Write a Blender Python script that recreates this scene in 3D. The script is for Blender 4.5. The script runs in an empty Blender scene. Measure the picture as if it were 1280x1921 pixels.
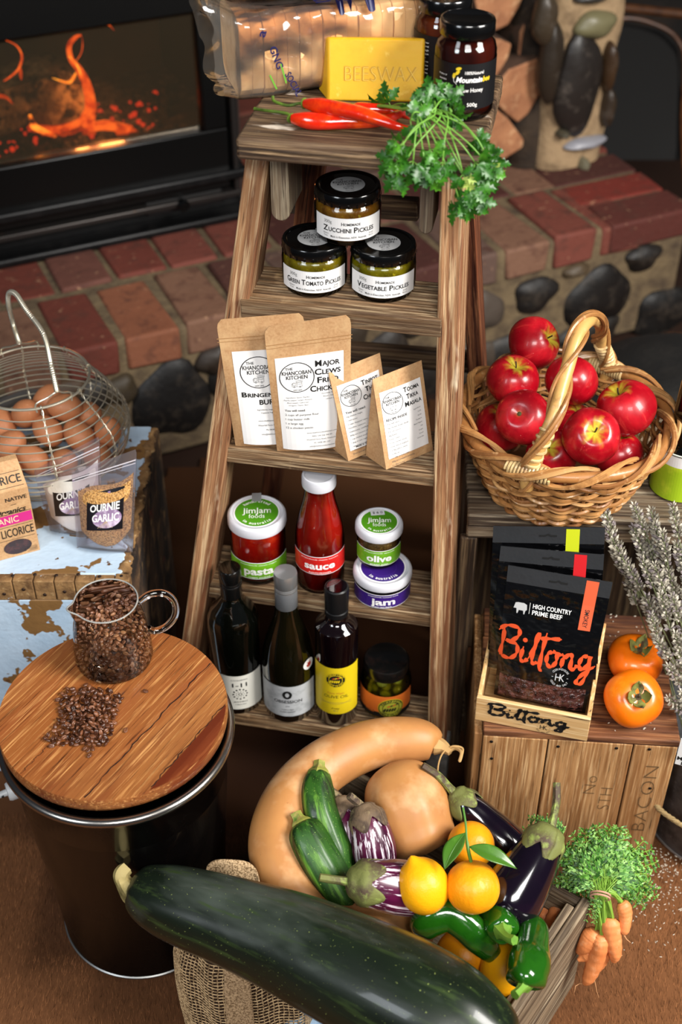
import bpy, math, random
from math import sin, cos, pi, radians, sqrt, atan2
from mathutils import Vector, Matrix, Quaternion
import numpy as np
random.seed(7)
SC = bpy.context.scene
COL = SC.collection

# ------------------------------------------------------------ camera
CAM_Z, FPX, PITCH = 1.65, 2400.0, radians(39.5)
cd = bpy.data.cameras.new('camera'); cam = bpy.data.objects.new('camera', cd); COL.objects.link(cam)
cam.location = (0, 0, CAM_Z); cam.rotation_euler = (pi/2 - PITCH, 0, 0)
cd.sensor_fit = 'HORIZONTAL'; cd.sensor_width = 36; cd.lens = 36*FPX/1280
cd.clip_start = 0.05
cd.dof.use_dof = True; cd.dof.focus_distance = 1.68; cd.dof.aperture_fstop = 5.2
SC.camera = cam
SC.view_settings.view_transform = 'Standard'; SC.view_settings.look = 'None'
SC.view_settings.gamma = 1; SC.view_settings.use_curve_mapping = False
SC.view_settings.exposure = 0.32

# ------------------------------------------------------------ world and lights
w = bpy.data.worlds.new('room_gloom'); SC.world = w; w.use_nodes = True
w.node_tree.nodes['Background'].inputs[0].default_value = (.75, .82, 1, 1)
w.node_tree.nodes['Background'].inputs[1].default_value = 0.035
def area(name, loc, target, sx, sy, power, col):
    l = bpy.data.lights.new(name, 'AREA'); l.shape = 'RECTANGLE'; l.size = sx; l.size_y = sy
    l.energy = power; l.color = col
    o = bpy.data.objects.new(name, l); COL.objects.link(o); o.location = loc
    o.rotation_euler = (Vector(target)-Vector(loc)).to_track_quat('-Z', 'Y').to_euler()
    return o
area('window_daylight_right', (2.0, .25, 2.3), (.1, 1.3, .35), 1.0, 1.3, 124, (1, .97, .92))
area('fill_light_left', (-1.8, -.7, 2.3), (-.2, 1.4, .3), .8, 1.1, 30, (.88, .94, 1))  # weak fill light added from the left, no window known on this side
area('overhead_front_light', (.3, -1.5, 3.0), (0, 1.4, .4), 1.3, .9, 74, (1, .98, .95))  # soft overhead light added from the front; no window known there

# ------------------------------------------------------------ helpers
_s, _c = sin(PITCH), cos(PITCH)
def at(x, y, z=None, Y=None, d=None):
    "point of the place seen at a pixel, given its height, its distance in front or its depth"
    v = (y-960.5)/FPX
    r = Vector(((x-640)/FPX, _c-v*_s, -(_s+v*_c)))
    if z is not None: d = (z-CAM_Z)/r.z
    elif Y is not None: d = Y/r.y
    return Vector((0, 0, CAM_Z)) + r*d

def lin(h):
    if not isinstance(h, str): return tuple(h)+((1,) if len(h) == 3 else ())
    f = [int(h[i:i+2], 16)/255 for i in (0, 2, 4)]
    return tuple((c/12.92 if c <= .04045 else ((c+.055)/1.055)**2.4) for c in f)+(1,)

MATS = {}
def mat(name, col='808080', rough=.5, metal=0, spec=.5, coat=0, sss=0, vars=(), bump=None, trans=0, ior=1.45, attr=None, sheen=0, coords='Object', emit=None, rvar=None):
    """procedural principled material; vars = (colour, scale, (sx,sy,sz), lo, hi[, 'v'oronoi]); bump=(scale,(sx,sy,sz),strength,distance)"""
    if name in MATS: return MATS[name]
    m = bpy.data.materials.new(name); m.use_nodes = True; nt = m.node_tree; N = nt.nodes; L = nt.links
    b = N['Principled BSDF']
    b.inputs['Base Color'].default_value = lin(col); b.inputs['Roughness'].default_value = rough
    b.inputs['Metallic'].default_value = metal; b.inputs['Specular IOR Level'].default_value = spec
    b.inputs['Coat Weight'].default_value = coat; b.inputs['Coat Roughness'].default_value = .08
    b.inputs['Transmission Weight'].default_value = trans; b.inputs['IOR'].default_value = ior
    if sss: b.inputs['Subsurface Weight'].default_value = sss; b.inputs['Subsurface Scale'].default_value = .008
    if sheen: b.inputs['Sheen Weight'].default_value = sheen
    if emit: b.inputs['Emission Color'].default_value = lin(emit[0]); b.inputs['Emission Strength'].default_value = emit[1]
    tc = None
    def tex(scale, st, kind='n', detail=4, dist=0):
        nonlocal tc
        if tc is None: tc = N.new('ShaderNodeTexCoord')
        mp = N.new('ShaderNodeMapping'); mp.inputs['Scale'].default_value = st
        L.new(tc.outputs[coords], mp.inputs['Vector'])
        if kind == 'v':
            t = N.new('ShaderNodeTexVoronoi'); t.inputs['Scale'].default_value = scale
            L.new(mp.outputs[0], t.inputs['Vector']); return t.outputs['Distance']
        if kind == 'w':
            t = N.new('ShaderNodeTexWave'); t.inputs['Scale'].default_value = scale; t.inputs['Distortion'].default_value = 3.5
            t.inputs['Detail'].default_value = 3; t.inputs['Detail Scale'].default_value = 1.2
            L.new(mp.outputs[0], t.inputs['Vector']); return t.outputs['Fac']
        t = N.new('ShaderNodeTexNoise'); t.inputs['Scale'].default_value = scale; t.inputs['Detail'].default_value = detail
        t.inputs['Roughness'].default_value = .6
        L.new(mp.outputs[0], t.inputs['Vector']); return t.outputs['Fac']
    cur = None
    if attr:
        a = N.new('ShaderNodeAttribute'); a.attribute_name = attr; cur = a.outputs['Color']
    for vv in vars:
        c2, sc, st, lo, hi = vv[:5]; kind = vv[5] if len(vv) > 5 else 'n'
        f = tex(sc, st, kind)
        mr = N.new('ShaderNodeMapRange'); mr.inputs['From Min'].default_value = lo; mr.inputs['From Max'].default_value = hi
        L.new(f, mr.inputs['Value'])
        mx = N.new('ShaderNodeMix'); mx.data_type = 'RGBA'
        if cur is None: mx.inputs['A'].default_value = lin(col)
        else: L.new(cur, mx.inputs['A'])
        mx.inputs['B'].default_value = lin(c2); L.new(mr.outputs[0], mx.inputs['Factor']); cur = mx.outputs['Result']
    if cur is not None: L.new(cur, b.inputs['Base Color'])
    if rvar:
        f = tex(rvar[0], rvar[1]); mr = N.new('ShaderNodeMapRange'); mr.inputs['From Min'].default_value = .35; mr.inputs['From Max'].default_value = .65
        mr.inputs['To Min'].default_value = rvar[2]; mr.inputs['To Max'].default_value = rvar[3]
        L.new(f, mr.inputs['Value']); L.new(mr.outputs[0], b.inputs['Roughness'])
    if bump:
        bs = bump if isinstance(bump[0], (tuple, list)) else (bump,)
        prev = None
        for q in bs:
            f = tex(q[0], q[1], q[4] if len(q) > 4 else 'n')
            bn = N.new('ShaderNodeBump'); bn.inputs['Strength'].default_value = q[2]; bn.inputs['Distance'].default_value = q[3]
            L.new(f, bn.inputs['Height'])
            if prev: L.new(prev, bn.inputs['Normal'])
            prev = bn.outputs[0]
        L.new(prev, b.inputs['Normal'])
    MATS[name] = m; return m

def clear(name, tint='ffffff', rough=.03, ior=1.45, bump=None, boost=1.0, floor=0.0, milk=None):
    "thin clear sheet: see-through with a fresnel gloss, optionally a little milky"
    if name in MATS: return MATS[name]
    m = bpy.data.materials.new(name); m.use_nodes = True; nt = m.node_tree; N = nt.nodes; L = nt.links
    N.remove(N['Principled BSDF']); out = N['Material Output']
    t = N.new('ShaderNodeBsdfTransparent'); t.inputs[0].default_value = lin(tint)
    base = t.outputs[0]
    if milk:
        df = N.new('ShaderNodeBsdfDiffuse'); df.inputs[0].default_value = lin(milk[0])
        mm = N.new('ShaderNodeMixShader'); mm.inputs[0].default_value = milk[1]
        L.new(base, mm.inputs[1]); L.new(df.outputs[0], mm.inputs[2]); base = mm.outputs[0]
    g = N.new('ShaderNodeBsdfGlossy'); g.inputs['Roughness'].default_value = rough
    fr = N.new('ShaderNodeFresnel'); fr.inputs[0].default_value = ior
    mr = N.new('ShaderNodeMapRange'); mr.inputs['To Min'].default_value = floor; mr.inputs['To Max'].default_value = boost
    L.new(fr.outputs[0], mr.inputs['Value'])
    mx = N.new('ShaderNodeMixShader'); L.new(mr.outputs[0], mx.inputs[0]); L.new(base, mx.inputs[1]); L.new(g.outputs[0], mx.inputs[2])
    L.new(mx.outputs[0], out.inputs[0])
    if bump:
        tc = N.new('ShaderNodeTexCoord'); mp = N.new('ShaderNodeMapping'); mp.inputs['Scale'].default_value = bump[1]
        L.new(tc.outputs['Object'], mp.inputs[0])
        n = N.new('ShaderNodeTexNoise'); n.inputs['Scale'].default_value = bump[0]; L.new(mp.outputs[0], n.inputs['Vector'])
        n.inputs['Detail'].default_value = 2
        bn = N.new('ShaderNodeBump'); bn.inputs['Strength'].default_value = bump[2]; bn.inputs['Distance'].default_value = bump[3]
        L.new(n.outputs['Fac'], bn.inputs['Height'])
        L.new(bn.outputs[0], g.inputs['Normal']); L.new(bn.outputs[0], fr.inputs['Normal'])
    MATS[name] = m; return m

class MB:
    "collects geometry for one mesh object"
    def __init__(s): s.v = []; s.f = []; s.m = []; s.c = []
    def add(s, v, f, m=0, c=None):
        n = len(s.v); s.v += [tuple(p) for p in v]; s.f += [tuple(i+n for i in q) for q in f]; s.m += [m]*len(f)
        if c is not None: s.c += [c]*len(v)
    def box(s, a, b, m=0, c=None, M=None):
        x0, y0, z0 = a; x1, y1, z1 = b
        v = [(x0, y0, z0), (x1, y0, z0), (x1, y1, z0), (x0, y1, z0), (x0, y0, z1), (x1, y0, z1), (x1, y1, z1), (x0, y1, z1)]
        if M is not None: v = [M @ Vector(p) for p in v]
        s.hexa(v, m, c)
    def hexa(s, v, m=0, c=None):
        s.add(v, [(0, 3, 2, 1), (4, 5, 6, 7), (0, 1, 5, 4), (1, 2, 6, 5), (2, 3, 7, 6), (3, 0, 4, 7)], m, c)
    def lathe(s, prof, seg=40, m=0, M=None, rib=None, ms=None):
        n = len(prof); v = []; f = []; mm = []
        for i in range(seg):
            a = 2*pi*i/seg; k = rib(a) if rib else 1
            for r, z in prof: v.append((r*k*sin(a), -r*k*cos(a), z))
        for i in range(seg):
            j = (i+1) % seg
            for k in range(n-1):
                f.append((i*n+k, j*n+k, j*n+k+1, i*n+k+1)); mm.append(ms[k] if ms else m)
        if M is not None: v = [M @ Vector(p) for p in v]
        b0 = len(s.f); s.add(v, f, m)
        s.m[b0:] = mm
    def tube(s, pts, r, seg=8, m=0, c=None, closed=False, caps=True, cross=None, flat=1.0):
        pts = [Vector(p) for p in pts]; n = len(pts)
        rr = r if isinstance(r, (list, tuple)) else [r]*n
        T = []
        for i in range(n):
            a = pts[(i-1) % n] if (closed or i > 0) else pts[0]; b = pts[(i+1) % n] if (closed or i < n-1) else pts[-1]
            d = (b-a); T.append(d.normalized() if d.length > 1e-9 else Vector((0, 0, 1)))
        up = Vector((0, 0, 1)) if abs(T[0].z) < .9 else Vector((0, 1, 0))
        U = (up-T[0]*up.dot(T[0])).normalized(); v = []
        for i in range(n):
            U = (U-T[i]*U.dot(T[i])).normalized(); W = T[i].cross(U)
            for k in range(seg):
                a = 2*pi*k/seg; q = cross(a, i/(n-1)) if cross else 1
                v.append(pts[i]+(U*cos(a)*flat+W*sin(a))*rr[i]*q)
        f = []
        for i in range(n if closed else n-1):
            j = (i+1) % n
            for k in range(seg): l = (k+1) % seg; f.append((i*seg+k, i*seg+l, j*seg+l, j*seg+k))
        if caps and not closed:
            f.append(tuple(range(seg-1, -1, -1))); f.append(tuple((n-1)*seg+k for k in range(seg)))
        s.add(v, f, m, c)
    def grid(s, fn, nu, nv, m=0, flip=False):
        v = [fn(i/nu, j/nv) for j in range(nv+1) for i in range(nu+1)]
        f = []
        for j in range(nv):
            for i in range(nu):
                a = j*(nu+1)+i; q = (a, a+1, a+nu+2, a+nu+1); f.append(q[::-1] if flip else q)
        s.add(v, f, m)
    def ball(s, c, r, seg=16, ring=10, m=0, fn=None, col=None):
        v = []; f = []
        c = Vector(c)
        for j in range(ring+1):
            t = pi*j/ring
            for i in range(seg):
                a = 2*pi*i/seg; n = Vector((sin(t)*cos(a), sin(t)*sin(a), cos(t)))
                p = Vector((n.x*r[0], n.y*r[1], n.z*r[2])) if isinstance(r, (tuple, list)) else n*r
                if fn: p = fn(p, n)
                v.append(c+p)
        for j in range(ring):
            for i in range(seg):
                k = (i+1) % seg; f.append((j*seg+i, (j+1)*seg+i, (j+1)*seg+k, j*seg+k))
        s.add(v, f, m, col)

def obj(name, mb, mats, parent=None, smooth=True, angle=40, bevel=0, loc=None, rot=None, sub=0):
    me = bpy.data.meshes.new(name); me.from_pydata(mb.v, [], mb.f)
    if not isinstance(mats, (list, tuple)): mats = [mats]
    for q in mats: me.materials.append(q)
    if len(mats) > 1: me.polygons.foreach_set('material_index', mb.m)
    if mb.c:
        ca = me.color_attributes.new('tone', 'FLOAT_COLOR', 'POINT')
        ca.data.foreach_set('color', [x for c in mb.c for x in lin(c)])
    if smooth:
        me.shade_smooth()
        if angle < 180: me.set_sharp_from_angle(angle=radians(angle))
    me.validate(); me.update()
    o = bpy.data.objects.new(name, me); COL.objects.link(o); o.parent = parent
    if loc is not None: o.location = loc
    if rot is not None:
        if isinstance(rot, Quaternion): o.rotation_mode = 'QUATERNION'; o.rotation_quaternion = rot
        else: o.rotation_euler = rot
    if bevel:
        b = o.modifiers.new('bevel', 'BEVEL'); b.width = bevel; b.segments = 2; b.limit_method = 'ANGLE'; b.harden_normals = False
    if sub: b = o.modifiers.new('sub', 'SUBSURF'); b.levels = sub; b.render_levels = sub
    return o
def tag(o, label, cat, group=None, kind=None):
    o['label'] = label; o['category'] = cat
    if group: o['group'] = group
    if kind: o['kind'] = kind
    return o
def thing(name, label, cat, loc=(0, 0, 0), rz=0, group=None, rot=None):
    o = bpy.data.objects.new(name, None); COL.objects.link(o); o.location = loc; o.rotation_euler = (0, 0, rz)
    o.empty_display_size = .02
    if rot is not None: o.rotation_mode = 'QUATERNION'; o.rotation_quaternion = rot
    return tag(o, label, cat, group)
def structure(o): o['kind'] = 'structure'; return o
def copy_tree(o, parent=None):
    c = o.copy(); COL.objects.link(c); c.parent = parent
    for ch in [q for q in list(o.children)]: copy_tree(ch, c)
    return c
def zrot(d, roll=0): return Vector(d).to_track_quat('Z', 'Y') @ Quaternion((0, 0, 1), roll)
def cr(P, n=6, closed=False):
    "catmull-rom through points (tuples of any length)"
    P = [tuple(p) for p in P]; N = len(P); out = []
    for i in range(N if closed else N-1):
        p0 = P[(i-1) % N] if (closed or i > 0) else P[0]; p1 = P[i]; p2 = P[(i+1) % N]; p3 = P[(i+2) % N] if (closed or i < N-2) else P[-1]
        for k in range(n):
            t = k/n
            out.append(tuple(.5*((2*b)+(-a+c)*t+(2*a-5*b+4*c-d)*t*t+(-a+3*b-3*c+d)*t**3) for a, b, c, d in zip(p0, p1, p2, p3)))
    if not closed: out.append(P[-1])
    return out
def beam(name, A, B, w, t, m, parent=None, side=(0, 1, 0), bevel=.002, ends=None):
    "bar from A to B, local Z along it; w across side-normal, t along side"
    A = Vector(A); B = Vector(B); z = (B-A).normalized(); y = Vector(side); y = (y-z*y.dot(z)).normalized(); x = y.cross(z)
    L = (B-A).length; mb = MB(); mb.box((-w/2, -t/2, 0), (w/2, t/2, L))
    M = Matrix((x, y, z)).transposed()
    return obj(name, mb, m, parent, bevel=bevel, loc=A, rot=M.to_quaternion())

_txt = {}
def text_verts(s, bold=0.0, shear=0.0, spacing=1.0):
    k = (s, bold, shear, spacing)
    if k in _txt: return _txt[k]
    cu = bpy.data.curves.new('t', 'FONT'); cu.body = s; cu.size = 1; cu.offset = bold; cu.shear = shear; cu.space_character = spacing
    cu.resolution_u = 3
    o = bpy.data.objects.new('t', cu); COL.objects.link(o)
    dg = bpy.context.evaluated_depsgraph_get(); dg.update()
    me = bpy.data.meshes.new_from_object(o.evaluated_get(dg))
    v = [(p.co.x, p.co.y) for p in me.vertices]; f = [tuple(p.vertices) for p in me.polygons]
    bpy.data.objects.remove(o); bpy.data.curves.remove(cu); bpy.data.meshes.remove(me)
    _txt[k] = (v, f); return v, f

class Decal:
    "print on a surface, drawn in metres, bent onto the surface by a map (x, y, offset)"
    def __init__(s): s.mb = MB(); s.z = []; s.mats = []
    def _m(s, m):
        if m not in s.mats: s.mats.append(m)
        return s.mats.index(m)
    def _add(s, v, f, m, lay):
        s.mb.add([(x, y, lay*.00012) for x, y in v], f, s._m(m))
    def text(s, t, cx, cy, h, m, w=None, bold=.02, shear=0, lay=3, rot=0, align='c', sp=1.0):
        bold = bold*.5 if bold > 0 else bold
        v, f = text_verts(t, bold, shear, sp)
        if not v: return
        x0 = min(p[0] for p in v); x1 = max(p[0] for p in v)
        k = h/.7; kx = k if w is None else w/(x1-x0)
        off = {'c': (x0+x1)/2, 'l': x0, 'r': x1}[align]
        c_, s_ = cos(rot), sin(rot); out = []
        for x, y in v:
            X = (x-off)*kx; Y = (y-.35)*k; out.append((cx+X*c_-Y*s_, cy+X*s_+Y*c_))
        s._add(out, f, m, lay)
    def arc_text(s, t, cx, cy, R, h, m, a0, da, bold=.02, lay=3, inward=False):
        n = len(t)
        for i, ch in enumerate(t):
            if ch == ' ': continue
            a = a0+da*(i-(n-1)/2)
            s.text(ch, cx+R*sin(a), cy+R*cos(a), h, m, bold=bold, lay=lay, rot=(-a if not inward else -a+pi))
    def rect(s, x0, y0, x1, y1, m, lay=1, n=16):
        v = []; f = []
        for i in range(n+1):
            x = x0+(x1-x0)*i/n; v += [(x, y0), (x, y1)]
        for i in range(n): f.append((2*i, 2*i+2, 2*i+3, 2*i+1))
        s._add(v, f, m, lay)
    def line(s, pts, w, m, lay=3, closed=False):
        n = len(pts); v = []; f = []
        ws = w if isinstance(w, (list, tuple)) else [w]*n
        for i in range(n):
            a = pts[(i-1) % n] if (closed or i > 0) else pts[i]; b = pts[(i+1) % n] if (closed or i < n-1) else pts[i]
            dx, dy = b[0]-a[0], b[1]-a[1]; l = math.hypot(dx, dy) or 1; q = ws[i]/2
            v += [(pts[i][0]-dy/l*q, pts[i][1]+dx/l*q), (pts[i][0]+dy/l*q, pts[i][1]-dx/l*q)]
        for i in range(n if closed else n-1):
            j = (i+1) % n; f.append((2*i+1, 2*j+1, 2*j, 2*i))
        s._add(v, f, m, lay)
    def ring(s, cx, cy, r, w, m, lay=3, n=40, ry=None):
        ry = ry or r
        s.line([(cx+r*cos(2*pi*i/n), cy+ry*sin(2*pi*i/n)) for i in range(n)], w, m, lay, True)
    def disc(s, cx, cy, r, m, lay=2, n=36, ry=None):
        ry = ry or r; v = [(cx, cy)]; f = []; R = 3
        for k in range(1, R+1): v += [(cx+r*k/R*cos(2*pi*i/n), cy+ry*k/R*sin(2*pi*i/n)) for i in range(n)]
        for i in range(n): f.append((0, 1+i, 1+(i+1) % n))
        for k in range(R-1):
            for i in range(n): j = (i+1) % n; f.append((1+k*n+i, 1+(k+1)*n+i, 1+(k+1)*n+j, 1+k*n+j))
        s._add(v, f, m, lay)
    def poly(s, pts, m, lay=3): s._add(pts, [tuple(range(len(pts)))], m, lay)
    def van(s, cx, cy, k, m):
        "little food van in outline"
        L = lambda p, c=True: s.line([(cx+x*k, cy+y*k) for x, y in p], .06*k, m, 3, c)
        L([(-.1, -.5), (.8, -.5), (.8, .5), (-.1, .5)]); L([(-.25, .5), (.95, .5), (.95, .75), (-.25, .75)])
        L([(-.1, -.5), (-.9, -.5), (-.95, .05), (-.7, .3), (-.1, .3)]); L([(.05, 0), (.65, 0), (.65, .35), (.05, .35)])
        L([(-.8, -.25), (-.3, -.25), (-.3, .15), (-.8, .15)]); s.ring(cx+.45*k, cy-.55*k, .14*k, .06*k, m, n=12); s.ring(cx-.55*k, cy-.55*k, .14*k, .06*k, m, n=12)
    def kitchen(s, cx, cy, r, m, ring=True):
        if ring: s.ring(cx, cy, r, r*.05, m)
        s.text('THE', cx-r*.42, cy+r*.62, r*.17, m, bold=.02); s.text('KHANCOBAN', cx, cy+r*.33, r*.26, m, w=r*1.7, bold=.03)
        s.text('KITCHEN', cx, cy+r*.02, r*.25, m, w=r*1.25, bold=.03); s.van(cx, cy-r*.45, r*.34, m); s.text('NSW 2642', cx, cy-r*.86, r*.08, m, bold=.03)
    def build(s, name, parent, fn, o0=.0003):
        s.mb.v = [fn(x, y, o0+z) for x, y, z in s.mb.v]
        return obj(name, s.mb, s.mats, parent, smooth=False)
def cyl(R, z0=0, a0=0):
    return lambda x, y, o: ((R+o)*sin(a0+x/R), -(R+o)*cos(a0+x/R), z0+y)
def flat_up(z0=0, rz=0):
    c_, s_ = cos(rz), sin(rz)
    return lambda x, y, o: (x*c_-y*s_, x*s_+y*c_, z0+o)
def smallcaps(D, t, cx, cy, h, w, m, bold=.04, rot=0):
    "words with a tall first letter, fitted to a width"
    parts = []; x = 0
    for wd in t.split(' '):
        parts.append((wd[0], h, x)); v, _ = text_verts(wd[0], bold); w1 = (max(p[0] for p in v)-min(p[0] for p in v))*h/.7; x += w1+.10*h
        if wd[1:]:
            v, _ = text_verts(wd[1:], bold); w2 = (max(p[0] for p in v)-min(p[0] for p in v))*h*.78/.7
            parts.append((wd[1:], h*.78, x)); x += w2
        x += .5*h
    x -= .5*h; k = w/x
    for s_, hh, xx in parts:
        v, _ = text_verts(s_, bold); ww = (max(p[0] for p in v)-min(p[0] for p in v))*hh/.7*k
        D.text(s_, cx-w/2+xx*k, cy-(h-hh)/2, hh, m, w=ww, bold=bold, align='l')
# ------------------------------------------------------------ shared materials
def woodm(name, c0, c1, c2, ax='z', s=1.0, rough=.65, extra=(), coat=0, bs=.5, lo=.35):
    st = {'z': (1, 1, .035), 'x': (.035, 1, 1), 'y': (1, .035, 1)}[ax]
    return mat(name, c0, rough, spec=.35, coat=coat,
               vars=[(c1, 150*s, st, lo+.03, .60), (c2, 330*s, st, .5, .66), (c1, 22*s, st, .50, .72), ('2a1a10', 420*s, st, .60, .70)]+list(extra),
               bump=((240*s, st, bs, .0025), (700*s, st, bs*.6, .001)))
W_LAD_Z = woodm('ladder_rail_timber', 'a07550', '6b4128', 'c8a880', 'z', .9, extra=[('d2c0a2', 22, (1, 1, .3), .62, .74)], bs=.8)
W_LAD_X = woodm('ladder_tread_timber', '8b6b4b', '4d3826', 'b39a78', 'x', .9, extra=[('c8a57a', 14, (1, 1, 1), .62, .75)], bs=.9)
W_GREY_Z = woodm('grey_timber', '8d7a62', '57473a', 'a99a80', 'z', .9, bs=.8)
W_RED_Z = woodm('red_brown_timber', '6a3a22', '38190f', '8a5a3c', 'z', .8, bs=.6)
W_CRATE_Z = woodm('crate_board_timber', 'b5895a', '8a5e36', 'cfa878', 'z', .8, bs=.6, extra=[('5d3c22', 9, (1, 1, .6), .62, .8)])
W_CRATE_X = woodm('crate_top_timber', '74482c', '43261a', '93633f', 'x', .8, bs=.7)
W_DARK_Z = woodm('dark_weathered_timber', '5a4430', '2b2018', '7a644a', 'z', .6, bs=.9)
W_DARK_X = woodm('dark_weathered_top', '7a6650', '40342a', 'a09078', 'x', .6, bs=.9, extra=[('cfc4b0', 14, (.3, 1, 1), .66, .75)])
W_BAMBOO_X = woodm('bamboo', 'd6b07c', 'c09660', 'e4c696', 'x', .7, rough=.45, bs=.12)
W_OLD_X = woodm('old_box_timber', '75614d', '42352a', '97836a', 'z', .7, bs=1)
BLACKP = mat('black_lacquer', '060606', .18, coat=.5)
BLACK_INK = mat('black_ink', '111111', .6)
WHITE_INK = mat('white_ink', 'f2f0ec', .55)
GREY_INK = mat('grey_ink', '555555', .6)
WHITE_PAPER = mat('white_paper', 'eceae8', .6)
SILVER_PAPER = mat('silver_paper', 'a9a9a9', .45)
GLASS = clear('clear_glass', 'f4faf7', .02, 1.5)
GLASS_A = clear('amber_glass', 'e8c8a0', .02, 1.5)
KRAFT = mat('kraft_paper', 'bf966a', .7, vars=[('ad8258', 300, (1, 1, 1), .4, .7), ('cba678', 25, (1, .3, 1), .5, .7)], bump=(40, (1, 1, .3), .25, .004))
STEEL = mat('tinned_wire', 'd2c9b4', .35, metal=.8)

# ------------------------------------------------------------ floor and cowhide
mb = MB(); mb.box((-3, -1, -.12), (4, 6, -.012)); structure(obj('floor', mb, mat('dark_floorboards', '2a1a12', .6), smooth=False))
RUGM = mat('brown_hide', '5a3420', .95, spec=.12, attr='tone')
def hide_tone(x, y):
    n = .5+.5*sin(x*3.1+1.3*sin(y*2.3)+2)*cos(y*2.7+sin(x*4.1)); m = .5+.5*sin(x*11+3*sin(y*7))*sin(y*9+2*cos(x*6))
    t = .62*n+.38*m
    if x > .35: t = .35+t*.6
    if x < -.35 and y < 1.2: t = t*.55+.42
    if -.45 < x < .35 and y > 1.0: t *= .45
    t = max(0, min(1, t)); a = (.016, .006, .003); b = (.185, .076, .030)
    return tuple(a[i]+(b[i]-a[i])*t for i in range(3))
rug = thing('cowhide_rug', 'brown short haired cowhide rug covering the floor under everything', 'rug', (0, 1.2, -.012))
mb = MB(); nx, ny = 90, 100
def rp(i, j):
    x = -1.5+3.0*i/nx; y = -.9+3.2*j/ny
    return (x, y, .006+.003*sin(x*9+y*4)*cos(y*7))
mb.v = [rp(i, j) for j in range(ny+1) for i in range(nx+1)]
mb.f = [(j*(nx+1)+i, j*(nx+1)+i+1, (j+1)*(nx+1)+i+1, (j+1)*(nx+1)+i) for j in range(ny) for i in range(nx) if (rp(i, j+1)[1]+1.2-2.12)*.9085-(rp(i, j)[0]+.461)*.4179 < 0]
mb.c = [hide_tone(p[0], p[1]+1.2) for p in mb.v]; mb.m = [0]*len(mb.f)
obj('hide', mb, RUGM, rug)
mb = MB(); R = random.Random(3)
for k in range(90000):
    if k % 3: x = R.uniform(-.75, .0); y = R.uniform(.62, 1.25)
    else: x = R.uniform(.15, .62); y = R.uniform(.66, 1.3)
    t = hide_tone(x, y); q = R.choice([.35, .7, 1, 1.4, 2.3]); a = .9+.9*sin(x*2.1+y*1.7)+R.gauss(0, .25)
    L = R.uniform(.009, .017); dx, dy = cos(a)*L, sin(a)*L; w = .00035
    z = .004+.003*sin(x*9+(y-1.2)*4)*cos((y-1.2)*7); y -= 1.2
    mb.v += [(x-sin(a)*w, y+cos(a)*w, z), (x+sin(a)*w, y-cos(a)*w, z), (x+dx, y+dy, z+R.uniform(.003, .007))]
    n = 3*k; mb.f.append((n, n+1, n+2)); mb.c += [tuple(c*q for c in t)]*3
mb.m = [0]*len(mb.f)
fur = obj('fur', mb, RUGM, rug, smooth=False); fur['kind'] = 'stuff'

mb = MB(); mb.box((-3, 4.3, -.1), (4, 4.5, 3)); structure(obj('wall_back', mb, mat('soot_dark_stone', '14100d', .9, vars=[('2a2019', 6, (1, 1, 1), .45, .7)], bump=(14, (1, 1, 1), .6, .03))))

# ------------------------------------------------------------ hearth
HA = radians(24.7); E1 = Vector((cos(HA), sin(HA), 0)); E2 = Vector((-sin(HA), cos(HA), 0)); HZ = .31
H0 = Vector((-.461, 2.144, 0)); HR = (Vector((.82, 2.735, 0))-H0).dot(E1)
hearth = thing('brick_hearth', 'raised red brick hearth with rubble stone base across the back', 'hearth', H0, HA)
BT = ['622c20', '6c362a', '52241c', '7a3e2c', '442019', '5e372c', '74523f', '6e261b', '4e2c24', '7c4a32', '5a443a']
brick_m = mat('old_red_brick', '7a3a26', .8, attr='tone', vars=[('4a2a20', 26, (1, 1, 1), .52, .75), ('b08868', 60, (1, 1, 1), .64, .8)], bump=((60, (1, 1, 1), .5, .004), (12, (1, 1, 1), .5, .01)))
mort_m = mat('lime_mortar', '6c5b42', .9, vars=[('46382a', 20, (1, 1, 1), .4, .7)], bump=((90, (1, 1, 1), .8, .004), (15, (1, 1, 1), .6, .01)))
def brick(mb, a, b, R):
    j = lambda: R.uniform(-.005, .005)
    x0, y0, z0 = a; x1, y1, z1 = b; dz = R.uniform(-.004, .004)
    v = [(x0+j(), y0+j(), z0), (x1+j(), y0+j(), z0), (x1+j(), y1, z0), (x0+j(), y1, z0), (x0+j(), y0+j(), z1+dz+j()*.4), (x1+j(), y0+j(), z1+dz+j()*.4), (x1+j(), y1+j(), z1+dz), (x0+j(), y1+j(), z1+dz)]
    mb.hexa(v, 0, R.choice(BT))
mb = MB(); R = random.Random(11); x = -.95
while x < HR-.24:
    brick(mb, (x, 0, HZ-.075), (x+.106, .222, HZ), R); x += .124
x = -1.0
while x < HR-.24:
    brick(mb, (x, .24, HZ-.07), (x+.108, .46, HZ), R); x += .122
x = -1.05
while x < HR-.24:
    brick(mb, (x, .475, HZ-.07), (x+.215, .58, HZ), R); x += .228
for q in range(4):
    x = -1.0+.05*(q % 2)
    while x < HR-.36: brick(mb, (x, .60+q*.118, HZ-.07), (x+.215, .704+q*.118, HZ), R); x += .228
for k in range(8): brick(mb, (HR-.232, k*.118, HZ-.07), (HR, k*.118+.104, HZ), R)
obj('bricks', mb, brick_m, hearth, bevel=.007)
mb = MB(); mb.box((-1.1, .008, .0), (HR-.006, 1.0, HZ-.006)); obj('mortar', mb, mort_m, hearth, bevel=.01)
stone_m = mat('river_stone', '171412', .55, attr='tone', vars=[('3a322a', 30, (1, 1, 1), .5, .8)], bump=(40, (1, 1, 1), .5, .004))
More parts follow.
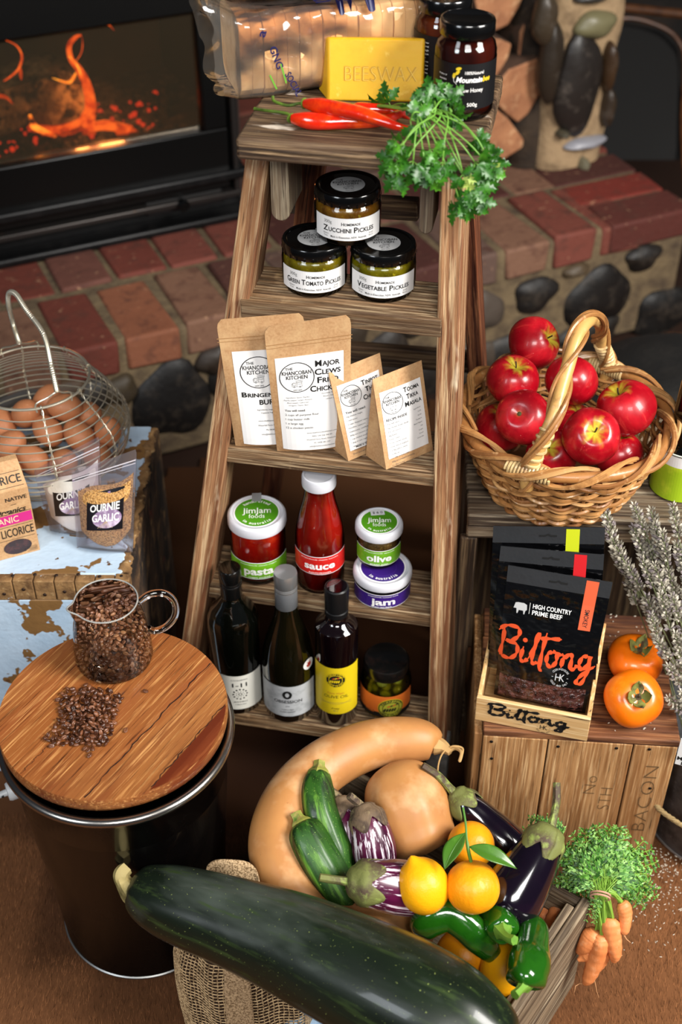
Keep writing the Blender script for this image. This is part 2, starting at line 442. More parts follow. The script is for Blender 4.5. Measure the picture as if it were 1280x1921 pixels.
def on_front(x, y, off=0):
    "point of the vertical plane of the hearth front at a pixel"
    o = Vector((0, 0, CAM_Z)); r = at(x, y, d=1)-o; n = Vector((E2.x, E2.y, 0)); q = H0+E2*off
    return o+r*((q-o).dot(n)/r.dot(n))
mb = MB(); R = random.Random(5)
for px, py, sx, sz, c in [(325, 755, .070, .078, '100d0c'), (228, 735, .030, .03, '3b3020'), (400, 660, .03, .03, '2a2018'), (175, 745, .03, .035, '2a2622'), (448, 700, .05, .07, '1a1714'), (110, 720, .05, .04, '4a3520'), (50, 740, .06, .05, '2e2620'),
        (545, 700, .06, .06, '2e2822'), (640, 640, .06, .05, '3a3026'), (720, 690, .07, .07, '241d18'), (780, 600, .04, .04, '3a3128'), (1008, 555, .046, .040, '181412'), (905, 590, .05, .045, '4a4038'), (900, 690, .06, .05, '40362c'), (1125, 560, .075, .065, '0f0b09'), (1085, 500, .03, .014, '4a3c2a'), (1210, 485, .04, .03, '120d0a'), (1248, 590, .07, .06, '0c0a09'), (1010, 660, .05, .04, '2a241e'), (1100, 690, .07, .04, '1c1814'), (800, 760, .07, .06, '1d1815'), (640, 780, .08, .06, '1a1512'), (940, 790, .07, .05, '1a1613')]:
    p = on_front(px, py); l = p-H0; u = l.dot(E1); z = max(min(p.z, .225-sz*.55), .03)
    ph = R.uniform(0, 6)
    mb.ball((u, .012, z), (sx*1.28, .026, min(sz*1.2, .105)), 18, 12, fn=lambda p, n: p*(1+.09*sin(3*atan2(n.z, n.x)+ph)+.05*sin(5*atan2(n.z, n.x)+ph*2)), col=c)
obj('base_stones', mb, stone_m, hearth)

# ------------------------------------------------------------ wood heater
S0 = Vector((-.519, 2.555, HZ)); so = (S0-H0).dot(E2)
def on_stove(x, y, off=0):
    o = Vector((0, 0, CAM_Z)); r = at(x, y, d=1)-o; n = Vector((E2.x, E2.y, 0)); q = S0+E2*off
    p = o+r*((q-o).dot(n)/r.dot(n)); l = p-S0
    return l.dot(E1), l.z
IRON = mat('black_cast_iron', '0b0b0c', .42, metal=.3, vars=[('1c1a1a', 30, (1, 1, 1), .5, .8)], bump=(150, (1, 1, 1), .15, .001))
st = thing('wood_heater', 'black cast iron wood heater with glass door and fire burning inside', 'wood heater', S0, HA)
uR = on_stove(455, 250)[0]
gl = [on_stove(0, 62), on_stove(370, 28), on_stove(380, 243), on_stove(0, 305)]
gx0, gx1 = -.75, gl[2][0]; gz0 = gl[2][1]; gz1 = on_stove(200, 45)[1]
top = gz1+.14
mb = MB()   # hollow body
mb.box((gx0-.12, .03, 0), (uR, .06, gz0-.01)); mb.box((gx0-.12, .03, gz1+.01), (uR, .06, top)); mb.box((gx1+.01, .03, gz0-.01), (uR, .06, gz1+.01)); mb.box((gx0-.12, .03, gz0-.01), (gx0-.01, .06, gz1+.01))
mb.box((uR-.02, .06, 0), (uR, .5, top)); mb.box((gx0-.12, .06, 0), (gx0-.10, .5, top)); mb.box((gx0-.12, .5, 0), (uR, .52, top)); mb.box((gx0-.12, .06, top-.02), (uR, .5, top))
obj('body', mb, IRON, st, bevel=.004)
mb = MB(); mb.box((gx0-.12, .06, gz0-.055), (uR-.02, .5, gz0-.03)); obj('firebox_floor', mb, mat('ash_bed', '2a211c', .95, vars=[('8a7c70', 40, (1, 1, 1), .5, .75)], bump=(60, (1, 1, 1), 1, .01)), st)
mb = MB(); mb.box((gx0-.1, .46, gz0-.03), (uR-.03, .48, gz1+.05)); obj('firebrick_back', mb, mat('sooty_firebrick', '2a251e', .9, vars=[('0a0806', 8, (1, 1, 1), .4, .65)]), st)
d0 = on_stove(430, 330)[0]; dz0 = on_stove(440, 345)[1]
mb = MB()
mb.box((gx0-.05, -.012, dz0), (d0, .03, gz0)); mb.box((gx0-.05, -.012, gz1), (d0, .03, gz1+.09)); mb.box((gx1, -.012, gz0), (d0, .03, gz1)); mb.box((gx0-.05, -.012, gz0), (gx0, .03, gz1))
obj('door_frame', mb, mat('door_black', '050505', .35, metal=.2), st, bevel=.004)
mb = MB(); mb.box((gx0-.05, -.022, dz0-.020), (d0+.02, .02, dz0-.006)); mb.box((d0+.006, -.02, dz0-.02), (d0+.018, .02, gz1+.09)); obj('door_trim', mb, mat('worn_iron_edge', '3a3634', .35, metal=.7, vars=[('a06a3a', 25, (1, 1, 1), .66, .75)]), st, bevel=.003)
mb = MB(); mb.box((gx0-.1, -.03, .105), (uR+.0, .03, .128)); mb.box((gx0-.1, -.02, .0), (uR, .03, .02)); obj('ledge', mb, IRON, st, bevel=.006)
mb = MB(); kx, kz = on_stove(345, 375); mb.box((kx-.09, -.006, kz-.022), (kx+.09, .03, kz+.024)); obj('air_control_plate', mb, mat('plate_black', '121213', .4), st, bevel=.004)
mb = MB(); mb.lathe([(0, .03), (.010, .03), (.014, .024), (.012, .008), (.006, .005), (.006, 0)], 16, M=Matrix.Translation((kx-.01, -.006, kz)) @ Matrix.Rotation(pi/2, 4, 'X')); obj('air_control_knob', mb, BLACKP, st)
mb = MB(); mb.tube([(uR+.004, .04, .02), (uR+.004, .04, top)], .006, 8); obj('side_trim', mb, mat('bright_steel', '9a9a9a', .3, metal=1), st)
mb = MB(); mb.box((gx0+.002, .006, gz0+.002), (gx1-.002, .010, gz1-.002)); obj('glass_pane', mb, clear('sooty_glass', 'd8cfc2', .12, 1.5, milk=('5a5040', .16)), st)
# burning logs, flames and embers
bark = mat('charred_bark', '5a4c3c', .95, vars=[('a8987c', 22, (1, 1, 1), .45, .65), ('0a0605', 45, (1, 1, 1), .52, .62)], bump=(50, (1, 1, 1), 1, .012))
def sp(x, y, off): u, z = on_stove(x, y, off); return S0+E1*u+E2*off+Vector((0, 0, z))
mb = MB(); a = sp(-160, 190, .24); b = sp(150, 175, .2)
P = [a.lerp(b, k/8)+Vector((0, 0, .01*sin(k*1.3))) for k in range(9)]
mb.tube(cr(P, 2), [.072+.006*sin(k*1.1) for k in range(17)], 20, cross=lambda a, t: 1+.05*sin(5*a+t*4)+.04*sin(9*a))
tag(obj('burning_log', mb, bark), 'thick charred log burning behind the heater glass', 'log')
mb = MB(); a = sp(-100, 250, .18); b = sp(70, 245, .30)
mb.tube([a.lerp(b, k/6) for k in range(7)], [.03]*7, 12, cross=lambda a, t: 1+.1*sin(3*a+t*4)); tag(obj('burning_log', mb, bark), 'thin blackened branch low at the left in the fire', 'log')
def flamem(name, c0, c1, st):
    m = bpy.data.materials.new(name); m.use_nodes = True; N = m.node_tree.nodes; L = m.node_tree.links; N.remove(N['Principled BSDF'])
    tc = N.new('ShaderNodeTexCoord'); nz = N.new('ShaderNodeTexNoise'); nz.inputs['Scale'].default_value = 42; nz.inputs['Detail'].default_value = 5; L.new(tc.outputs['Object'], nz.inputs['Vector'])
    cr_ = N.new('ShaderNodeValToRGB'); cr_.color_ramp.elements[0].position = .38; cr_.color_ramp.elements[0].color = (*c0, 1); cr_.color_ramp.elements[1].position = .64; cr_.color_ramp.elements[1].color = (*c1, 1); L.new(nz.outputs['Fac'], cr_.inputs[0])
    e = N.new('ShaderNodeEmission'); e.inputs[1].default_value = st; L.new(cr_.outputs[0], e.inputs[0]); t = N.new('ShaderNodeBsdfTransparent')
    mr = N.new('ShaderNodeMapRange'); mr.inputs['From Min'].default_value = .36; mr.inputs['From Max'].default_value = .56; L.new(nz.outputs['Fac'], mr.inputs['Value'])
    mx = N.new('ShaderNodeMixShader'); L.new(mr.outputs[0], mx.inputs[0]); L.new(t.outputs[0], mx.inputs[1]); L.new(e.outputs[0], mx.inputs[2]); L.new(mx.outputs[0], N['Material Output'].inputs[0]); return m
flame_o = flamem('flame_orange', (.7, .03, .004), (1, .17, .02), 2.6); flame_y = flamem('flame_yellow', (1, .12, .01), (1, .48, .05), 4.2); flame_r = flamem('flame_red', (.35, .01, .002), (.9, .09, .01), 1.5); ember_m = mat('ember_glow', '1a0502', .9, emit=((1, .05, .015), 1.4))
embers_ = None
fl = thing('flames', 'orange flames licking up the burning log in the heater', 'fire', sp(180, 240, .12))
def flame(name, pts, m, off=.10, parent=fl):
    q = cr([(*sp(x, y, off), r) for x, y, r in pts], 5); mb = MB()
    mb.tube([Vector(p[:3])-parent.location for p in q], [max(p[3], .0008) for p in q], 8, flat=.4); return obj(name, mb, m, parent)
flame('tongue', [(165, 240, .012), (170, 200, .012), (163, 160, .010), (148, 130, .008), (133, 110, .006), (130, 85, .005), (142, 70, .004), (152, 66, .0015)], flame_o)
flame('tongue', [(140, 118, .001), (152, 100, .002), (155, 80, .002), (152, 64, .001)], flame_o)
flame('tongue', [(98, 146, .001), (115, 152, .004), (130, 154, .007), (140, 142, .005), (142, 136, .001)], flame_y)
flame('tongue', [(130, 106, .002), (143, 120, .005), (150, 135, .003), (156, 150, .002)], flame_y, .095)
flame('tongue', [(62, 240, .010), (90, 246, .014), (120, 240, .013), (150, 228, .013), (165, 205, .012), (172, 185, .008)], flame_o)
flame('tongue', [(165, 240, .014), (200, 235, .022), (235, 240, .018), (268, 244, .005)], flame_o, .12)
flame('tongue', [(56, 215, .003), (60, 228, .006), (68, 240, .008), (105, 256, .004)], flame_y, .09)
flame('tongue', [(8, 74, .002), (30, 85, .004), (41, 105, .005), (34, 130, .004), (14, 148, .003), (6, 152, .001)], flame_o, .08)
flame('tongue', [(198, 46, .001), (206, 48, .003), (214, 57, .001)], flame_o, .06)
flame('tongue', [(150, 246, .02), (190, 240, .030), (240, 244, .026), (285, 250, .006)], flame_r, .14)
flame('tongue', [(60, 240, .018), (110, 246, .024), (160, 225, .022), (170, 170, .014), (150, 130, .006)], flame_r, .13)
flame('tongue', [(36, 120, .001), (38, 135, .004), (40, 150, .001)], flame_r, .08)
flame('tongue', [(-10, 180, .008), (10, 182, .008), (24, 195, .002)], flame_r, .10)
mb = MB(); R = random.Random(2)
for k in range(130):
    p = sp(R.uniform(-60, 300), R.uniform(246, 275), R.uniform(.1, .3)); p.z = S0.z+gz0-.028+R.uniform(0, .012)
    mb.ball(p, R.uniform(.002, .007), 6, 4)
for k in range(40):
    p = sp(R.uniform(-40, 60), R.uniform(165, 250), R.uniform(.16, .2)); mb.ball(p, R.uniform(.0015, .005), 6, 4)
tag(obj('embers', mb, ember_m), 'glowing red embers on the ash bed under the burning log', 'embers', kind='stuff')
mb = MB()
for k in range(160):
    p = sp(R.uniform(-60, 330), R.uniform(240, 275), R.uniform(.05, .35)); p.z = S0.z+gz0-.028+R.uniform(0, .01)
    mb.ball(p, R.uniform(.006, .016), 6, 4)
tag(obj('charcoal', mb, mat('charcoal_bits', '1a1614', .95, vars=[('6a6058', 50, (1, 1, 1), .55, .7)])), 'grey charcoal and ash lumps on the heater floor', 'charcoal', kind='stuff')
l = bpy.data.lights.new('fire_light', 'POINT'); l.energy = 3.5; l.color = (1, .35, .1); l.shadow_soft_size = .06
o = bpy.data.objects.new('fire_light', l); COL.objects.link(o); o.location = sp(180, 200, .1)

# ------------------------------------------------------------ firewood and stone pillar
endm = mat('split_wood_end', 'a5704c', .8, vars=[('7a4a30', 18, (1, 1, 1), .4, .7), ('c89a70', 50, (1, .3, 1), .55, .75)], bump=(60, (1, 1, 1), .5, .003))
def log(pxs, off, label, depth=.24):
    P = []
    for x, y in pxs:
        o = Vector((0, 0, CAM_Z)); r = at(x, y, d=1)-o; n = E2; q = H0+E2*off; P.append(o+r*((q-o).dot(n)/r.dot(n)))
    c = sum(P, Vector())/len(P); mb = MB(); n = len(P); k = len(P)
    Q = [tuple(p-c) for p in P]; R_ = [tuple(p-c+E2*depth+Vector((0, 0, .0))) for p in P]
    mb.add(Q+R_, [tuple(range(n))[::-1]], 0); mb.add([], [])
    mb.f.append(tuple(range(n, 2*n))); mb.m.append(0)
    for i in range(n): j = (i+1) % n; mb.f.append((i, j, j+n, i+n)); mb.m.append(1)
    tag(obj('firewood_log', mb, [endm, mat('bark_side', '4a3426', .9, bump=(30, (1, 1, 1), .8, .01))], bevel=.006, loc=c), label, 'log', 'split firewood stacked on the hearth')
log([(905, 207), (925, 198), (955, 222), (985, 262), (982, 278), (938, 306), (900, 312), (870, 300)], .30, 'split firewood log at the foot of the stack on the hearth bricks')
log([(925, 165), (955, 130), (1015, 106), (1028, 130), (1018, 170), (992, 215), (972, 232), (950, 215), (925, 190)], .34, 'widest split log of the stack, its rounded face beside the stone pillar')
log([(900, 70), (938, 72), (962, 82), (955, 110), (925, 160), (898, 180), (880, 150)], .36, 'split log wedged behind the honey jar lid in the firewood stack')
log([(975, 60), (1000, 15), (1022, 25), (1032, 60), (1010, 95), (982, 123), (972, 100)], .38, 'upright narrow split log high at the right of the firewood stack')
log([(925, -20), (985, -10), (975, 15), (955, 48), (930, 60), (900, 40), (890, 0)], .38, 'dark topmost split log of the firewood stack')
log([(860, 100), (900, 80), (895, 130), (870, 190), (840, 200), (830, 120)], .37, 'split log mostly hidden behind the front honey jar')
pil = thing('stone_pillar', 'rubble pillar of rounded stones in pale mortar standing on the hearth', 'pillar', (0, 0, 0))
pb = at(1090, 318, z=HZ); PM = Matrix.Translation(pb) @ Matrix.Rotation(HA, 4, 'Z'); pil.location = pb; pil.rotation_euler = (0, 0, HA)
mb = MB()
def pf(u, v):
    a = 2*pi*u; r = .100+.004*sin(3*a+v*9)+.004*sin(v*31+a*2); p = 4
    q = 1/((abs(cos(a))**p+abs(sin(a))**p)**(1/p))
    return (r*q*cos(a), .02+.10+r*q*sin(a), v*1.1-.0)
mb.grid(pf, 32, 40); obj('mortar_core', mb, mat('pillar_mortar', '9a8060', .9, vars=[('5e4a34', 14, (1, 1, 1), .45, .7)], bump=((70, (1, 1, 1), .8, .004), (10, (1, 1, 1), .5, .02))), pil)
mb = MB()
def on_pil(x, y):
    o = Vector((0, 0, CAM_Z)); r = at(x, y, d=1)-o; q = pb; p = o+r*((q-o).dot(E2)/r.dot(E2)); l = p-pb; return l.dot(E1), l.z
for px, py, sx, sz, c in [(1092, 165, .062, .125, '221d1a'), (1125, 50, .056, .032, '6a6448'), (1150, 130, .018, .06, '3a2818'), (1147, 205, .018, .05, '33281e'), (1105, 272, .060, .014, '8b8a90'), (1040, 120, .03, .10, '2a221a'), (1030, 40, .03, .06, '3a3024'), (1062, 255, .014, .01, '4a4436'), (1120, -5, .05, .016, '33302e'), (1100, 312, .014, .018, '6a6450')]:
    u, z = on_pil(px, py); mb.ball((u, .018 if u < .07 else .05, z), (sx, .028, sz), 18, 14, fn=lambda p, n: p*(1+.06*sin(4*atan2(n.z, n.x))), col=c)
obj('stones', mb, mat('pillar_stone', '2a2622', .4, attr='tone', vars=[('5a5048', 20, (1, 1, 1), .55, .8)], bump=(30, (1, 1, 1), .4, .004)), pil)
mb = MB(); p = at(1028, 325, z=HZ); q = Matrix.Rotation(HA, 4, 'Z')
def df(u, v):
    a = 2*pi*u; k = 1+.12*sin(v*12+2*a)+.06*sin(v*29); return (.062*cos(a)*k, .06*sin(a)*k, v*1.1)
mb.grid(df, 24, 40); dl = p+E2*.1-pb
obj('shaded_side', mb, mat('shaded_rubble', '33261a', .9, vars=[('120c08', 12, (1, 1, 1), .4, .65), ('5a4834', 40, (1, 1, 1), .6, .8)], bump=(25, (1, 1, 1), .9, .012)), pil, loc=(dl.dot(E1), dl.dot(E2), 0))['label'] = 'shaded rubble side of the pillar, the shade put into its dark colour'  # shade of the pillar's left side put into a dark column
bent = mat('bentwood', '5a3416', .45, vars=[('3a1e0c', 30, (1, 1, 1), .4, .7)])
bw = thing('bentwood_chair', 'dim bentwood frame with curved rails in the dark beyond the pillar', 'chair', (1.0, 3.3, 0))
def dp(x, y, d): return at(x, y, d=d)-bw.location
mb = MB(); mb.tube(cr([dp(1100, 45, 3.5), dp(1180, 34, 3.5), (dp(1240, 50, 3.5)), dp(1272, 75, 3.5), dp(1285, 120, 3.5), dp(1280, 260, 3.45), dp(1300, 500, 3.3)], 6), .006, 8); obj('back_frame', mb, bent, bw)
mb = MB(); mb.tube([dp(1150, 12, 3.6), dp(1400, 40, 3.5)], .012, 8); obj('top_rail', mb, bent, bw)
mb = MB(); o_ = dp(1230, 150, 3.62); mb.add([dp(1120, 45, 3.55), dp(1270, 60, 3.55), dp(1285, 300, 3.45), dp(1130, 300, 3.5)], [(0, 1, 2, 3)]); mb.add([p+Vector((0, .02, 0)) for p in [dp(1120, 45, 3.55), dp(1270, 60, 3.55), dp(1285, 300, 3.45), dp(1130, 300, 3.5)]], [(3, 2, 1, 0)]); obj('back_panel', mb, mat('dark_leather', '070504', .8), bw)
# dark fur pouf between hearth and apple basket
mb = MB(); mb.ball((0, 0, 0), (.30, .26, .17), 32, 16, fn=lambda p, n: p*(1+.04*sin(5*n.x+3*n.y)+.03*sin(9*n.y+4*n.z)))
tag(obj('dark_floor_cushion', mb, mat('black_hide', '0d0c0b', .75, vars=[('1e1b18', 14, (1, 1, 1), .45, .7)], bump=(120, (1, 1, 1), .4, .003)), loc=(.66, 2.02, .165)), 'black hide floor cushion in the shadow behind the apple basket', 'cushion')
# ------------------------------------------------------------ step ladder
LA = radians(-11); LR = Vector((.002, 1.426, 0)); LQ = Matrix.Rotation(LA, 3, 'Z')
lad = thing('step_ladder', 'old weathered wooden step ladder displaying the jars, pouches and bottles', 'ladder', LR, LA)
def ll(p): return LQ.inverted() @ (Vector(p)-LR)
TR = [(.8175, -.010, -.125, .127), (.595, -.032, -.156, .137), (.3485, -.052, -.191, .147), (.1275, -.103, -.228, .157)]
def rail(z, side):
    t = (.8175-z)/.23
    return (.137+.0100*t) if side > 0 else (-.135-.0345*t), -.010-.030*t
for sd in (-1, 1):
    x1, y1 = rail(1.024, sd); x0, y0 = rail(.0, sd)
    beam('rail', (x0, y0+.040, .0), (x1, y1+.040, 1.024), .029, .078, W_LAD_Z, lad, bevel=.003)
for z, y, xa, xb in TR:
    mb = MB(); mb.box((xa-.006, y-.004, z-.026), (xb+.002, y+.010, z-.001)); mb.box((xa-.006, y+.0095, z-.026), (xb+.002, y+.092, z-.0035))
    k = 0
    while y+.013+k*.0072 < y+.090:
        yy = y+.013+k*.0072; mb.box((xa-.004, yy, z-.006), (xb, yy+.0042, z)); k += 1
    obj('tread', mb, W_LAD_X, lad, bevel=.0012)
mb = MB(); mb.box((-.116, -.048, 1.023), (.167, .205, 1.050)); cap = obj('top_board', mb, woodm('top_board_timber', '6b5440', '33261c', '94795a', 'x', .8, extra=[('cdbfae', 22, (.35, 1, 1), .64, .7)], bs=1, rough=.5), lad, bevel=.004)
def strut(x0, x1, ztop, zbot, y0, y1):
    w = (x1-x0)/2; mb = MB(); n = 12; pr = [(-w, ztop), (w, ztop)]
    pr += [(w*cos(pi*k/n), zbot+w-w*sin(pi*k/n)) for k in range(n+1)]
    m_ = len(pr); v = [(x0+w+a, y0, b) for a, b in pr]+[(x0+w+a, y1, b) for a, b in pr]
    f = [tuple(range(m_)), tuple(range(2*m_-1, m_-1, -1))]+[((i+1) % m_, i, i+m_, (i+1) % m_+m_) for i in range(m_)]
    mb.add(v, f); return obj('hinge_cheek', mb, W_GREY_Z, lad, bevel=.0015)
a = ll(at(505, 300, Y=1.46)); b = ll(at(542, 300, Y=1.46)); c_ = ll(at(520, 414, Y=1.46)); strut(a.x, b.x, 1.023, c_.z, c_.y, c_.y+.075)
a = ll(at(790, 310, Y=1.43)); b = ll(at(818, 310, Y=1.43)); c_ = ll(at(805, 440, Y=1.43)); strut(a.x, b.x, 1.023, c_.z, c_.y, c_.y+.055)
def leg2(p0, p1, lw):
    a = ll(p0); b = ll(p1); d = b-a; e = b-d*((b.z-.004)/d.z); s_ = a-d*((a.z-1.0)/d.z); beam('rear_leg', e, s_, lw, .05, W_RED_Z, lad)
leg2(at(590, 300, Y=1.60), at(512, 900, Y=1.80), .028)
leg2(at(878, 370, Y=1.60), at(897, 700, Y=1.72), .024)
for (x0, y0, Y0), (x1, y1, Y1), h in [((545, 378, 1.68), (786, 392, 1.63), .03), ((520, 650, 1.78), (905, 680, 1.74), .035)]:
    beam('rear_crossbar', ll(at(x0, y0, Y=Y0)), ll(at(x1, y1, Y=Y1)), h, .018, W_DARK_Z, lad)
a = ll(at(700, 640, Y=1.80)); b = ll(at(712, 610, Y=1.80))
zk = mat('zinc_bracket', '8a8c8a', .5, metal=.6, vars=[('5a5a58', 60, (1, 1, 1), .4, .7)])
x0, y0 = rail(.06, 1); mb = MB(); mb.box((x0-.0165, y0-.002, .0), (x0+.017, y0+.035, .125)); obj('foot_bracket', mb, zk, lad, bevel=.003)

# ------------------------------------------------------------ pickle jars
def pickle(name, label, X, Y, Z, rz, title, twidth, c1, c2, c3):
    r = .0425; h = .068
    t = thing(name, label, 'jar', (X, Y, Z), rz, 'pickle jars on the ladder')
    fill = mat('pickle_'+title[:5].lower().replace(' ', '_'), c1, .22, spec=.4, coat=.6, vars=[(c2, 70, (1, 1, .6), .42, .62), (c3, 130, (1, 1, 1), .6, .68)], bump=(90, (1, 1, 1), .35, .004))
    mb = MB(); mb.lathe([(0, .004), (.034, .004), (.0385, .008), (.0402, .014), (.0405, .044), (.039, .049), (.035, .052), (0, .052)], 48); obj('pickles', mb, fill, t)
    mb = MB(); mb.lathe([(0, 0), (.033, 0), (.0385, .002), (.0418, .009), (.0425, .016), (.0425, .043), (.041, .050), (.0375, .0535), (.0372, .056)], 56); obj('glass', mb, GLASS, t)
    mb = MB(); R_ = .0425
    mb.lathe([(.0385, .0535), (.0412, .0535), (.0418, .056), (.0418, .065), (.0405, .0675), (.038, .0680), (.0355, .0672), (.0345, .0662), (0, .0662)], 64, rib=None)
    for k in range(24):
        a = 2*pi*k/24; mb.box((-.0010, -.0424, .0535), (.0010, -.0408, .0575), M=Matrix.Rotation(a, 3, 'Z'))
    lid = obj('lid', mb, BLACKP, t)
    D = Decal(); D.disc(0, 0, .0215, SILVER_PAPER, 1, n=48); D.kitchen(0, 0, .021, BLACK_INK, False)
    D.build('lid_label', lid, flat_up(.0662, .12))
    W = .098; H = .0300; D = Decal(); D.rect(-W/2, -H/2, W/2, H/2, WHITE_PAPER, 1, 30)
    D.text('300g', -.027, .0088, .0042, BLACK_INK, bold=-.005); smallcaps(D, 'HOMEMADE', .003, .0075, .0042, .024, BLACK_INK, .04)
    smallcaps(D, title, 0, -.0005, .0072, twidth, BLACK_INK, .05)
    D.text('Gluten', -.030, -.0075, .0022, GREY_INK, bold=0); D.text('Free', -.030, -.0107, .0022, GREY_INK, bold=0)
    D.text('Small', .030, -.0075, .0022, GREY_INK, bold=0); D.text('Batch', .030, -.0107, .0022, GREY_INK, bold=0)
    D.text('Made in Khancoban, NSW, Australia', 0, -.0105, .0028, BLACK_INK, w=.046, bold=.015)
    D.build('label', t, cyl(R_, .0258), .0004)
    return t
pickle('pickle_jar', 'zucchini pickles jar with black lid stacked on top of the two others', .0085, 1.488, .8855, .02, 'ZUCCHINI PICKLES', .068, '8a5a14', '6a3c0c', 'a88a28')
pickle('pickle_jar', 'green tomato pickles jar with black lid, lower left of the three pickle jars', -.034, 1.478, .8175, -.02, 'GREEN TOMATO PICKLES', .076, '85700c', '6a5608', 'b09a1c')
pickle('pickle_jar', 'vegetable pickles jar with black lid, lower right of the three pickle jars', .054, 1.465, .8175, -.03, 'VEGETABLE PICKLES', .072, '8a7a0a', '6e5c06', 'c0a81c')

# ------------------------------------------------------------ honey jars
HONEY = mat('dark_honey', '3a0e06', .08, spec=.6, coat=1)
HONEY2 = mat('amber_honey', '6a280c', .1, spec=.6, coat=1)
def honey(label, X, Y, rz, front):
    t = thing('honey_jar', label, 'jar', (X, Y, 1.05), rz, 'honey jars on the top board')
    mb = MB(); mb.lathe([(0, .004), (.027, .004), (.0325, .009), (.0335, .015), (.0335, .078), (.031, .086), (.0272, .089), (0, .089)], 40); obj('honey', mb, HONEY if front else HONEY2, t)
    mb = MB(); mb.lathe([(0, 0), (.026, 0), (.032, .002), (.0352, .008), (.0355, .016), (.0355, .077), (.033, .086), (.0292, .0905), (.0290, .099)], 48); obj('glass', mb, GLASS, t)
    mb = MB(); mb.lathe([(.028, .0945), (.0315, .0945), (.0320, .0965), (.0320, .1085), (.031, .1105), (.029, .111), (.027, .1098), (0, .1096)], 48); lid = obj('lid', mb, BLACKP, t)
    bl = mat('black_label', '0c0c0e', .45); yl = mat('yellow_ink', 'd8b820', .5)
    W = .150; D = Decal(); D.rect(-W/2, -.0265, W/2, .0265, bl, 1, 44)
    if front:
        D.text('100%Natural', .004, .0165, .0036, WHITE_INK, w=.022, bold=.01)
        D.text('Mountain', -.0015, .0085, .0062, WHITE_INK, w=.031, bold=.05, shear=.25); D.text('bee', .0195, .0085, .0062, yl, w=.0105, bold=.05, shear=.25)
        for x, y, a in [(-.0155, .0165, .9), (-.0195, .0125, 1.4), (-.0145, .021, .3)]:
            D.poly([(x+.0034*cos(t_)*cos(a)-.0018*sin(t_)*sin(a), y+.0034*cos(t_)*sin(a)+.0018*sin(t_)*cos(a)) for t_ in [2*pi*i/14 for i in range(14)]], yl)
        D.line([(-.020, .011), (-.0195, .006), (-.016, .003)], .0006, WHITE_INK)
        D.text('Raw Honey', .002, -.0035, .0048, WHITE_INK, w=.027, bold=.01); D.text('500g', .003, -.0205, .0042, WHITE_INK, w=.012, bold=.01)
        for k in range(7): D.text(['Product of', 'Australian', 'raw honey', 'Store in', 'a dry place', 'pure bush', 'honey'][k], -.034, .012-.0052*k, .0018, WHITE_INK, bold=.01, align='c')
    else:
        for k in range(9): D.text(['100% pure raw', 'honey gathered', 'from the high', 'country bush', 'Store below', '25 degrees in', 'a dry place', 'Product of', 'Australia'][k], -.018, .018-.0045*k, .0020, WHITE_INK, bold=.01, w=.020 if k != 4 else .012)
        D.text('500g', .012, -.016, .004, WHITE_INK, bold=.01)
    D.build('label', t, cyl(.0355, .0435 if front else .046), .0004)
honey('dark honey jar with black label and black lid at the right of the top board', .144, 1.475, .12, True)
honey('amber honey jar behind the front honey jar, only its left side showing', .124, 1.555, -.35, False)

# ------------------------------------------------------------ beeswax, bread
WAX = mat('beeswax', 'd9a620', .42, spec=.4, sss=.12, vars=[('cf9a1a', 30, (1, 1, 1), .45, .7), ('e8c050', 60, (1, 1, 1), .62, .75)], bump=(40, (1, 1, 1), .12, .003))
wx = thing('beeswax_block', 'yellow beeswax block with stamped word leaning in front of the bread', 'beeswax', (.041, 1.505, 1.05), radians(-2.5))
mb = MB(); w_ = .0575; mb.hexa([(-w_, 0, 0), (w_, 0, 0), (w_+.003, .034, -.0), (-w_-.013, .034, 0), (-w_, .020, .070), (w_, .020, .070), (w_+.003, .052, .0605), (-w_-.013, .052, .0605)])
obj('block', mb, WAX, wx, bevel=.003)
D = Decal(); D.text('BEESWAX', .004, 0, .0165, mat('beeswax_stamp_shade', 'b88a18', .5), w=.086, bold=-.012, lay=2); D.text('BEESWAX', .0048, -.0008, .0165, mat('beeswax_stamp_glint', 'e6bc48', .4), w=.086, bold=-.030, lay=3)  # stamp relief painted flat: darker letters, lighter offset copy as the lit edge
D.build('stamped_word', wx, lambda x, y, o: (x+.002, .0000-o-.0006+.2857*(.032+y), .032+y), .0002)
CRUST = mat('bread_crust', 'bf7f42', .6, vars=[('935622', 22, (1, 1, 1), .52, .72), ('e6c08c', 9, (.5, 1, 1), .46, .60)], bump=(60, (1, 1, 1), .35, .003))
CRUMB = mat('bread_crumb', 'd8ac78', .8, vars=[('c09058', 40, (1, 1, 1), .45, .65)], bump=(110, (1, 1, 1), .6, .003))
BAG = clear('bread_bag_plastic', 'fbf4ea', .10, 1.55, bump=(16, (1, 2.2, .7),   .55, .03), boost=1.15, milk=('efe8dd', .05))
NAVY = mat('navy_ink', '1c1c48', .4); GRN = mat('green_ink', '5a9a2c', .5)
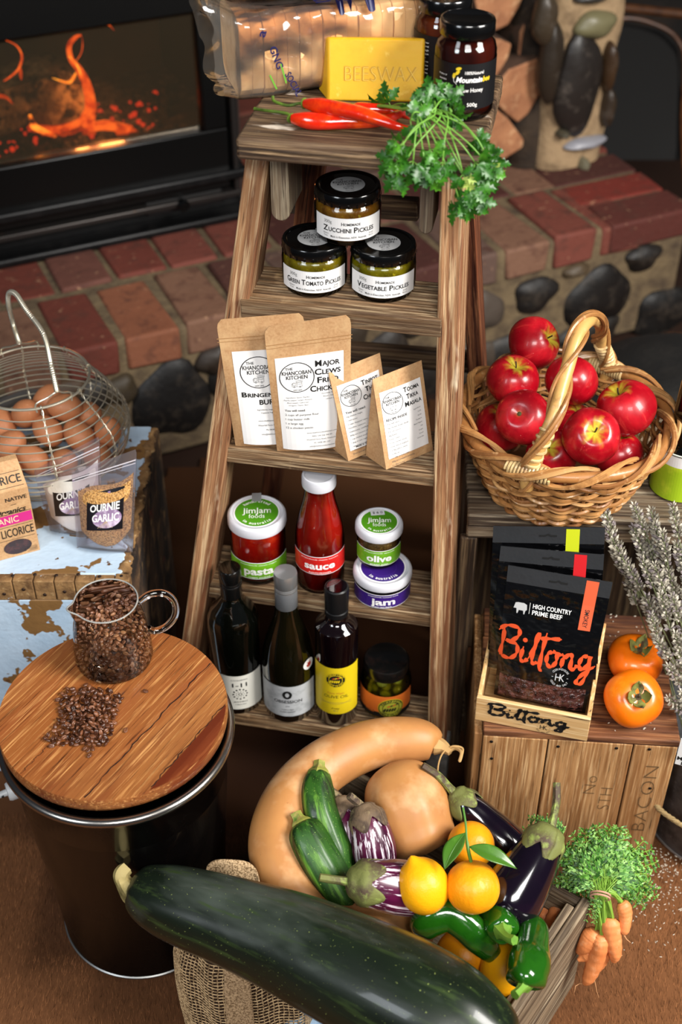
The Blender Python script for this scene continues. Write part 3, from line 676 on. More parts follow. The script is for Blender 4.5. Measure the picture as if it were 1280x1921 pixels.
def loaf(label, X, Y, Z, rz, L, n, lift, words):
    t = thing('bread_loaf', label, 'bread', (X, Y, Z), rz, 'bagged loaves on the top board')
    H, Dp = .098, .100
    def sect(u, grow=0):
        a = 2*pi*u; p = 5; q = 1/((abs(cos(a))**p+abs(sin(a))**p)**(1/p)); x = q*cos(a); z = q*sin(a)
        bul = 1+.05*max(0, z)
        return x*(Dp/2+grow)*bul, H/2+z*(H/2+grow)
    for k in range(n):
        x0 = k*L/n; mb = MB(); m_ = 28; wob = .0015*sin(k*2.3)
        v = []
        for xx, g in ((x0+.0001, -.0006), (x0+.0008, 0), (x0+L/n-.0008, 0), (x0+L/n-.0001, -.0006)):
            for i in range(m_):
                y, z = sect(i/m_, g); v.append((xx, y+wob, max(z, 0)+.001))
        f = [(r_*m_+i, r_*m_+(i+1) % m_, (r_+1)*m_+(i+1) % m_, (r_+1)*m_+i) for r_ in range(3) for i in range(m_)]
        mb.add(v, [tuple(range(m_))[::-1]], 1); mb.f += f; mb.m += [0]*len(f); mb.f.append(tuple(range(3*m_, 4*m_))); mb.m.append(1)
        if k < 4 or k % 2 == 0 or True: obj('slice', mb, [CRUST, CRUMB], t, angle=30)
    R_ = random.Random(int(L*1e4)); mb = MB()
    def bf(u, v):
        s_ = v; x = -.022+s_*(L+.05); g = .0030+.0016*sin(5*u*2*pi+s_*7)+.0010*sin(9*u*2*pi-s_*17)
        y, z = sect(u, g)
        if x < 0:
            q = -x/.022; c_ = H*.5; kk = 1-.22*q*q if lift < .1 else 1-.10*q
            y = y*kk; z = c_+(z-c_)*kk+(lift*.10*q if z > c_ else 0); x -= .004*sin(6*u*2*pi)*q
            if lift > .1: x -= .012*q*max(0, z/H)
        if x > L: kk = 1-((x-L)/.03)**2*.5; y *= kk; z = H*.5+(z-H*.5)*kk
        return (x, y, max(z, -.0005)+.0008)
    mb.grid(bf, 72, 48)
    obj('plastic_bag', mb, BAG, t)
    D = Decal()
    for txt, x, y, h, w__, rt, m in words: D.text(txt, x, y, h, m, w=w__, rot=rt, bold=.045)
    if lift > .1:
        D.line([(.034, .030), (.042, .012)], .0018, GRN); D.line([(.048, .042), (.054, .018)], .0018, GRN)
    def fm(x, y, o):
        # y runs up the front face and then back over the top
        yy = y
        if yy < .094: return (x, -Dp/2-.0055-o-.001*sin(20*x), yy+.002)
        return (x, -Dp/2+(yy-.094)+.000, H+.0085+o)
    D.build('lettering', t, fm)
    return t
words1 = [('a', .026, .080, .010, .008, 1.2, NAVY), ('GNG', .043, .050, .0085, .028, -1.25, NAVY), ('SOCIAL', .063, .016, .008, .032, -1.1, NAVY),
          ('ubal', .102, .122, .018, .05, -1.45, NAVY), ('tong', .130, .118, .017, .05, -1.35, NAVY), ('ripp', .158, .116, .016, .05, -1.25, NAVY)]
loaf('lower sliced loaf in a printed clear bag standing behind the beeswax', -.134, 1.552, 1.05, radians(17), .25, 17, .28, words1)
loaf('upper sliced loaf in clear bag lying on the other loaf at the top edge', -.116, 1.585, 1.1585, radians(10), .235, 16, .02, [('e', .052, .020, .016, .014, -1.4, NAVY), ('u', .105, .016, .016, .014, -1.4, NAVY), ('h', .14, .020, .016, .016, -1.3, NAVY)])
mb = MB(); p = at(385, -4, Y=1.6); mb.grid(lambda u, v: ((.008+.028*v*(1+.3*sin(6*2*pi*u)))*cos(2*pi*u), .02*sin(2*pi*u)*v+.003*sin(9*u*6), -.03*(1-v)**2+.004*sin(12*pi*u)), 48, 12)
tag(obj('plastic_wrapper_end', mb, BAG, loc=p+Vector((.005, 0, .012))), 'crumpled clear plastic bag end beside the upper loaf', 'plastic bag')

# ------------------------------------------------------------ chillies
CHIL = mat('chilli_red', 'd0220a', .16, spec=.6, coat=.8, vars=[('ec4a08', 18, (1, 1, 1), .55, .72), ('a81206', 40, (1, 1, 1), .58, .8)], bump=(45, (1, 1, 1), .25, .004))
CSTEM = mat('green_stem', '5d7a24', .5, vars=[('3a4a18', 60, (1, 1, 1), .4, .7)])
def chilli(label, pts, rmax, stem):
    P = [at(x, y, z=z) for x, y, z in pts]; o = P[0]
    t = thing('red_chilli', label, 'chilli', o, group='red chillies on the top board')
    q = cr([p-o for p in P], 6); n = len(q); mb = MB()
    rr = [rmax*(.55+.45*min(1, i/(n*.12)))*(1-(i/(n-1))**2.4*.93) for i in range(n)]
    mb.tube(q, rr, 16, cross=lambda a, t_: 1+.04*sin(3*a+7*t_)+.03*sin(2*a+19*t_)); obj('pod', mb, CHIL, t)
    S = [at(x, y, z=z)-o for x, y, z in stem]; q = cr([Vector((0, 0, 0))]+S, 6); n = len(q); mb = MB()
    mb.tube(q, [.0065 if i == 0 else (.0065 if i == 1 else max(.0018, .005-.0012*i)) for i in range(n-1)]+[.0022], 10); obj('stem', mb, CSTEM, t)
chilli('front red chilli with crooked green stem lying along the board edge', [(548, 222, 1.060), (600, 228, 1.060), (660, 228, 1.060), (715, 226, 1.060), (750, 214, 1.060), (767, 208, 1.062)], .0098, [(538, 213, 1.062), (505, 208, 1.06), (478, 204, 1.056)])
chilli('upper red chilli lying across the front one, nearest the beeswax', [(572, 194, 1.072), (620, 202, 1.074), (670, 212, 1.075), (715, 226, 1.073), (750, 238, 1.070), (778, 241, 1.067)], .0092, [(560, 194, 1.07), (540, 198, 1.066), (515, 190, 1.066), (512, 182, 1.068)])
chilli('third red chilli half hidden behind the upper one at the beeswax foot', [(660, 203, 1.059), (700, 205, 1.059), (735, 208, 1.058), (770, 224, 1.056)], .0075, [(650, 202, 1.06), (640, 200, 1.06)])

# ------------------------------------------------------------ leafy things
LEAF = mat('parsley_green', '24560f', .42, spec=.4, coat=.12, vars=[('47801c', 35, (1, 1, 1), .48, .68), ('123408', 60, (1, 1, 1), .5, .7)])
LEAF_Y = mat('pale_leaf', '9ab050', .5)
STEMG = mat('fresh_stem', '6a9a3a', .4)
def lobed(mb, c, d, n_, s, m=0, R=random):
    "one three lobed, toothed leaf: centre, direction, normal, size"
    d = Vector(d).normalized(); n_ = Vector(n_); n_ = (n_-d*n_.dot(d)).normalized(); w = d.cross(n_)
    for ang, L in ((0, 1), (.95, .75), (-.95, .75)):
        dd = d*cos(ang)+w*sin(ang); ww = dd.cross(n_); pts = []
        prof = [(0, .04), (.28, .10), (.46, .34), (.50, .15), (.68, .34), (.72, .13), (.86, .20), (.88, .09), (1, 0)]
        v = [c+dd*0]; k = len(mb.v); cup = R.uniform(-.25, .35)
        left = []; right = []; mid = []
        for t, q in prof:
            base = Vector(c)+dd*(s*L*t)-n_*(s*L*t*t*.35*(1+cup)); mid.append(base)
            left.append(base+ww*(s*q)+n_*(s*q*.45)); right.append(base-ww*(s*q)+n_*(s*q*.45))
        N = len(prof); v = mid+left+right; f = []
        for i in range(N-1): f += [(i, i+1, N+i+1, N+i), (i, 2*N+i, 2*N+i+1, i+1)]
        mb.add(v, f, m)
def curve_pts(a, b, sag, n=8, side=Vector((0, 0, 0))):
    a = Vector(a); b = Vector(b)
    return [a.lerp(b, i/n)+Vector((0, 0, 1))*sag*4*(i/n)*(1-i/n)+side*4*(i/n)*(1-i/n) for i in range(n+1)]
pa = thing('parsley_bunch', 'fresh flat leaf parsley draped over the right edge of the top board', 'parsley', at(700, 195, z=1.056))
heads_skip = {3, 5, 6, 13, 15, 19, 26, 28}
R = random.Random(21); base = at(690, 196, z=1.056)
heads = [(770, 225, None, 1.362), (795, 205, None, 1.40), (815, 195, None, 1.41), (790, 240, None, 1.36), (842, 214, None, 1.385), (862, 238, None, 1.37), (828, 250, None, 1.36), (890, 255, None, 1.365), (758, 262, None, 1.335), (806, 275, None, 1.335),
         (775, 298, None, 1.33), (750, 318, None, 1.328), (798, 320, None, 1.33), (765, 340, None, 1.327), (830, 300, None, 1.33), (866, 275, None, 1.335), (890, 300, None, 1.33), (912, 290, None, 1.33), (868, 322, None, 1.325), (900, 335, None, 1.325), (880, 352, None, 1.322), (862, 372, None, 1.322), (892, 372, None, 1.322), (916, 312, None, 1.33), (838, 190, None, 1.41), (733, 200, 1.06, None), (845, 268, None, 1.335), (742, 290, None, 1.33), (815, 225, None, 1.365)]
hub = {0: at(760, 205, z=1.062)}
for k, (x, y, z, Y) in enumerate(heads):
    if k in heads_skip: continue
    p = at(x, y, z=z) if z else at(x, y, Y=Y)
    if z is None and y > 250 and x < 905: p = p+Vector((0, -.006, 0))
    mb = MB(); mid = at(800+R.uniform(-25, 50), 225, Y=1.372); mid.z = max(mid.z, 1.062)
    P = [base+Vector((0, R.uniform(-.004, .004), 0)), base.lerp(mid, .6)+Vector((0, 0, .006)), mid+Vector((0, 0, .008)), p.lerp(mid, .35)+Vector((0, -.008, .012)), p]
    q = cr([v-pa.location for v in P], 5); mb.tube(q, [.0014-.0007*i/len(q) for i in range(len(q))], 6, m=1)
    dirv = (p-mid); dirv = dirv.normalized() if dirv.length > .02 else Vector((.3, -.8, .2))
    c0 = p-pa.location
    for j in range(3):
        a = (-.9, .9, 0)[j]+R.gauss(0, .2); vw = (Vector((0, 0, CAM_Z))-p).normalized(); nn = (vw+Vector((R.gauss(0, .6), R.gauss(0, .3), R.gauss(0, .6)))).normalized()
        dd = Quaternion(vw, a) @ (dirv-vw*dirv.dot(vw)).normalized()
        cc = c0+dd*R.uniform(.002, .007)+vw*R.uniform(0, .006); mb.tube([c0, cc], .0005, 5, m=1)
        lobed(mb, cc, dd, nn, R.uniform(.016, .027), 2 if k in (23, 18) and j == 2 else 0, R)
    obj('sprig', mb, [LEAF, STEMG, LEAF_Y], pa, angle=180)
# ------------------------------------------------------------ pouches and paper bags on the second tread
def pouch(name, label, cat, BL, BR, TL, TR, th, mats, group=None, part='pouch', round_=.06, npow=2.5, back=.5):
    BL, BR, TL, TR = [Vector(p) for p in (BL, BR, TL, TR)]; o = (BL+BR)/2; o.z = min(BL.z, BR.z)
    t = thing(name, label, cat, o, group=group)
    n = (BR-BL).cross(TL-BL).normalized()   # towards viewer
    if n.y > 0: n = -n
    def S(u, v, sd=1, off=0):
        e = max(0, (v-.92)/.08); cut = round_*(1-sqrt(max(0, 1-e*e))) if v > .92 else 0
        u2 = cut+u*(1-2*cut)
        p = BL.lerp(BR, u2).lerp(TL.lerp(TR, u2), v)
        f = (1-(v/.80)**1.6) if v < .80 else 0
        b = max(0, 1-abs(2*u-1)**npow)*max(0, f)*(1 if v > .04 else .4+.6*v/.04)
        low = -.0 if v > .15 else 0
        q = p+n*(th*b*(1 if sd > 0 else -back)+sd*.0006+off*sd)
        if v < .1: q = q-Vector((0, 0, .0))
        return q-o
    mb = MB(); mb.grid(lambda u, v: S(u, v, 1), 24, 36, 0); mb.grid(lambda u, v: S(u, v, -1), 24, 36, 0, flip=True)
    k = 25; N = 25*37
    for j in range(36):
        mb.f.append((j*k, N+j*k, N+(j+1)*k, (j+1)*k)); mb.f.append((j*k+24, (j+1)*k+24, N+(j+1)*k+24, N+j*k+24)); mb.m += [0, 0]
    for i in range(24): mb.f.append((i, i+1, N+i+1, N+i)); mb.f.append((36*k+i, N+36*k+i, N+36*k+i+1, 36*k+i+1)); mb.m += [0, 0]
    body = obj(part, mb, mats, t, angle=60)
    W = ((BR-BL).length+(TR-TL).length)/2; Hh = ((TL-BL).length+(TR-BR).length)/2
    def fm(x, y, o_): return S(.5+x/W, y/Hh, 1, o_)
    return t, fm, W, Hh, body
def kitchen_label(t, fm, W, Hh, lw, lh, cx, cy, title, lines, foot):
    D = Decal(); D.rect(cx-lw/2, cy-lh/2, cx+lw/2, cy+lh/2, WHITE_PAPER, 1, 14)
    # subdivide vertically as well so that it follows the bulge
    D2 = Decal(); n = 14
    for k in range(n): D2.rect(cx-lw/2, cy-lh/2+lh*k/n, cx+lw/2, cy-lh/2+lh*(k+1)/n, WHITE_PAPER, 1, 14)
    D2.build('label', t, fm, .0003); return D
p2 = .5955
t, fm, W, Hh, _ = pouch('spice_pouch', 'tall brown paper pouch labelled bringenburg, partly behind the next pouch', 'pouch', (-.146, 1.424, p2), (-.050, 1.432, p2), at(405, 600, Y=1.420), at(571, 587, Y=1.420), .012, KRAFT, 'pouches and bags on the second tread')
lw, lh, cx, cy = .082, .150, .002, .083
kitchen_label(t, fm, W, Hh, lw, lh, cx, cy, '', [], '')
D = Decal(); D.kitchen(cx-.010, cy+.042, .0235, BLACK_INK)
smallcaps(D, 'BRINGENBURG', cx-.001, cy+.008, .0075, .068, BLACK_INK, .06); D.text('BURGER', cx+.008, cy-.004, .0075, BLACK_INK, bold=.06)
for k, s_ in enumerate(['Ingredients: Sugar, Salt, Paprika,', 'Cayenne Pepper, Garlic']): D.text(s_, cx+.004, cy-.016-.005*k, .0022, GREY_INK, bold=.01)
for k, s_ in enumerate(['www.thekhancobankitchen.com', 'Waterfall Farm Road, Khancoban', 'Ph: 0438 381 229', 'info@thekhancobankitchen']): D.text(s_, cx+.006, cy-.034-.0075*k, .0024, GREY_INK, bold=.01)
D.build('lettering', t, fm, .0004)
D = Decal(); D.line([(-.055, Hh*.86), (.055, Hh*.86)], .0012, mat('kraft_crease', 'a3794c', .7), 1); D.line([(-.055, Hh*.835), (.055, Hh*.835)], .0008, MATS['kraft_crease'], 1); D.build('seal_line', t, fm, .0003)
t, fm, W, Hh, _ = pouch('spice_pouch', 'tall brown paper pouch labelled major clews, in front of the bringenburg one', 'pouch', (-.088, 1.412, p2), (.012, 1.424, p2), at(495, 614, Y=1.404), at(659, 590, Y=1.404), .013, KRAFT, 'pouches and bags on the second tread')
lw, lh, cx, cy = .088, .152, 0, .084
kitchen_label(t, fm, W, Hh, lw, lh, cx, cy, '', [], '')
D = Decal(); D.kitchen(cx-.0175, cy+.044, .0225, BLACK_INK)
for k, (s_, w_) in enumerate([('MAJOR', .032), ('CLEWS', .034), ('FRIED', .028), ('CHICKEN', .040)]): smallcaps(D, s_, cx+.023-(.004 if k == 3 else 0), cy+.062-.0125*k, .0088, w_, BLACK_INK, .05)
for k, s_ in enumerate(['Ingredients: Spices, Paprika,', 'Paprika pepper, Ginger, Mustard,', 'Black pepper, Celery Salt,', 'Oregano, Thyme, Basil']): D.text(s_, cx-.018, cy+.013-.0042*k, .0020, GREY_INK, bold=0)
for k, s_ in enumerate(['Gourmet herb & spice', 'Blend - Gluten free', 'contain traces']): D.text(s_, cx+.028, cy+.016-.0046*k, .0022, GREY_INK, bold=0)
for k, s_ in enumerate(['You will need:', '2 cups all purpose flour', '1 cup butter milk', '1 x large egg', '12 x chicken pieces']): D.text(s_, cx-.037, cy-.008-.0072*k, .0034, BLACK_INK, bold=.03 if k == 0 else 0, align='l')
for k, s_ in enumerate(['www.thekhancobankitchen.com', 'ABN: 549 336 340 84', 'Waterfall Farm Road, Khancoban', 'Ph: 0438 381 229', 'info@thekhancobankitchen']): D.text(s_, cx+.012, cy-.046-.0058*k, .0023, GREY_INK, bold=0)
D.build('lettering', t, fm, .0004)
D = Decal(); D.line([(-.055, Hh*.86), (.055, Hh*.86)], .0012, MATS['kraft_crease'], 1); D.line([(-.055, Hh*.835), (.055, Hh*.835)], .0008, MATS['kraft_crease'], 1); D.build('seal_line', t, fm, .0003)

def gusset_bag(label, FL, FR, BLk, RL, RR, title, lines, tw):
    FL, FR, BLk, RL, RR = [Vector(p) for p in (FL, FR, BLk, RL, RR)]; BRk = FR+(BLk-FL); o = (FL+FR+BLk+BRk)/4
    t = thing('spice_bag', label, 'paper bag', o, group='pouches and bags on the second tread')
    n = (FR-FL).cross(RL-FL).normalized(); n = -n if n.y > 0 else n
    mb = MB(); ll_ = lambda v: v-o
    def fr(u, v): return ll_(FL.lerp(FR, u).lerp(RL.lerp(RR, u), v))+n*(.004*sin(pi*v)*sin(pi*u))
    def bk(u, v): return ll_(BLk.lerp(BRk, u).lerp(RL.lerp(RR, u), v))+Vector((0, .0006, 0))
    mb.grid(fr, 12, 16); mb.grid(bk, 12, 16, flip=True)
    for a, b, r_, s_ in ((FL, BLk, RL, 1), (FR, BRk, RR, -1)):
        inn = ((FR-FL) if s_ > 0 else (FL-FR)).normalized()
        midb = (a+b)/2; nj = 10; v = []
        for j in range(nj+1):
            q = j/nj; A_ = a.lerp(r_, q); B_ = b.lerp(r_, q); M_ = (A_+B_)/2+inn*(.012*min(1, max(0, (q-.12)*3))*(1-q)); v += [ll_(A_), ll_(M_), ll_(B_)]
        f = []
        for j in range(nj):
            for i in range(2): f.append((j*3+i, j*3+i+1, j*3+i+4, j*3+i+3))
        mb.add(v, f)
    mb.add([ll_(FL), ll_(FR), ll_(BRk), ll_(BLk)], [(0, 3, 2, 1)])
    obj('paper_bag', mb, KRAFT, t, angle=25)
    W = (FR-FL).length; Hh = (RL-FL).length
    fm = lambda x, y, o_: fr(.5+x/W, y/Hh)+n*o_
    lw, lh = W*.84, Hh*.74; cy = Hh*.47; D = Decal(); k = 8
    for j in range(k): D.rect(-lw/2, cy-lh/2+lh*j/k, lw/2, cy-lh/2+lh*(j+1)/k, WHITE_PAPER, 1, 8)
    D.build('label', t, fm, .0003)
    D = Decal(); D.kitchen(-lw*.24, cy+lh*.30, lw*.235, BLACK_INK)
    for j, (s_, w_) in enumerate(title): smallcaps(D, s_, lw*.24, cy+lh*.42-.0105*j, .0068, w_, BLACK_INK, .05)
    D.text(lines[0], -lw*.44, cy+lh*.08, .0036, BLACK_INK, bold=.03, align='l')
    for j, s_ in enumerate(lines[1:]): D.text(s_, -lw*.44, cy+lh*.02-.0058*j, .0023, GREY_INK, bold=0, align='l')
    for j in range(9): D.text(['Ingredients', 'Chilli', 'Garlic', 'Turmeric', 'Black Pepper', 'Salt', 'Ginger', 'Cumin', 'Coriander'][j], lw*.40, cy+lh*.10-.0056*j, .0020, GREY_INK, bold=0, align='r')
    if tw: D.text('Made in Khancoban', -lw*.35, cy-lh*.46, .0030, BLACK_INK, bold=.03, align='l')
    D.build('lettering', t, fm, .0004)
gusset_bag('folded paper spice bag labelled tinpot, third along the second tread', (.010, 1.388, p2), (.072, 1.431, p2), (-.017, 1.424, p2), at(617, 700, Y=1.404), at(713, 662, Y=1.440), [('TINPOT', .026), ('THAI', .018), ('CHICKEN', .028)],
           ['You will need:', '1kg chicken thighs', '1 red onion', '2 cups chopped vegies', '(zucchini, capsicum,', 'mushrooms, cauliflower)', '400g can coconut cream', '1 cup chicken stock', '1 tbsp brown sugar', '1 tbsp lemon juice', '1 tbsp peanut oil', 'Fresh basil and coriander'], True)
gusset_bag('folded paper spice bag labelled tooma tikka masala, rightmost on the second tread', (.061, 1.369, p2), (.127, 1.413, p2), (.034, 1.401, p2), at(699, 712, Y=1.386), at(791, 676, Y=1.428), [('TOOMA', .026), ('TIKKA', .020), ('MASALA', .028)],
           ['RECIPE INSIDE', 'You will need:', '1kg chicken breast diced', '2 x red onions', '50g butter', '125ml cream', '125ml chicken stock', '125ml natural yoghurt', '1 x 30g jalfrezi sauce', '1 x 30g oil', '1 x 140g tomato paste', '400g can chopped tomatoes', '2 x 30ml honey'], False)

# ------------------------------------------------------------ third tread: jars and sauce
WLID = mat('white_lid', 'c9c9cf', .3, coat=.3)
def jar(label, cat, X, Y, Z, r, h, lidh, fillm, rz=0, group='white lidded jars and sauce on the third tread', lidr=None, name='sauce_jar'):
    t = thing(name, label, cat, (X, Y, Z), rz, group); lr = lidr or r+.0015; b = h-lidh
    mb = MB(); mb.lathe([(0, .004), (r-.008, .004), (r-.0028, .009), (r-.0022, .014), (r-.0022, b-.012), (r-.005, b-.006), (0, b-.006)], 48); obj('contents', mb, fillm, t)
    mb = MB(); mb.lathe([(0, 0), (r-.008, 0), (r-.002, .003), (r, .010), (r, b-.011), (r-.003, b-.003), (r-.004, b+.002)], 56); obj('glass', mb, GLASS, t)
    mb = MB(); mb.lathe([(r-.004, b), (lr, b), (lr+.0004, b+.002), (lr, h-.004), (lr-.002, h-.001), (lr-.0045, h), (lr-.007, h-.0014), (lr-.009, h-.002), (0, h-.002)], 64); lid = obj('lid', mb, WLID, t)
    return t, lid
LGREEN = mat('jam_green', '6ba81e', .4); DGREEN = mat('lid_green', '4a8a16', .4); WL = mat('label_white', 'ece8ea', .4); RED = mat('label_red', 'c8201a', .4); PURP = mat('label_purple', '34186e', .4); LGREEN2 = mat('pattern_green', '5a9616', .4); RED2 = mat('pattern_red', 'a8140f', .4); PURP2 = mat('pattern_purple', '4a2c86', .4)
def lidlabel(lid, r, h, m, top, mid=True):
    D = Decal(); D.disc(0, 0, r*.80, WL, 1, n=48); D.disc(0, 0, r*.75, m, 2, n=48)
    if top: D.arc_text('handcrafted', 0, 0, r*.60, r*.13, WHITE_INK, 0, .155)
    if mid: D.text('JimJam', 0, r*.10, r*.30, WHITE_INK, w=r*.98, bold=.01); D.text('foods', 0, -r*.20, r*.22, WHITE_INK, w=r*.55, bold=-.005)
    s_ = 'in australia'; n = len(s_)
    for i, ch in enumerate(s_):
        if ch != ' ':
            a = .145*(i-(n-1)/2); D.text(ch, r*.60*sin(a), -r*.60*cos(a), r*.13, WHITE_INK, rot=a, bold=.02)
    D.ring(0, 0, r*.47, r*.012, MATS['pattern_green'] if m is DGREEN else PURP2, 3)
    D.build('lid_label', lid, flat_up(h-.0018), .0003)
def band(t, R_, z, h, m, m2, word, sub, top, sw, wh=.0105, W=None):
    W = W or R_*2.7; D = Decal(); cur = lambda x: -.0
    D.rect(-W/2, -h/2, W/2, h/2, WL, 1, 36); D.rect(-W/2, -h/2+.0011, W/2, h/2-.0011, m, 2, 36)
    R__ = random.Random(4)
    for k in range(7):
        x0 = -W*.46+k*W*.15; D.ring(x0, R__.uniform(-.003, .003), h*.26, .0004, m2, 3, 20); D.ring(x0, 0, h*.14, .0004, m2, 3, 16)
    D.text(word, 0, -.0003, wh, WHITE_INK, w=sw, bold=.06, lay=4); D.text(top, 0, h*.36, .0017, WHITE_INK, w=sw*1.25, bold=.02, lay=4); D.text(sub, 0, -h*.38, .0024, WHITE_INK, w=sw*.72, bold=.03, lay=4)
    D.build('label', t, cyl(R_, z), .0004)
TOM = mat('tomato_sauce', 'a3140a', .12, spec=.5, coat=.7, vars=[('b82c10', 40, (1, 1, 1), .5, .65), ('7e0c06', 90, (1, 1, 1), .6, .7)])
OLV = mat('olive_paste', '6a4a1c', .5, vars=[('4a300e', 160, (1, 1, 1), .45, .6), ('9a7a3a', 260, (1, 1, 1), .58, .68)], bump=(220, (1, 1, 1), .6, .003))
JAMF = mat('dark_jam', '0d0408', .1, coat=1)
CLR = clear('clear_tape', 'ffffff', .2, 1.5, milk=('e8e8e8', .35))
def tape(lid, r, h):
    mb = MB(); mb.add([(-.007, r*.55, h), (.007, r*.55, h), (.007, r+.001, h), (-.007, r+.001, h), (.007, r+.0022, h-.006), (-.007, r+.0022, h-.006)], [(0, 1, 2, 3), (3, 2, 4, 5)]); obj('seal_strip', mb, CLR, lid, smooth=False)
t, lid = jar('large red pasta sauce jar with white lid and green band', 'jar', -.1235, 1.444, .3485, .0415, .112, .017, TOM, rz=.05, lidr=.0432)
lidlabel(lid, .0425, .112, DGREEN, True); tape(lid, .042, .1125); band(t, .0415, .032, .032, LGREEN, LGREEN2, 'pasta', 'veggie packed', 'jimjamfoods classic veggie', .045, .0135)
t, lid = jar('small green olive paste jar standing on the lid of the jam jar', 'jar', .055, 1.412, .4007, .0318, .069, .0145, OLV, lidr=.0346)
lidlabel(lid, .0345, .069, DGREEN, False)
band(t, .0318, .0245, .0285, LGREEN, LGREEN2, 'olive', 'green juan', 'jimjamfoods spanish', .037, .0115)
D = Decal(); D.rect(-.010, .014, .010, .029, mat('price_sticker', 'd5d5d5', .6), 5, 2); D.text('$ 6 0', 0, .020, .005, BLACK_INK, lay=6); D.build('price_sticker', lid, flat_up(.0671, .1), .0003)
t, lid = jar('low purple banded jam jar with white lid under the olive jar', 'jar', .061, 1.3915, .3485, .0415, .0520, .0135, JAMF, lidr=.0432)
lidlabel(lid, .0425, .0520, PURP, False, False); band(t, .0415, .0195, .026, PURP, PURP2, 'jam', 'very very berry', 'jimjamfoods summer fruits', .036, .012)
t = thing('sauce_bottle', 'tall red tomato sauce bottle with white lid in the middle of the third tread', 'sauce bottle', (-.031, 1.419, .3485), 0, 'white lidded jars and sauce on the third tread')
pr = [(0, .003), (.030, .003), (.0335, .008), (.0345, .015), (.0345, .088), (.033, .105), (.028, .130), (.0225, .152), (.020, .168), (.0195, .176), (0, .176)]
mb = MB(); mb.lathe(pr, 48); obj('sauce', mb, mat('smooth_tomato_sauce', 'a81a10', .15, coat=.6, vars=[('8c0f08', 18, (1, 1, 1), .5, .7)]), t)
mb = MB(); mb.lathe([(0, 0), (.030, 0), (.035, .004), (.0362, .012), (.0362, .089), (.0345, .107), (.029, .133), (.0235, .155), (.0212, .170), (.0212, .190)], 56); obj('glass', mb, GLASS, t)
mb = MB(); mb.lathe([(.0205, .184), (.0245, .184), (.0248, .186), (.0245, .199), (.0232, .2015), (.0212, .202), (.0195, .2008), (.018, .2002), (0, .2002)], 48); lid = obj('lid', mb, WLID, t)
mb = MB(); mb.add([(-.0045, .003, .2012), (.0045, .003, .2012), (.0045, .024, .2030), (-.0045, .024, .2030), (.0045, .0256, .198), (-.0045, .0256, .198)], [(0, 1, 2, 3), (3, 2, 4, 5)]); obj('seal_strip', mb, mat('paper_strip', 'c8c4bc', .6), lid, smooth=False)
band(t, .0362, .060, .034, RED, RED2, 'sauce', 'tomtom', 'jimjamfoods classic tomato', .046, .0125, .100)

# ------------------------------------------------------------ bottom tread: bottles
DKG = mat('dark_bottle_glass', '040503', .04, spec=.7, coat=1)
BRG = mat('brown_green_glass', '0d0b04', .05, spec=.7, coat=1)
OILG = mat('olive_oil_glass', '0a0305', .04, spec=.7, coat=1)
def bottle(name, label, X, Y, rz, prof, glass):
    t = thing(name, label, 'bottle', (X, Y, .1275), rz, 'bottles on the bottom tread')
    mb = MB(); mb.lathe(prof, 56); obj('glass_body', mb, glass, t); return t
def labelbg(t, R_, z0, z1, W, m, extra=None):
    D = Decal(); D.rect(-W/2, 0, W/2, z1-z0, m, 1, 40)
    if extra: extra(D, z1-z0)
    D.build('label', t, cyl(R_, z0), .0004)
LBL = mat('cream_label', 'd8d6cc', .6); LBS = mat('silver_label', 'b4b7ba', .4, vars=[('9a9da0', 60, (1, 1, 1), .5, .7)])
t = bottle('wine_bottle', 'dark wine bottle with black cap and cream label, leftmost of the bottles', -.1625, 1.386, .12, [(0, .006), (.03, .002), (.0375, 0), (.040, .004), (.040, .165), (.0385, .182), (.032, .198), (.022, .210), (.0165, .220), (.0152, .228), (.0148, .276), (0, .276)], DKG)
mb = MB(); mb.lathe([(.0152, .215), (.0160, .216), (.0160, .243), (.0165, .2435), (.0165, .246), (.0158, .247), (.0165, .248), (.0165, .2505), (.0158, .252), (.0165, .253), (.0168, .272), (.0160, .2745), (0, .2752)], 40); obj('cap', mb, mat('black_foil', '0a0a0a', .3, coat=.5), t)
def ex(D, h):
    D.line([(-.03, h-.004), (.03, h-.004)], .0003, GREY_INK); D.text('COURABYRA', .002, h-.009, .0026, GREY_INK, w=.026, bold=.01)
    D.text('1-11', .002, h-.020, .0085, BLACK_INK, w=.023, bold=.04)
    for k in range(12):
        a = 2*pi*k/12; D.disc(.002+.0105*cos(a), h-.040+.0105*sin(a), .0016, BLACK_INK, 3, 8)
    for k in range(9):
        a = 2*pi*k/9; D.disc(.002+.006*cos(a), h-.040+.006*sin(a), .0009, GREY_INK, 3, 8)
    D.ring(.002, h-.040, .0026, .0011, BLACK_INK, n=16); D.text('2018 SHIRAZ', .002, h-.057, .0028, BLACK_INK, w=.022, bold=.02); D.text('TUMBARUMBA', .002, h-.063, .0018, GREY_INK, w=.018)
labelbg(t, .040, .014, .088, .085, LBL, ex)
t = bottle('wine_bottle', 'wine bottle with silver grey capsule and silver label, second of the bottles', -.0805, 1.369, -.04, [(0, .006), (.03, .002), (.038, 0), (.0405, .005), (.041, .100), (.0392, .125), (.034, .150), (.0265, .175), (.0195, .198), (.0163, .220), (.0155, .232), (.015, .282), (0, .282)], BRG)
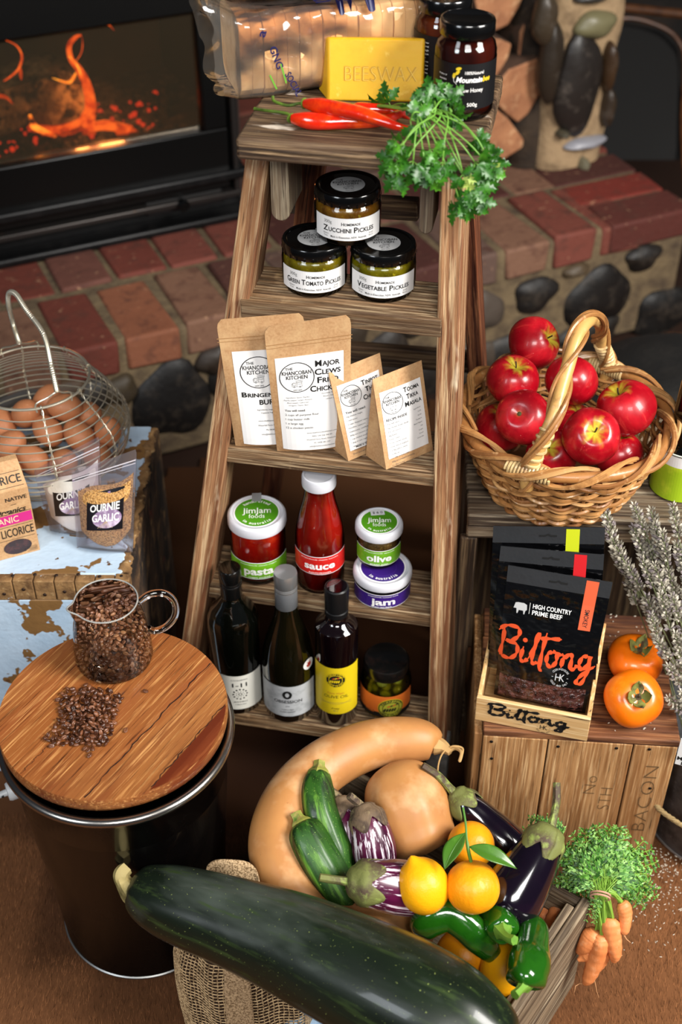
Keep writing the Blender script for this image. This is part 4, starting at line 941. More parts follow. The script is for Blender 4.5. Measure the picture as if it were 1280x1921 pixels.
mb = MB(); mb.lathe([(.0163, .217), (.0170, .218), (.0168, .250), (.0164, .2515), (.0170, .253), (.0164, .2545), (.0170, .256), (.0164, .2575), (.0172, .259), (.0174, .279), (.0166, .2825), (0, .2835)], 40, ms=[0, 0, 1, 1, 1, 1, 1, 1, 1, 1, 1, 1]); obj('capsule', mb, [mat('grey_foil', '77797c', .35, metal=.4), mat('silver_foil', 'b8b8b8', .3, metal=.8)], t)
def ex(D, h):
    D.ring(0, h-.018, .0052, .0042, BLACK_INK, n=28, ry=.0068); D.text('OBSESSION', .001, h-.033, .0060, BLACK_INK, w=.044, bold=.04)
    D.text('2018', 0, h-.043, .0022, GREY_INK); D.text('TUMBARUMBA', 0, h-.051, .0022, GREY_INK, w=.02); D.text('CHARDONNAY', 0, h-.056, .0026, BLACK_INK, w=.024)
    D.line([(-.018, h-.059), (.018, h-.059)], .0003, GREY_INK)
labelbg(t, .0412, .018, .084, .100, LBS, ex)
D = Decal(); D.disc(0, 0, .0105, WHITE_PAPER, 1); D.poly([(-.003, -.005), (.002, -.006), (.005, -.001), (.003, .003), (.004, .006), (0, .003), (-.004, .005), (-.002, .001), (-.005, -.001)], mat('crest_red', 'b02a1c', .5)); D.build('round_seal', t, lambda x, y, o: ((.0385+o-(.02)*max(0, y+.01))*sin(.95+x/.0385), -(.0385+o-.02*max(0, y+.01))*cos(.95+x/.0385), .118+y), .0018)
YEL = mat('yellow_label', 'dcc01a', .45)
def emblem(D, cx, cy, r, dark, light, s_='PARAFIELD', b_='TABLE OLIVES', ylw=None):
    D.disc(cx, cy, r, dark, 2); D.ring(cx, cy, r*.95, r*.07, light, 3); D.ring(cx, cy, r*.66, r*.05, light, 3)
    D.arc_text(s_, cx, cy, r*.80, r*.24, light, 0, .26, bold=.03)
    n = len(b_)
    for i, ch in enumerate(b_):
        if ch != ' ': a = .20*(i-(n-1)/2); D.text(ch, cx+r*.80*sin(a), cy-r*.80*cos(a), r*.20, light, rot=a, bold=.03)
    for k in range(5):
        x = cx-.40*r+.2*r*k; D.poly([(x-.09*r+.09*r*cos(q)+.05*r*sin(q), cy-.18*r+.20*r*sin(q)) for q in [2*pi*i/12 for i in range(12)]], light)
    for k in range(4):
        x = cx-.36*r+.22*r*k; y = cy+.18*r+.05*r*k; D.poly([(x, y), (x+.22*r, y+.16*r), (x+.30*r, y+.02*r), (x+.1*r, y-.06*r)], mat('ember_ink', 'd8582c', .5) if k % 2 == 0 else light)
t = bottle('olive_oil_bottle', 'square shouldered olive oil bottle with black cap and yellow label', -.0065, 1.3545, -.05, [(0, .005), (.025, .002), (.0305, 0), (.0326, .004), (.0326, .185), (.0315, .194), (.026, .199), (.019, .203), (.0155, .208), (.0145, .216), (.0140, .268), (0, .268)], OILG)
mb = MB(); mb.lathe([(.0155, .214), (.0172, .215), (.0174, .2235), (.0158, .2245), (.0158, .2265), (.0176, .228), (.0182, .262), (.0175, .2665), (.0155, .268), (.0150, .2668), (0, .2665)], 40); obj('cap', mb, mat('matte_black_cap', '101011', .35), t)
D = Decal(); D.ring(0, 0, .0135, .0006, SILVER_PAPER, 2); D.build('cap_ring', t, flat_up(.2665), .0003)
def ex(D, h):
    emblem(D, 0, h-.026, .0155, BLACK_INK, YEL); D.text('Extra Virgin', .000, h-.054, .0042, mat('script_orange', 'b8702a', .5), w=.026, bold=0, shear=.35)
    D.text('OLIVE OIL', .001, h-.062, .0062, BLACK_INK, w=.038, bold=.0)
    D.line([(-.026+.052*k/20, h-.074-.004*sin(k/20*pi)) for k in range(21)], .0004, GREY_INK); D.line([(-.026+.052*k/20, h-.079+.004*sin(k/20*pi)) for k in range(21)], .0004, GREY_INK)
    D.text('Fruity', 0, h-.088, .0034, BLACK_INK, bold=.01); D.text('500 ml', 0, h-.093, .0018, GREY_INK)
labelbg(t, .0328, .030, .131, .084, YEL, ex)
t = thing('olive_jar', 'jar of green olives with black lid at the right end of the bottom tread', 'jar', (.070, 1.371, .1275), -.12, 'bottles on the bottom tread')
mb = MB(); mb.lathe([(0, 0), (.030, 0), (.0365, .004), (.0392, .014), (.0395, .060), (.037, .072), (.031, .082), (.0305, .088)], 48); obj('glass', mb, GLASS, t)
mb = MB(); mb.lathe([(0, .003), (.034, .003), (.0375, .012), (.0378, .062), (.036, .070), (0, .071)], 40); obj('brine', mb, clear('brine', 'e8dc90', .03, 1.2, milk=('8a7a20', .08)), t)
oliv = mat('green_olive', '8c8a2a', .25, coat=.5, vars=[('6a6a1a', 30, (1, 1, 1), .45, .7), ('a8a048', 60, (1, 1, 1), .6, .75)])
R = random.Random(8); mb = MB(); cs = []
for k in range(3000):
    q = R.uniform(0, 2*pi); rr = R.choice([.0255, .0255, .012, 0]); z = R.uniform(.014, .070)
    if z > .058 and rr > .02: rr = .022
    c = Vector((rr*cos(q), rr*sin(q), z))
    if all((c-d).length > .0178 for d in cs):
        cs.append(c); mb.ball(c, (.0085, .0085, .0108), 12, 8, fn=lambda p, n, e=Quaternion((R.gauss(0, 1), R.gauss(0, 1), R.gauss(0, 1), 1)).normalized(): e @ p)
oo = obj('olives', mb, oliv, t)
mb = MB(); mb.lathe([(.030, .082), (.0345, .082), (.0352, .0845), (.0352, .100), (.0335, .1025), (.031, .103), (0, .1022)], 48); obj('lid', mb, mat('black_tin_lid', '0a0a0a', .3, coat=.6, vars=[('1a1210', 60, (1, 1, 1), .5, .7)]), t)
ORG = mat('orange_label', 'e0722a', .45)
D = Decal(); D.rect(-.054, 0, .054, .046, ORG, 1, 40)
D.poly([(-.054, 0)]+[(-.054+.108*k/14, .024-.012*sin(k/14*pi*1.6)) for k in range(6)]+[(-.012, 0)], BLACK_INK, 2); D.rect(-.054, 0, .054, .010, BLACK_INK, 2, 30)
D.text('Green', -.022, .016, .005, ORG, w=.014, bold=.04, shear=.3); D.text('Pickled', -.022, .010, .005, ORG, w=.016, bold=.04, shear=.3)
D.disc(.012, .020, .0205, YEL, 3); D.z = 0
D2 = Decal(); emblem(D2, .012, .020, .0195, mat('label_lime', 'b8b83a', .5), BLACK_INK)
D.build('label', t, cyl(.0396, .012), .0004); D2.build('emblem', t, cyl(.0396, .012), .0008)
mb = MB(); mb.box((-.006, -.0405, .058), (.006, -.0398, .078)); 
# ------------------------------------------------------------ blue painted box
BLUEP = mat('flaking_blue_paint', 'b2c6d8', .55, vars=[('9ab2c8', 6, (1, 1, 1), .4, .7), ('75552f', 11, (1, 1.3, 1), .555, .565), ('5a3c20', 40, (1, 1, 1), .66, .68)], bump=((13, (1, 1.3, 1), .9, .004), (90, (1, 1, 1), .3, .002)))
RAWW = mat('raw_box_wood', '8a6840', .8, vars=[('5a3e22', 40, (1, 1, 1), .42, .66), ('b09468', 90, (1, 1, 1), .58, .75), ('b8cbdc', 22, (1, 1, 1), .67, .69)], bump=(70, (1, 1, 1), .8, .003))
bx0, bx1, by0, by1, bz = -.78, -.300, 1.338, 1.715, .42
bb = thing('blue_painted_box', 'old wooden box with flaking pale blue paint and finger jointed edge', 'box', (bx1, by0, 0))
L_ = lambda x, y, z: (x-bx1, y-by0, z)
mb = MB(); mb.box(L_(bx0, by0+.014, bz-.02), L_(bx1-.012, by1, bz)); obj('top_panel', mb, BLUEP, bb, bevel=.003)
mb = MB(); mb.box(L_(bx0, by0, .0), L_(bx1, by0+.014, bz-.037)); obj('front_panel', mb, BLUEP, bb, bevel=.002)
mb = MB(); R = random.Random(4); x = bx0; k = 0
while x < bx1-.005:
    w_ = .0285+R.uniform(-.002, .002); x2 = min(x+w_, bx1); hh = R.uniform(-.0015, .0012)
    mb.box(L_(x+.0006, by0-.001+abs(hh), bz-.037), L_(x2-.0006, by0+.016, bz+hh)); x = x2; k += 1
obj('finger_joint', mb, RAWW, bb, bevel=.0015)
mb = MB(); mb.box(L_(bx1-.013, by0+.014, .0), L_(bx1, by1, bz-.006)); obj('side_panel', mb, mat('bare_worm_eaten_side', '4e3722', .9, vars=[('1e130a', 14, (1, 1, 1), .42, .6), ('8a6a42', 26, (1, 1, 1), .55, .7), ('7a2c14', 8, (1, 1, 1), .62, .7)], bump=(22, (1, 1, 1), 1, .012)), bb, bevel=.003)
mb = MB(); R = random.Random(9)
def edge(u, v):
    y = by0+.016+(by1-by0-.02)*v; a = pi*u; r = .0060+.0016*sin(v*31)+.0016*sin(v*77+2*a)+.001*sin(v*190+a)
    return L_(bx1-.011+r*cos(a)*1.3, y, bz-.004+r*sin(a)*.75)
mb.grid(edge, 8, 70); obj('rough_edge', mb, RAWW, bb, angle=180)
mb = MB()
for k in range(9): mb.ball(L_(bx0+.24+k*.029, by0-.0008, bz-.02+R.uniform(-.006, .006)), (.0028, .0016, .0028), 8, 6)
for k in range(8): mb.ball(L_(bx0+.25+k*.031, by0+.012+R.uniform(-.004, .004), bz+.0005), (.0028, .0028, .0014), 8, 6)
obj('nail_head', mb, mat('rusty_nail', '2a1a12', .6, metal=.5), bb)

# ------------------------------------------------------------ wire egg basket
eb = thing('wire_egg_basket', 'round tinned wire egg basket with spring handle on the blue box', 'basket', (-.462, 1.600, .420))
def wr(z):
    # radius at height
    P = [(0, .070), (.02, .105), (.05, .130), (.08, .137), (.105, .132), (.135, .112), (.160, .092), (.172, .086)]
    for (a, r0), (b, r1) in zip(P, P[1:]):
        if z <= b: t = (z-a)/(b-a); return r0+(r1-r0)*t
    return .086
def ringp(z, r, n=56): return [(r*cos(2*pi*k/n), r*sin(2*pi*k/n), z) for k in range(n)]
mb = MB()
for z in [.002, .010, .020, .032, .044, .056, .067, .078, .089, .100, .110, .120, .130, .139, .148, .157]:
    mb.tube(ringp(z, wr(z)), .00115, 5, closed=True)
for r in (.02, .04, .055): mb.tube(ringp(.003, r), .0009, 5, closed=True)
obj('wire_rings', mb, STEEL, eb)
mb = MB(); mb.tube(ringp(.172, .086), .0021, 8, closed=True); obj('rim', mb, STEEL, eb)
for a in range(8):
    A = 2*pi*a/8+.35; mb = MB()
    for ph in (0, pi):
        P = []
        for k in range(111):
            z = .002+.170*k/110; r = wr(z)+.0012*cos(k*.55+ph); s_ = .0012*sin(k*.55+ph); P.append((r*cos(A)-s_*sin(A), r*sin(A)+s_*cos(A), z))
        mb.tube(P, .0008, 5)
    mb.tube([(.086*cos(A)+.003*cos(q)*cos(A), .086*sin(A)+.003*cos(q)*sin(A), .172+.0035*sin(q)) for q in [2*pi*i/10 for i in range(10)]], .0011, 5, closed=True)
    obj('twisted_stay', mb, STEEL, eb)
f0 = at(112, 768, z=.592)-eb.location; b0 = at(46, 676, z=.592)-eb.location
fk = at(107, 735, z=.618)-eb.location; bk_ = at(37, 645, z=.625)-eb.location; ap = at(24, 550, Y=1.62)-eb.location
hp = cr([fk, at(97, 690, Y=1.53)-eb.location, at(82, 628, Y=1.56)-eb.location, at(50, 582, Y=1.59)-eb.location, at(30, 552, Y=1.62)-eb.location, at(17, 550, Y=1.64)-eb.location, at(16, 572, Y=1.65)-eb.location, at(26, 612, Y=1.66)-eb.location, bk_], 30)
mb = MB(); n = len(hp); mb.tube(hp, [.0034+.0006*(i % 2) for i in range(n)], 10); obj('spring_handle', mb, STEEL, eb)
for kk, (p, dx) in enumerate([(fk, .026), (bk_, .028)]):
    base = f0 if kk == 0 else b0; a_ = atan2(base.y, base.x); R_ = .0865
    e1_ = Vector((R_*cos(a_-.32), R_*sin(a_-.32), .170)); e2_ = Vector((R_*cos(a_+.32), R_*sin(a_+.32), .170)); mid = Vector(((e1_.x+e2_.x)/2, (e1_.y+e2_.y)/2, .172)); top_ = Vector(p)
    mb = MB(); mb.tube(cr([e1_+Vector((0, 0, -.004)), e1_+Vector((0, 0, .010)), top_.lerp(e1_, .45)+Vector((0, 0, .004)), top_, top_.lerp(e2_, .45)+Vector((0, 0, .004)), e2_+Vector((0, 0, .010)), e2_+Vector((0, 0, -.004))], 6), .0014, 6)
    obj('handle_hook', mb, STEEL, eb)
EGG = mat('brown_egg', 'c07c52', .5, vars=[('b06a42', 14, (1, 1, 1), .45, .7), ('d09a72', 160, (1, 1, 1), .6, .75)], bump=(260, (1, 1, 1), .12, .001))
def egg_mesh():
    mb = MB(); mb.ball((0, 0, 0), .022, 24, 16, fn=lambda p, n: Vector((p.x*(1-.10*n.z), p.y*(1-.10*n.z), p.z*1.28))); return mb
egg0 = None; R = random.Random(12)
EP = [((210, 808), .045, 'brown egg at the right side of the wire basket, standing beside the box edge'),
      ((92, 803), .055, 'brown egg in the middle of the wire basket behind the front handle hook'),
      ((20, 832), .040, 'brown egg at the left of the wire basket beside the licorice box'),
      ((60, 862), .028, 'brown egg low at the front of the wire basket above the licorice box'),
      ((155, 820), .045, 'brown egg right of the basket centre just behind the garlic powder bags'),
      ((52, 775), .070, 'brown egg at the upper left under the basket rim'),
      ((122, 770), .075, 'brown egg under the front handle hook on top of the heap'),
      ((88, 752), .070, 'brown egg at the back of the heap, highest one in the wire basket'),
      ((162, 778), .055, 'brown egg behind and to the right inside the wire basket'),
      ((5, 800), .050, 'brown egg cut off by the left edge of the photo inside the basket'),
      ((190, 860), .018, 'brown egg at the bottom right of the wire basket beneath the upright one'),
      ((120, 872), .020, 'brown egg at the bottom of the wire basket behind the white powder bag'),
      ((15, 890), .022, 'brown egg at the bottom behind the licorice box')]
pos = []
for (px, h, lb) in [(a, b, c) for a, b, c in EP]:
    p = at(px[0], px[1], z=.42+h); l = p-eb.location; rr = math.hypot(l.x, l.y); mx = wr(l.z)-.024
    if rr > mx: l.x *= mx/rr; l.y *= mx/rr
    pos.append(l)
for it in range(60):
    for i in range(len(pos)):
        for j in range(i):
            d = pos[i]-pos[j]
            if d.length < .045:
                m_ = d.normalized()*((.045-d.length)/2); pos[i] += m_; pos[j] -= m_
        l = pos[i]; l.z = max(l.z, .024); l.z = min(l.z, .10); rr = math.hypot(l.x, l.y); mx = wr(l.z)-.025
        if rr > mx: l.x *= mx/rr; l.y *= mx/rr
for l, (px, h, lb) in zip(pos, EP):
    e_ = obj('egg', egg_mesh(), EGG, angle=180) if egg0 is None else egg0.copy()
    if egg0 is None: egg0 = e_
    else: COL.objects.link(e_)
    e_.location = eb.location+l; e_.rotation_euler = (R.uniform(.6, 1.4), R.uniform(-.5, .5), R.uniform(0, 6)) if h != .045 or px != (210, 808) else (.2, .25, 0)
    tag(e_, lb, 'egg', 'brown eggs in the wire basket')

# ------------------------------------------------------------ licorice box
lq = thing('licorice_box', 'kraft carton of licorice with pink band at the left edge on the blue box', 'carton', (-.439, 1.405, .42))
ax = (Vector((-.493, 1.381, 0))-Vector((-.439, 1.405, 0))).normalized(); ay = Vector((ax.y, -ax.x, 0)); ay = -ay if ay.y < 0 else ay
Wb, Db, Hb = .125, .055, .118
def lp(x, y, z): return ax*x+ay*y+Vector((0, 0, z))
mb = MB(); lean = Vector((0, 0, 0))
v = [lp(0, 0, 0), lp(Wb, 0, 0), lp(Wb, Db, 0), lp(0, Db, 0), lp(0, 0, Hb), lp(Wb, 0, Hb), lp(Wb, Db, Hb), lp(0, Db, Hb), lp(0.004, Db/2-.006, Hb+.036), lp(Wb-.004, Db/2-.006, Hb+.036), lp(Wb-.004, Db/2+.006, Hb+.036), lp(.004, Db/2+.006, Hb+.036)]
mb.add(v, [(3, 2, 1, 0), (0, 1, 5, 4), (1, 2, 6, 5), (2, 3, 7, 6), (3, 0, 4, 7), (4, 5, 9, 8), (5, 6, 10, 9), (6, 7, 11, 10), (7, 4, 8, 11), (8, 9, 10, 11)])
obj('carton', mb, KRAFT, lq, smooth=False, bevel=.0008)
PINK = mat('pink_band', 'c42a7c', .5); nn = -ay
D = Decal()
fr_ = lambda x, y, o: lp(-x, 0, y)+nn*o   # x negative inside the box
D.text('NATIVE', -.004, .104, .0065, BLACK_INK, w=.030, bold=.02, align='r'); D.line([(-.028, .094), (-.020, .094)], .0007, BLACK_INK)
D.text('Organics', -.008, .084, .0085, BLACK_INK, w=.045, bold=.04, shear=.3, align='r'); D.line([(-.12, .079), (-.002, .079)], .0007, BLACK_INK)
D.rect(-.12, .060, -.002, .077, PINK, 2, 2); D.text('ORGANIC', -.021, .0685, .0105, mat('band_letter', 'e8c8a0', .6), w=.055, bold=.02, align='r', lay=4)
D.line([(-.12, .057), (-.002, .057)], .0007, BLACK_INK); D.text('CHEWY LICORICE', -.003, .0455, .0145, BLACK_INK, w=.088, bold=.01, align='r'); D.line([(-.12, .033), (-.003, .033)], .0007, BLACK_INK)
D.disc(-.030, .018, .020, mat('licorice_window', '2a120e', .2, coat=.6, vars=[('4a2420', 60, (1, .3, 1), .5, .65)]), 2, ry=.013)
D.line([(-.018, .012), (-.003, .012)], .0005, BLACK_INK); D.text('AUSTRALIAN', -.003, .0095, .0018, BLACK_INK, align='r'); D.text('CERTIFIED', -.003, .0068, .0018, BLACK_INK, align='r'); D.line([(-.018, .0045), (-.003, .0045)], .0005, BLACK_INK); D.ring(-.0205, .008, .0018, .0005, BLACK_INK, n=12)
D.build('lettering', lq, fr_, .0005)
s1 = (lp(0, Db/2-.006, Hb+.036)-lp(0, 0, Hb)); sn = s1.cross(ax).normalized(); sn = sn if sn.z > 0 else -sn; s1 = s1.normalized()
D = Decal(); D.text('LICORICE', -.006, .016, .0115, BLACK_INK, w=.062, bold=.01, align='r'); D.line([(-.11, .026), (-.006, .026)], .0006, BLACK_INK); D.line([(-.11, .005), (-.004, .005)], .0006, BLACK_INK)
D.build('top_lettering', lq, lambda x, y, o: lp(-x, 0, Hb)+s1*y+sn*o, .0006)

# ------------------------------------------------------------ garlic powder bags
PLAST = clear('clear_pouch', 'f6f2f6', .12, 1.5, bump=(30, (1, 1, 1), .3, .01), boost=.95, milk=('f4f0f4', .05))
GBL = mat('black_plum_label', '0d0a10', .35, coat=.3)
def garlic(label, BL, BR, TL, TR, powder, th):
    t, fm, W, Hh, body = pouch('garlic_powder_bag', label, 'bag', BL, BR, TL, TR, th+.002, PLAST, 'clear garlic powder bags', 'clear_bag', round_=.02, back=.9)
    BL, BR, TL, TR = map(Vector, (BL, BR, TL, TR)); o = Vector(t.location); n = (BR-BL).cross(TL-BL).normalized(); n = -n if n.y > 0 else n
    def PS(u, v, sd):
        # powder body: pointed at the bottom, slumped level at the top
        w_ = .43*min(1, sqrt(max(0, v)/.28)) if v < .28 else .43+.02*(v-.28); topv = .80+.05*sin(u*5+1)-.16*(1-u)*(v)*0
        vv = .03+v*(topv-.03)*(.86+.14*u)
        uu = .52+(u-.5)*2*w_
        p = BL.lerp(BR, uu).lerp(TL.lerp(TR, uu), vv)-o
        b = max(0, 1-abs(2*u-1)**2.2)**.7*min(1, (v*5)**.6)*(1 if v < .75 else max(0, 1-((v-.75)/.25)**2))
        return p+n*(th*(.62 if sd > 0 else .5)*b*sd)
    mb = MB(); mb.grid(lambda u, v: PS(u, v, 1), 24, 30); mb.grid(lambda u, v: PS(u, v, -.85), 24, 30, flip=True); obj('powder', mb, powder, t, angle=180)
    D = Decal(); k = 10; lw, lh, cy = W*.60, Hh*.42, Hh*.47
    for j in range(k): D.rect(-lw/2+.004, cy-lh/2+lh*j/k, lw/2+.004, cy-lh/2+lh*(j+1)/k, GBL, 1, 12)
    PL = mat('plum_print', '8a7090', .4, vars=[('c8b8cc', 50, (1, .3, 1), .5, .65)]); D.disc(.008, cy-.012, lw*.40, PL, 2, ry=lh*.24); D.poly([(.006, cy), (.014, cy), (.012, cy+lh*.46), (.008, cy+lh*.46)], PL, 2)
    for j in range(7): D.line([(.008, cy-lh*.26), (-.006+.004*j, cy-lh*.44)], .0006, mat('root_print', 'b8a078', .5), 3)
    D.text('OURNIE', .004, cy+.005, .0105, WHITE_INK, w=lw*.80, bold=.05, lay=4); D.text('GARLIC', .006, cy-.0105, .0105, WHITE_INK, w=lw*.74, bold=.05, lay=4); D.text('BROWN', .002, cy+lh*.28, .0028, mat('pink_small', 'b86a8a', .5), bold=.03, lay=4)
    D.build('label', t, fm, .0008)
    D = Decal(); D.line([(-W*.49, Hh*.90), (W*.49, Hh*.90)], .0016, mat('zip_edge', 'd6cfd4', .3), 1); D.line([(-W*.49, Hh*.87), (W*.49, Hh*.87)], .0009, MATS['zip_edge'], 1); D.build('zip_seal', t, fm, .0004)
POW = mat('white_powder', 'f6f2e6', .9, bump=(200, (1, 1, 1), .4, .003)); POT = mat('tan_granules', 'd6a25e', .9, vars=[('8a5c2c', 420, (1, 1, 1), .45, .6), ('dcb880', 500, (1, 1, 1), .56, .66)], bump=(400, (1, 1, 1), .8, .002))
garlic('clear bag of white garlic powder behind the tan one on the blue box', (-.432, 1.448, .4205), (-.352, 1.432, .4205), at(63, 882, Y=1.492), at(187, 818, Y=1.476), POW, .016)
garlic('clear bag of tan garlic granules in front, nearest the corner of the blue box', (-.386, 1.412, .4205), (-.303, 1.400, .4205), at(134, 886, Y=1.452), at(257, 842, Y=1.440), POT, .016)

# ------------------------------------------------------------ black bucket with board
bk = thing('black_bucket', 'black steel bucket with bright rolled rim standing on the hide', 'bucket', (-.287, 1.088, 0))
mb = MB(); mb.lathe([(0, .004), (.112, .004), (.1165, 0), (.1185, .003), (.1175, .006), (.132, .30), (.1335, .302), (.1355, .307), (.1345, .312), (.1365, .318), (.140, .372), (.1425, .376), (.1425, .384), (.139, .386), (.136, .3), (.115, .02), (0, .02)], 96)
obj('pail', mb, mat('black_enamel', '040303', .2, coat=.35, spec=.35, bump=(40, (1, 1, 1), .03, .002), rvar=(12, (1, 1, 1), .16, .3)), bk)
mb = MB(); mb.tube([(.1445*cos(2*pi*k/96), .1445*sin(2*pi*k/96), .390) for k in range(96)], .0062, 12, closed=True); obj('rim', mb, mat('rolled_steel', 'a8a49e', .25, metal=1), bk)
mb = MB(); mb.tube([(.1180*cos(2*pi*k/96), .1180*sin(2*pi*k/96), .003) for k in range(96)], .0022, 6, closed=True); obj('base_seam', mb, mat('steel_seam', '8c8c8a', .35, metal=.9), bk)
e0 = at(20, 1502, Y=1.02)-bk.location; ang = atan2(e0.y, e0.x)
M_ = Matrix.Translation((.1395*cos(ang), .1395*sin(ang), .352)) @ Matrix.Rotation(ang, 4, 'Z') @ Matrix.Rotation(pi/2, 4, 'Y')
mb = MB(); mb.lathe([(0, 0), (.0125, 0), (.0125, .008), (.011, .011), (.0045, .0115), (.004, .030), (0, .030)], 24, M=M_); obj('handle_lug', mb, mat('grey_plastic', 'a8aaac', .4), bk)
mb = MB(); c0 = Vector((.165*cos(ang), .165*sin(ang), .352)); mb.tube(cr([c0+Vector((.01, 0, 0)), c0+Vector((-.012, .01, 0)), c0+Vector((-.03, .06, .01)), c0+Vector((.02, .20, .01)), Vector((.02, .19, .36))], 8), .0019, 6); obj('wire_handle', mb, mat('dark_wire', '2a2a2a', .4, metal=.8), bk)
ACA = mat('acacia_board', '8c5228', .42, coat=.15, spec=.35,
          vars=[('8a4c26', 60, (1, .08, 1), .45, .70), ('ae7840', 9, (1.2, .16, 1), .48, .68), ('6a3014', 8, (1.3, .25, 1), .50, .66), ('cc9458', 340, (1, .035, 1), .54, .72), ('4a2410', 420, (1, .03, 1), .56, .70), ('2e1408', 5, (1.5, .5, 1), .66, .78)], bump=(260, (1, .06, 1), .4, .001), rvar=(20, (1, .2, 1), .34, .55))
bd = thing('round_wooden_board', 'round acacia wood board lying on top of the black bucket', 'board', (-.2905, 1.0985, .3975), radians(-31))
mb = MB(); mb.lathe([(0, 0), (.140, 0), (.1445, .003), (.1455, .008), (.1455, .0205), (.1445, .0225), (0, .0225)], 96); obj('board', mb, ACA, bd, angle=50)
D = Decal(); SEAM = mat('dark_board_crack', '2a1208', .6); R = random.Random(6)
for x, y0, y1, w_ in [(.0595, -.128, .128, .0017), (.118, -.075, .080, .0014), (-.030, -.140, -.07, .0007)]:
    pts = [(x+.0012*sin(k*.9)+.0008*sin(k*2.7), y0+(y1-y0)*k/30) for k in range(31)]; D.line(pts, [w_*(.35+R.random()) for _ in pts], SEAM, 1)
D.build('dark_seam', bd, flat_up(.0226), .0002)
mb = MB()   # darker outer stave
D = Decal(); pts = [(.1195, -.078), (.1195, .078)]+[(.1435*cos(a), .1435*sin(a)) for a in [.575-.0575*k*2*.5 for k in range(0, 21)]]
STV = mat('dark_stave', '7a3a1c', .42, coat=.15, vars=[('a86034', 240, (1, .08, 1), .5, .7), ('5a220c', 14, (1.0, .09, 1), .40, .66), ('a0521e', 30, (1, .06, 1), .55, .75)]); D.poly(pts, STV, 1); D.build('dark_stave', bd, flat_up(.0226), .0001)

# ------------------------------------------------------------ glass jug and coffee beans
JG = clear('jug_glass', 'fbfbf6', .015, 1.5, boost=1.25)
jx, jy, jz = -.300, 1.186, .420
jg = thing('glass_jug', 'clear glass jug full of roasted coffee beans on the wooden board', 'jug', (jx, jy, jz), 0)
spout = atan2(-.5, -.87)
def jrib(a, z):
    # a measured as in lathe: x = sin a, y = -cos a
    return 1
JP = [(0, .0015), (.044, .0015), (.0495, .004), (.0512, .010), (.0508, .030), (.0475, .060), (.0425, .090), (.0405, .106)]
def jprof(v, inset=0):
    q = v*(len(JP)-1); i = min(int(q), len(JP)-2); t = q-i; return (max(0, JP[i][0]+(JP[i+1][0]-JP[i][0])*t-inset), JP[i][1]+(JP[i+1][1]-JP[i][1])*t+inset*.5)
def jsurf(inset):
    def f(u, v):
        r, z = jprof(v, inset); a = 2*pi*u; d = (a-radians(205)+pi) % (2*pi)-pi
        k = 1+.24*math.exp(-(d/.20)**2)*max(0, (v-.80)/.20)**1.5; return (r*k*cos(a), r*k*sin(a), z+(.004*math.exp(-(d/.25)**2) if v > .95 else 0))
    return f
mb = MB(); mb.grid(jsurf(0), 96, 42); obj('glass_body', mb, JG, jg, angle=180)
mb = MB(); f_ = jsurf(0); mb.tube([f_(k/96, 1) for k in range(96)], .0011, 8, closed=True)
obj('rim', mb, clear('rim_glass', 'f4f6f0', .04, 1.6, boost=1.3, floor=.1, milk=('f0f0ea', .35)), jg)  # milky white in the rim stands in for bright glass edges
ha = radians(14); hd = Vector((cos(ha), sin(ha), 0)); mb = MB()
hq = cr([hd*.041+Vector((0, 0, .094)), hd*.056+Vector((0, 0, .104)), hd*.074+Vector((0, 0, .102)), hd*.086+Vector((0, 0, .085)), hd*.086+Vector((0, 0, .062)), hd*.074+Vector((0, 0, .044)), hd*.058+Vector((0, 0, .038)), hd*.049+Vector((0, 0, .044))], 8)
mb.tube(hq, .0048, 14); obj('handle', mb, mat('solid_glass', 'ffffff', .02, trans=1, ior=1.46), jg)
BEAN = mat('roasted_bean', '4a2a1a', .36, coat=.3, attr='tone', vars=[('2a140a', 140, (1, 1, 1), .6, .85)])
def bean_mb(q, tone):
    mb = MB(); mb.ball((0, 0, 0), (.0029, .0042, .0023), 12, 8)
    out = []
    for x, y, z in mb.v:
        if z > 0:
            z = z*.55; g = math.exp(-((x-.0004*sin(y*900))/.00055)**2); z -= .0010*g
        else: z *= 1.0
        out.append((x, y, z))
    mb.v = out; mb.c = [tone]*len(out); return mb
BM = []
for k, tn in enumerate(['5a3420', '40200f', '6a4028', '774a30']):
    o = obj('coffee_bean', bean_mb(k, tn), BEAN, angle=180); BM.append(o.data); bpy.data.objects.remove(o)
BM_LIT = []  # lighter copies for the jug, glass reflections put into the bean colour
for k, tn in enumerate(['7a4c32', '5c3420', '8c5c40', 'a0704e']):
    o = obj('coffee_bean', bean_mb(k, tn), BEAN, angle=180); BM_LIT.append(o.data); bpy.data.objects.remove(o)
def bean(p, q, label, group=None, tilt=.6, BM=BM):
    o = bpy.data.objects.new('coffee_bean', BM[0 if R.random() < .45 else R.choice([1, 1, 2, 3])]); COL.objects.link(o); o.location = p
    e = Quaternion((1, 0, 0), R.gauss(0, tilt)) @ Quaternion((0, 1, 0), R.gauss(0, tilt)+(pi if R.random() < .45 else 0)); o.rotation_mode = 'QUATERNION'
    o.rotation_quaternion = (q or Quaternion()) @ Quaternion((0, 0, 1), R.uniform(0, 6.3)) @ e; tag(o, label, 'coffee bean', group); return o
R = random.Random(17)
top_z = .4202; pile = []
poly = [(150, 1290), (170, 1275), (205, 1290), (232, 1310), (222, 1335), (212, 1365), (205, 1395), (170, 1408), (130, 1395), (95, 1400), (80, 1385), (100, 1370), (112, 1345), (108, 1310), (125, 1290)]
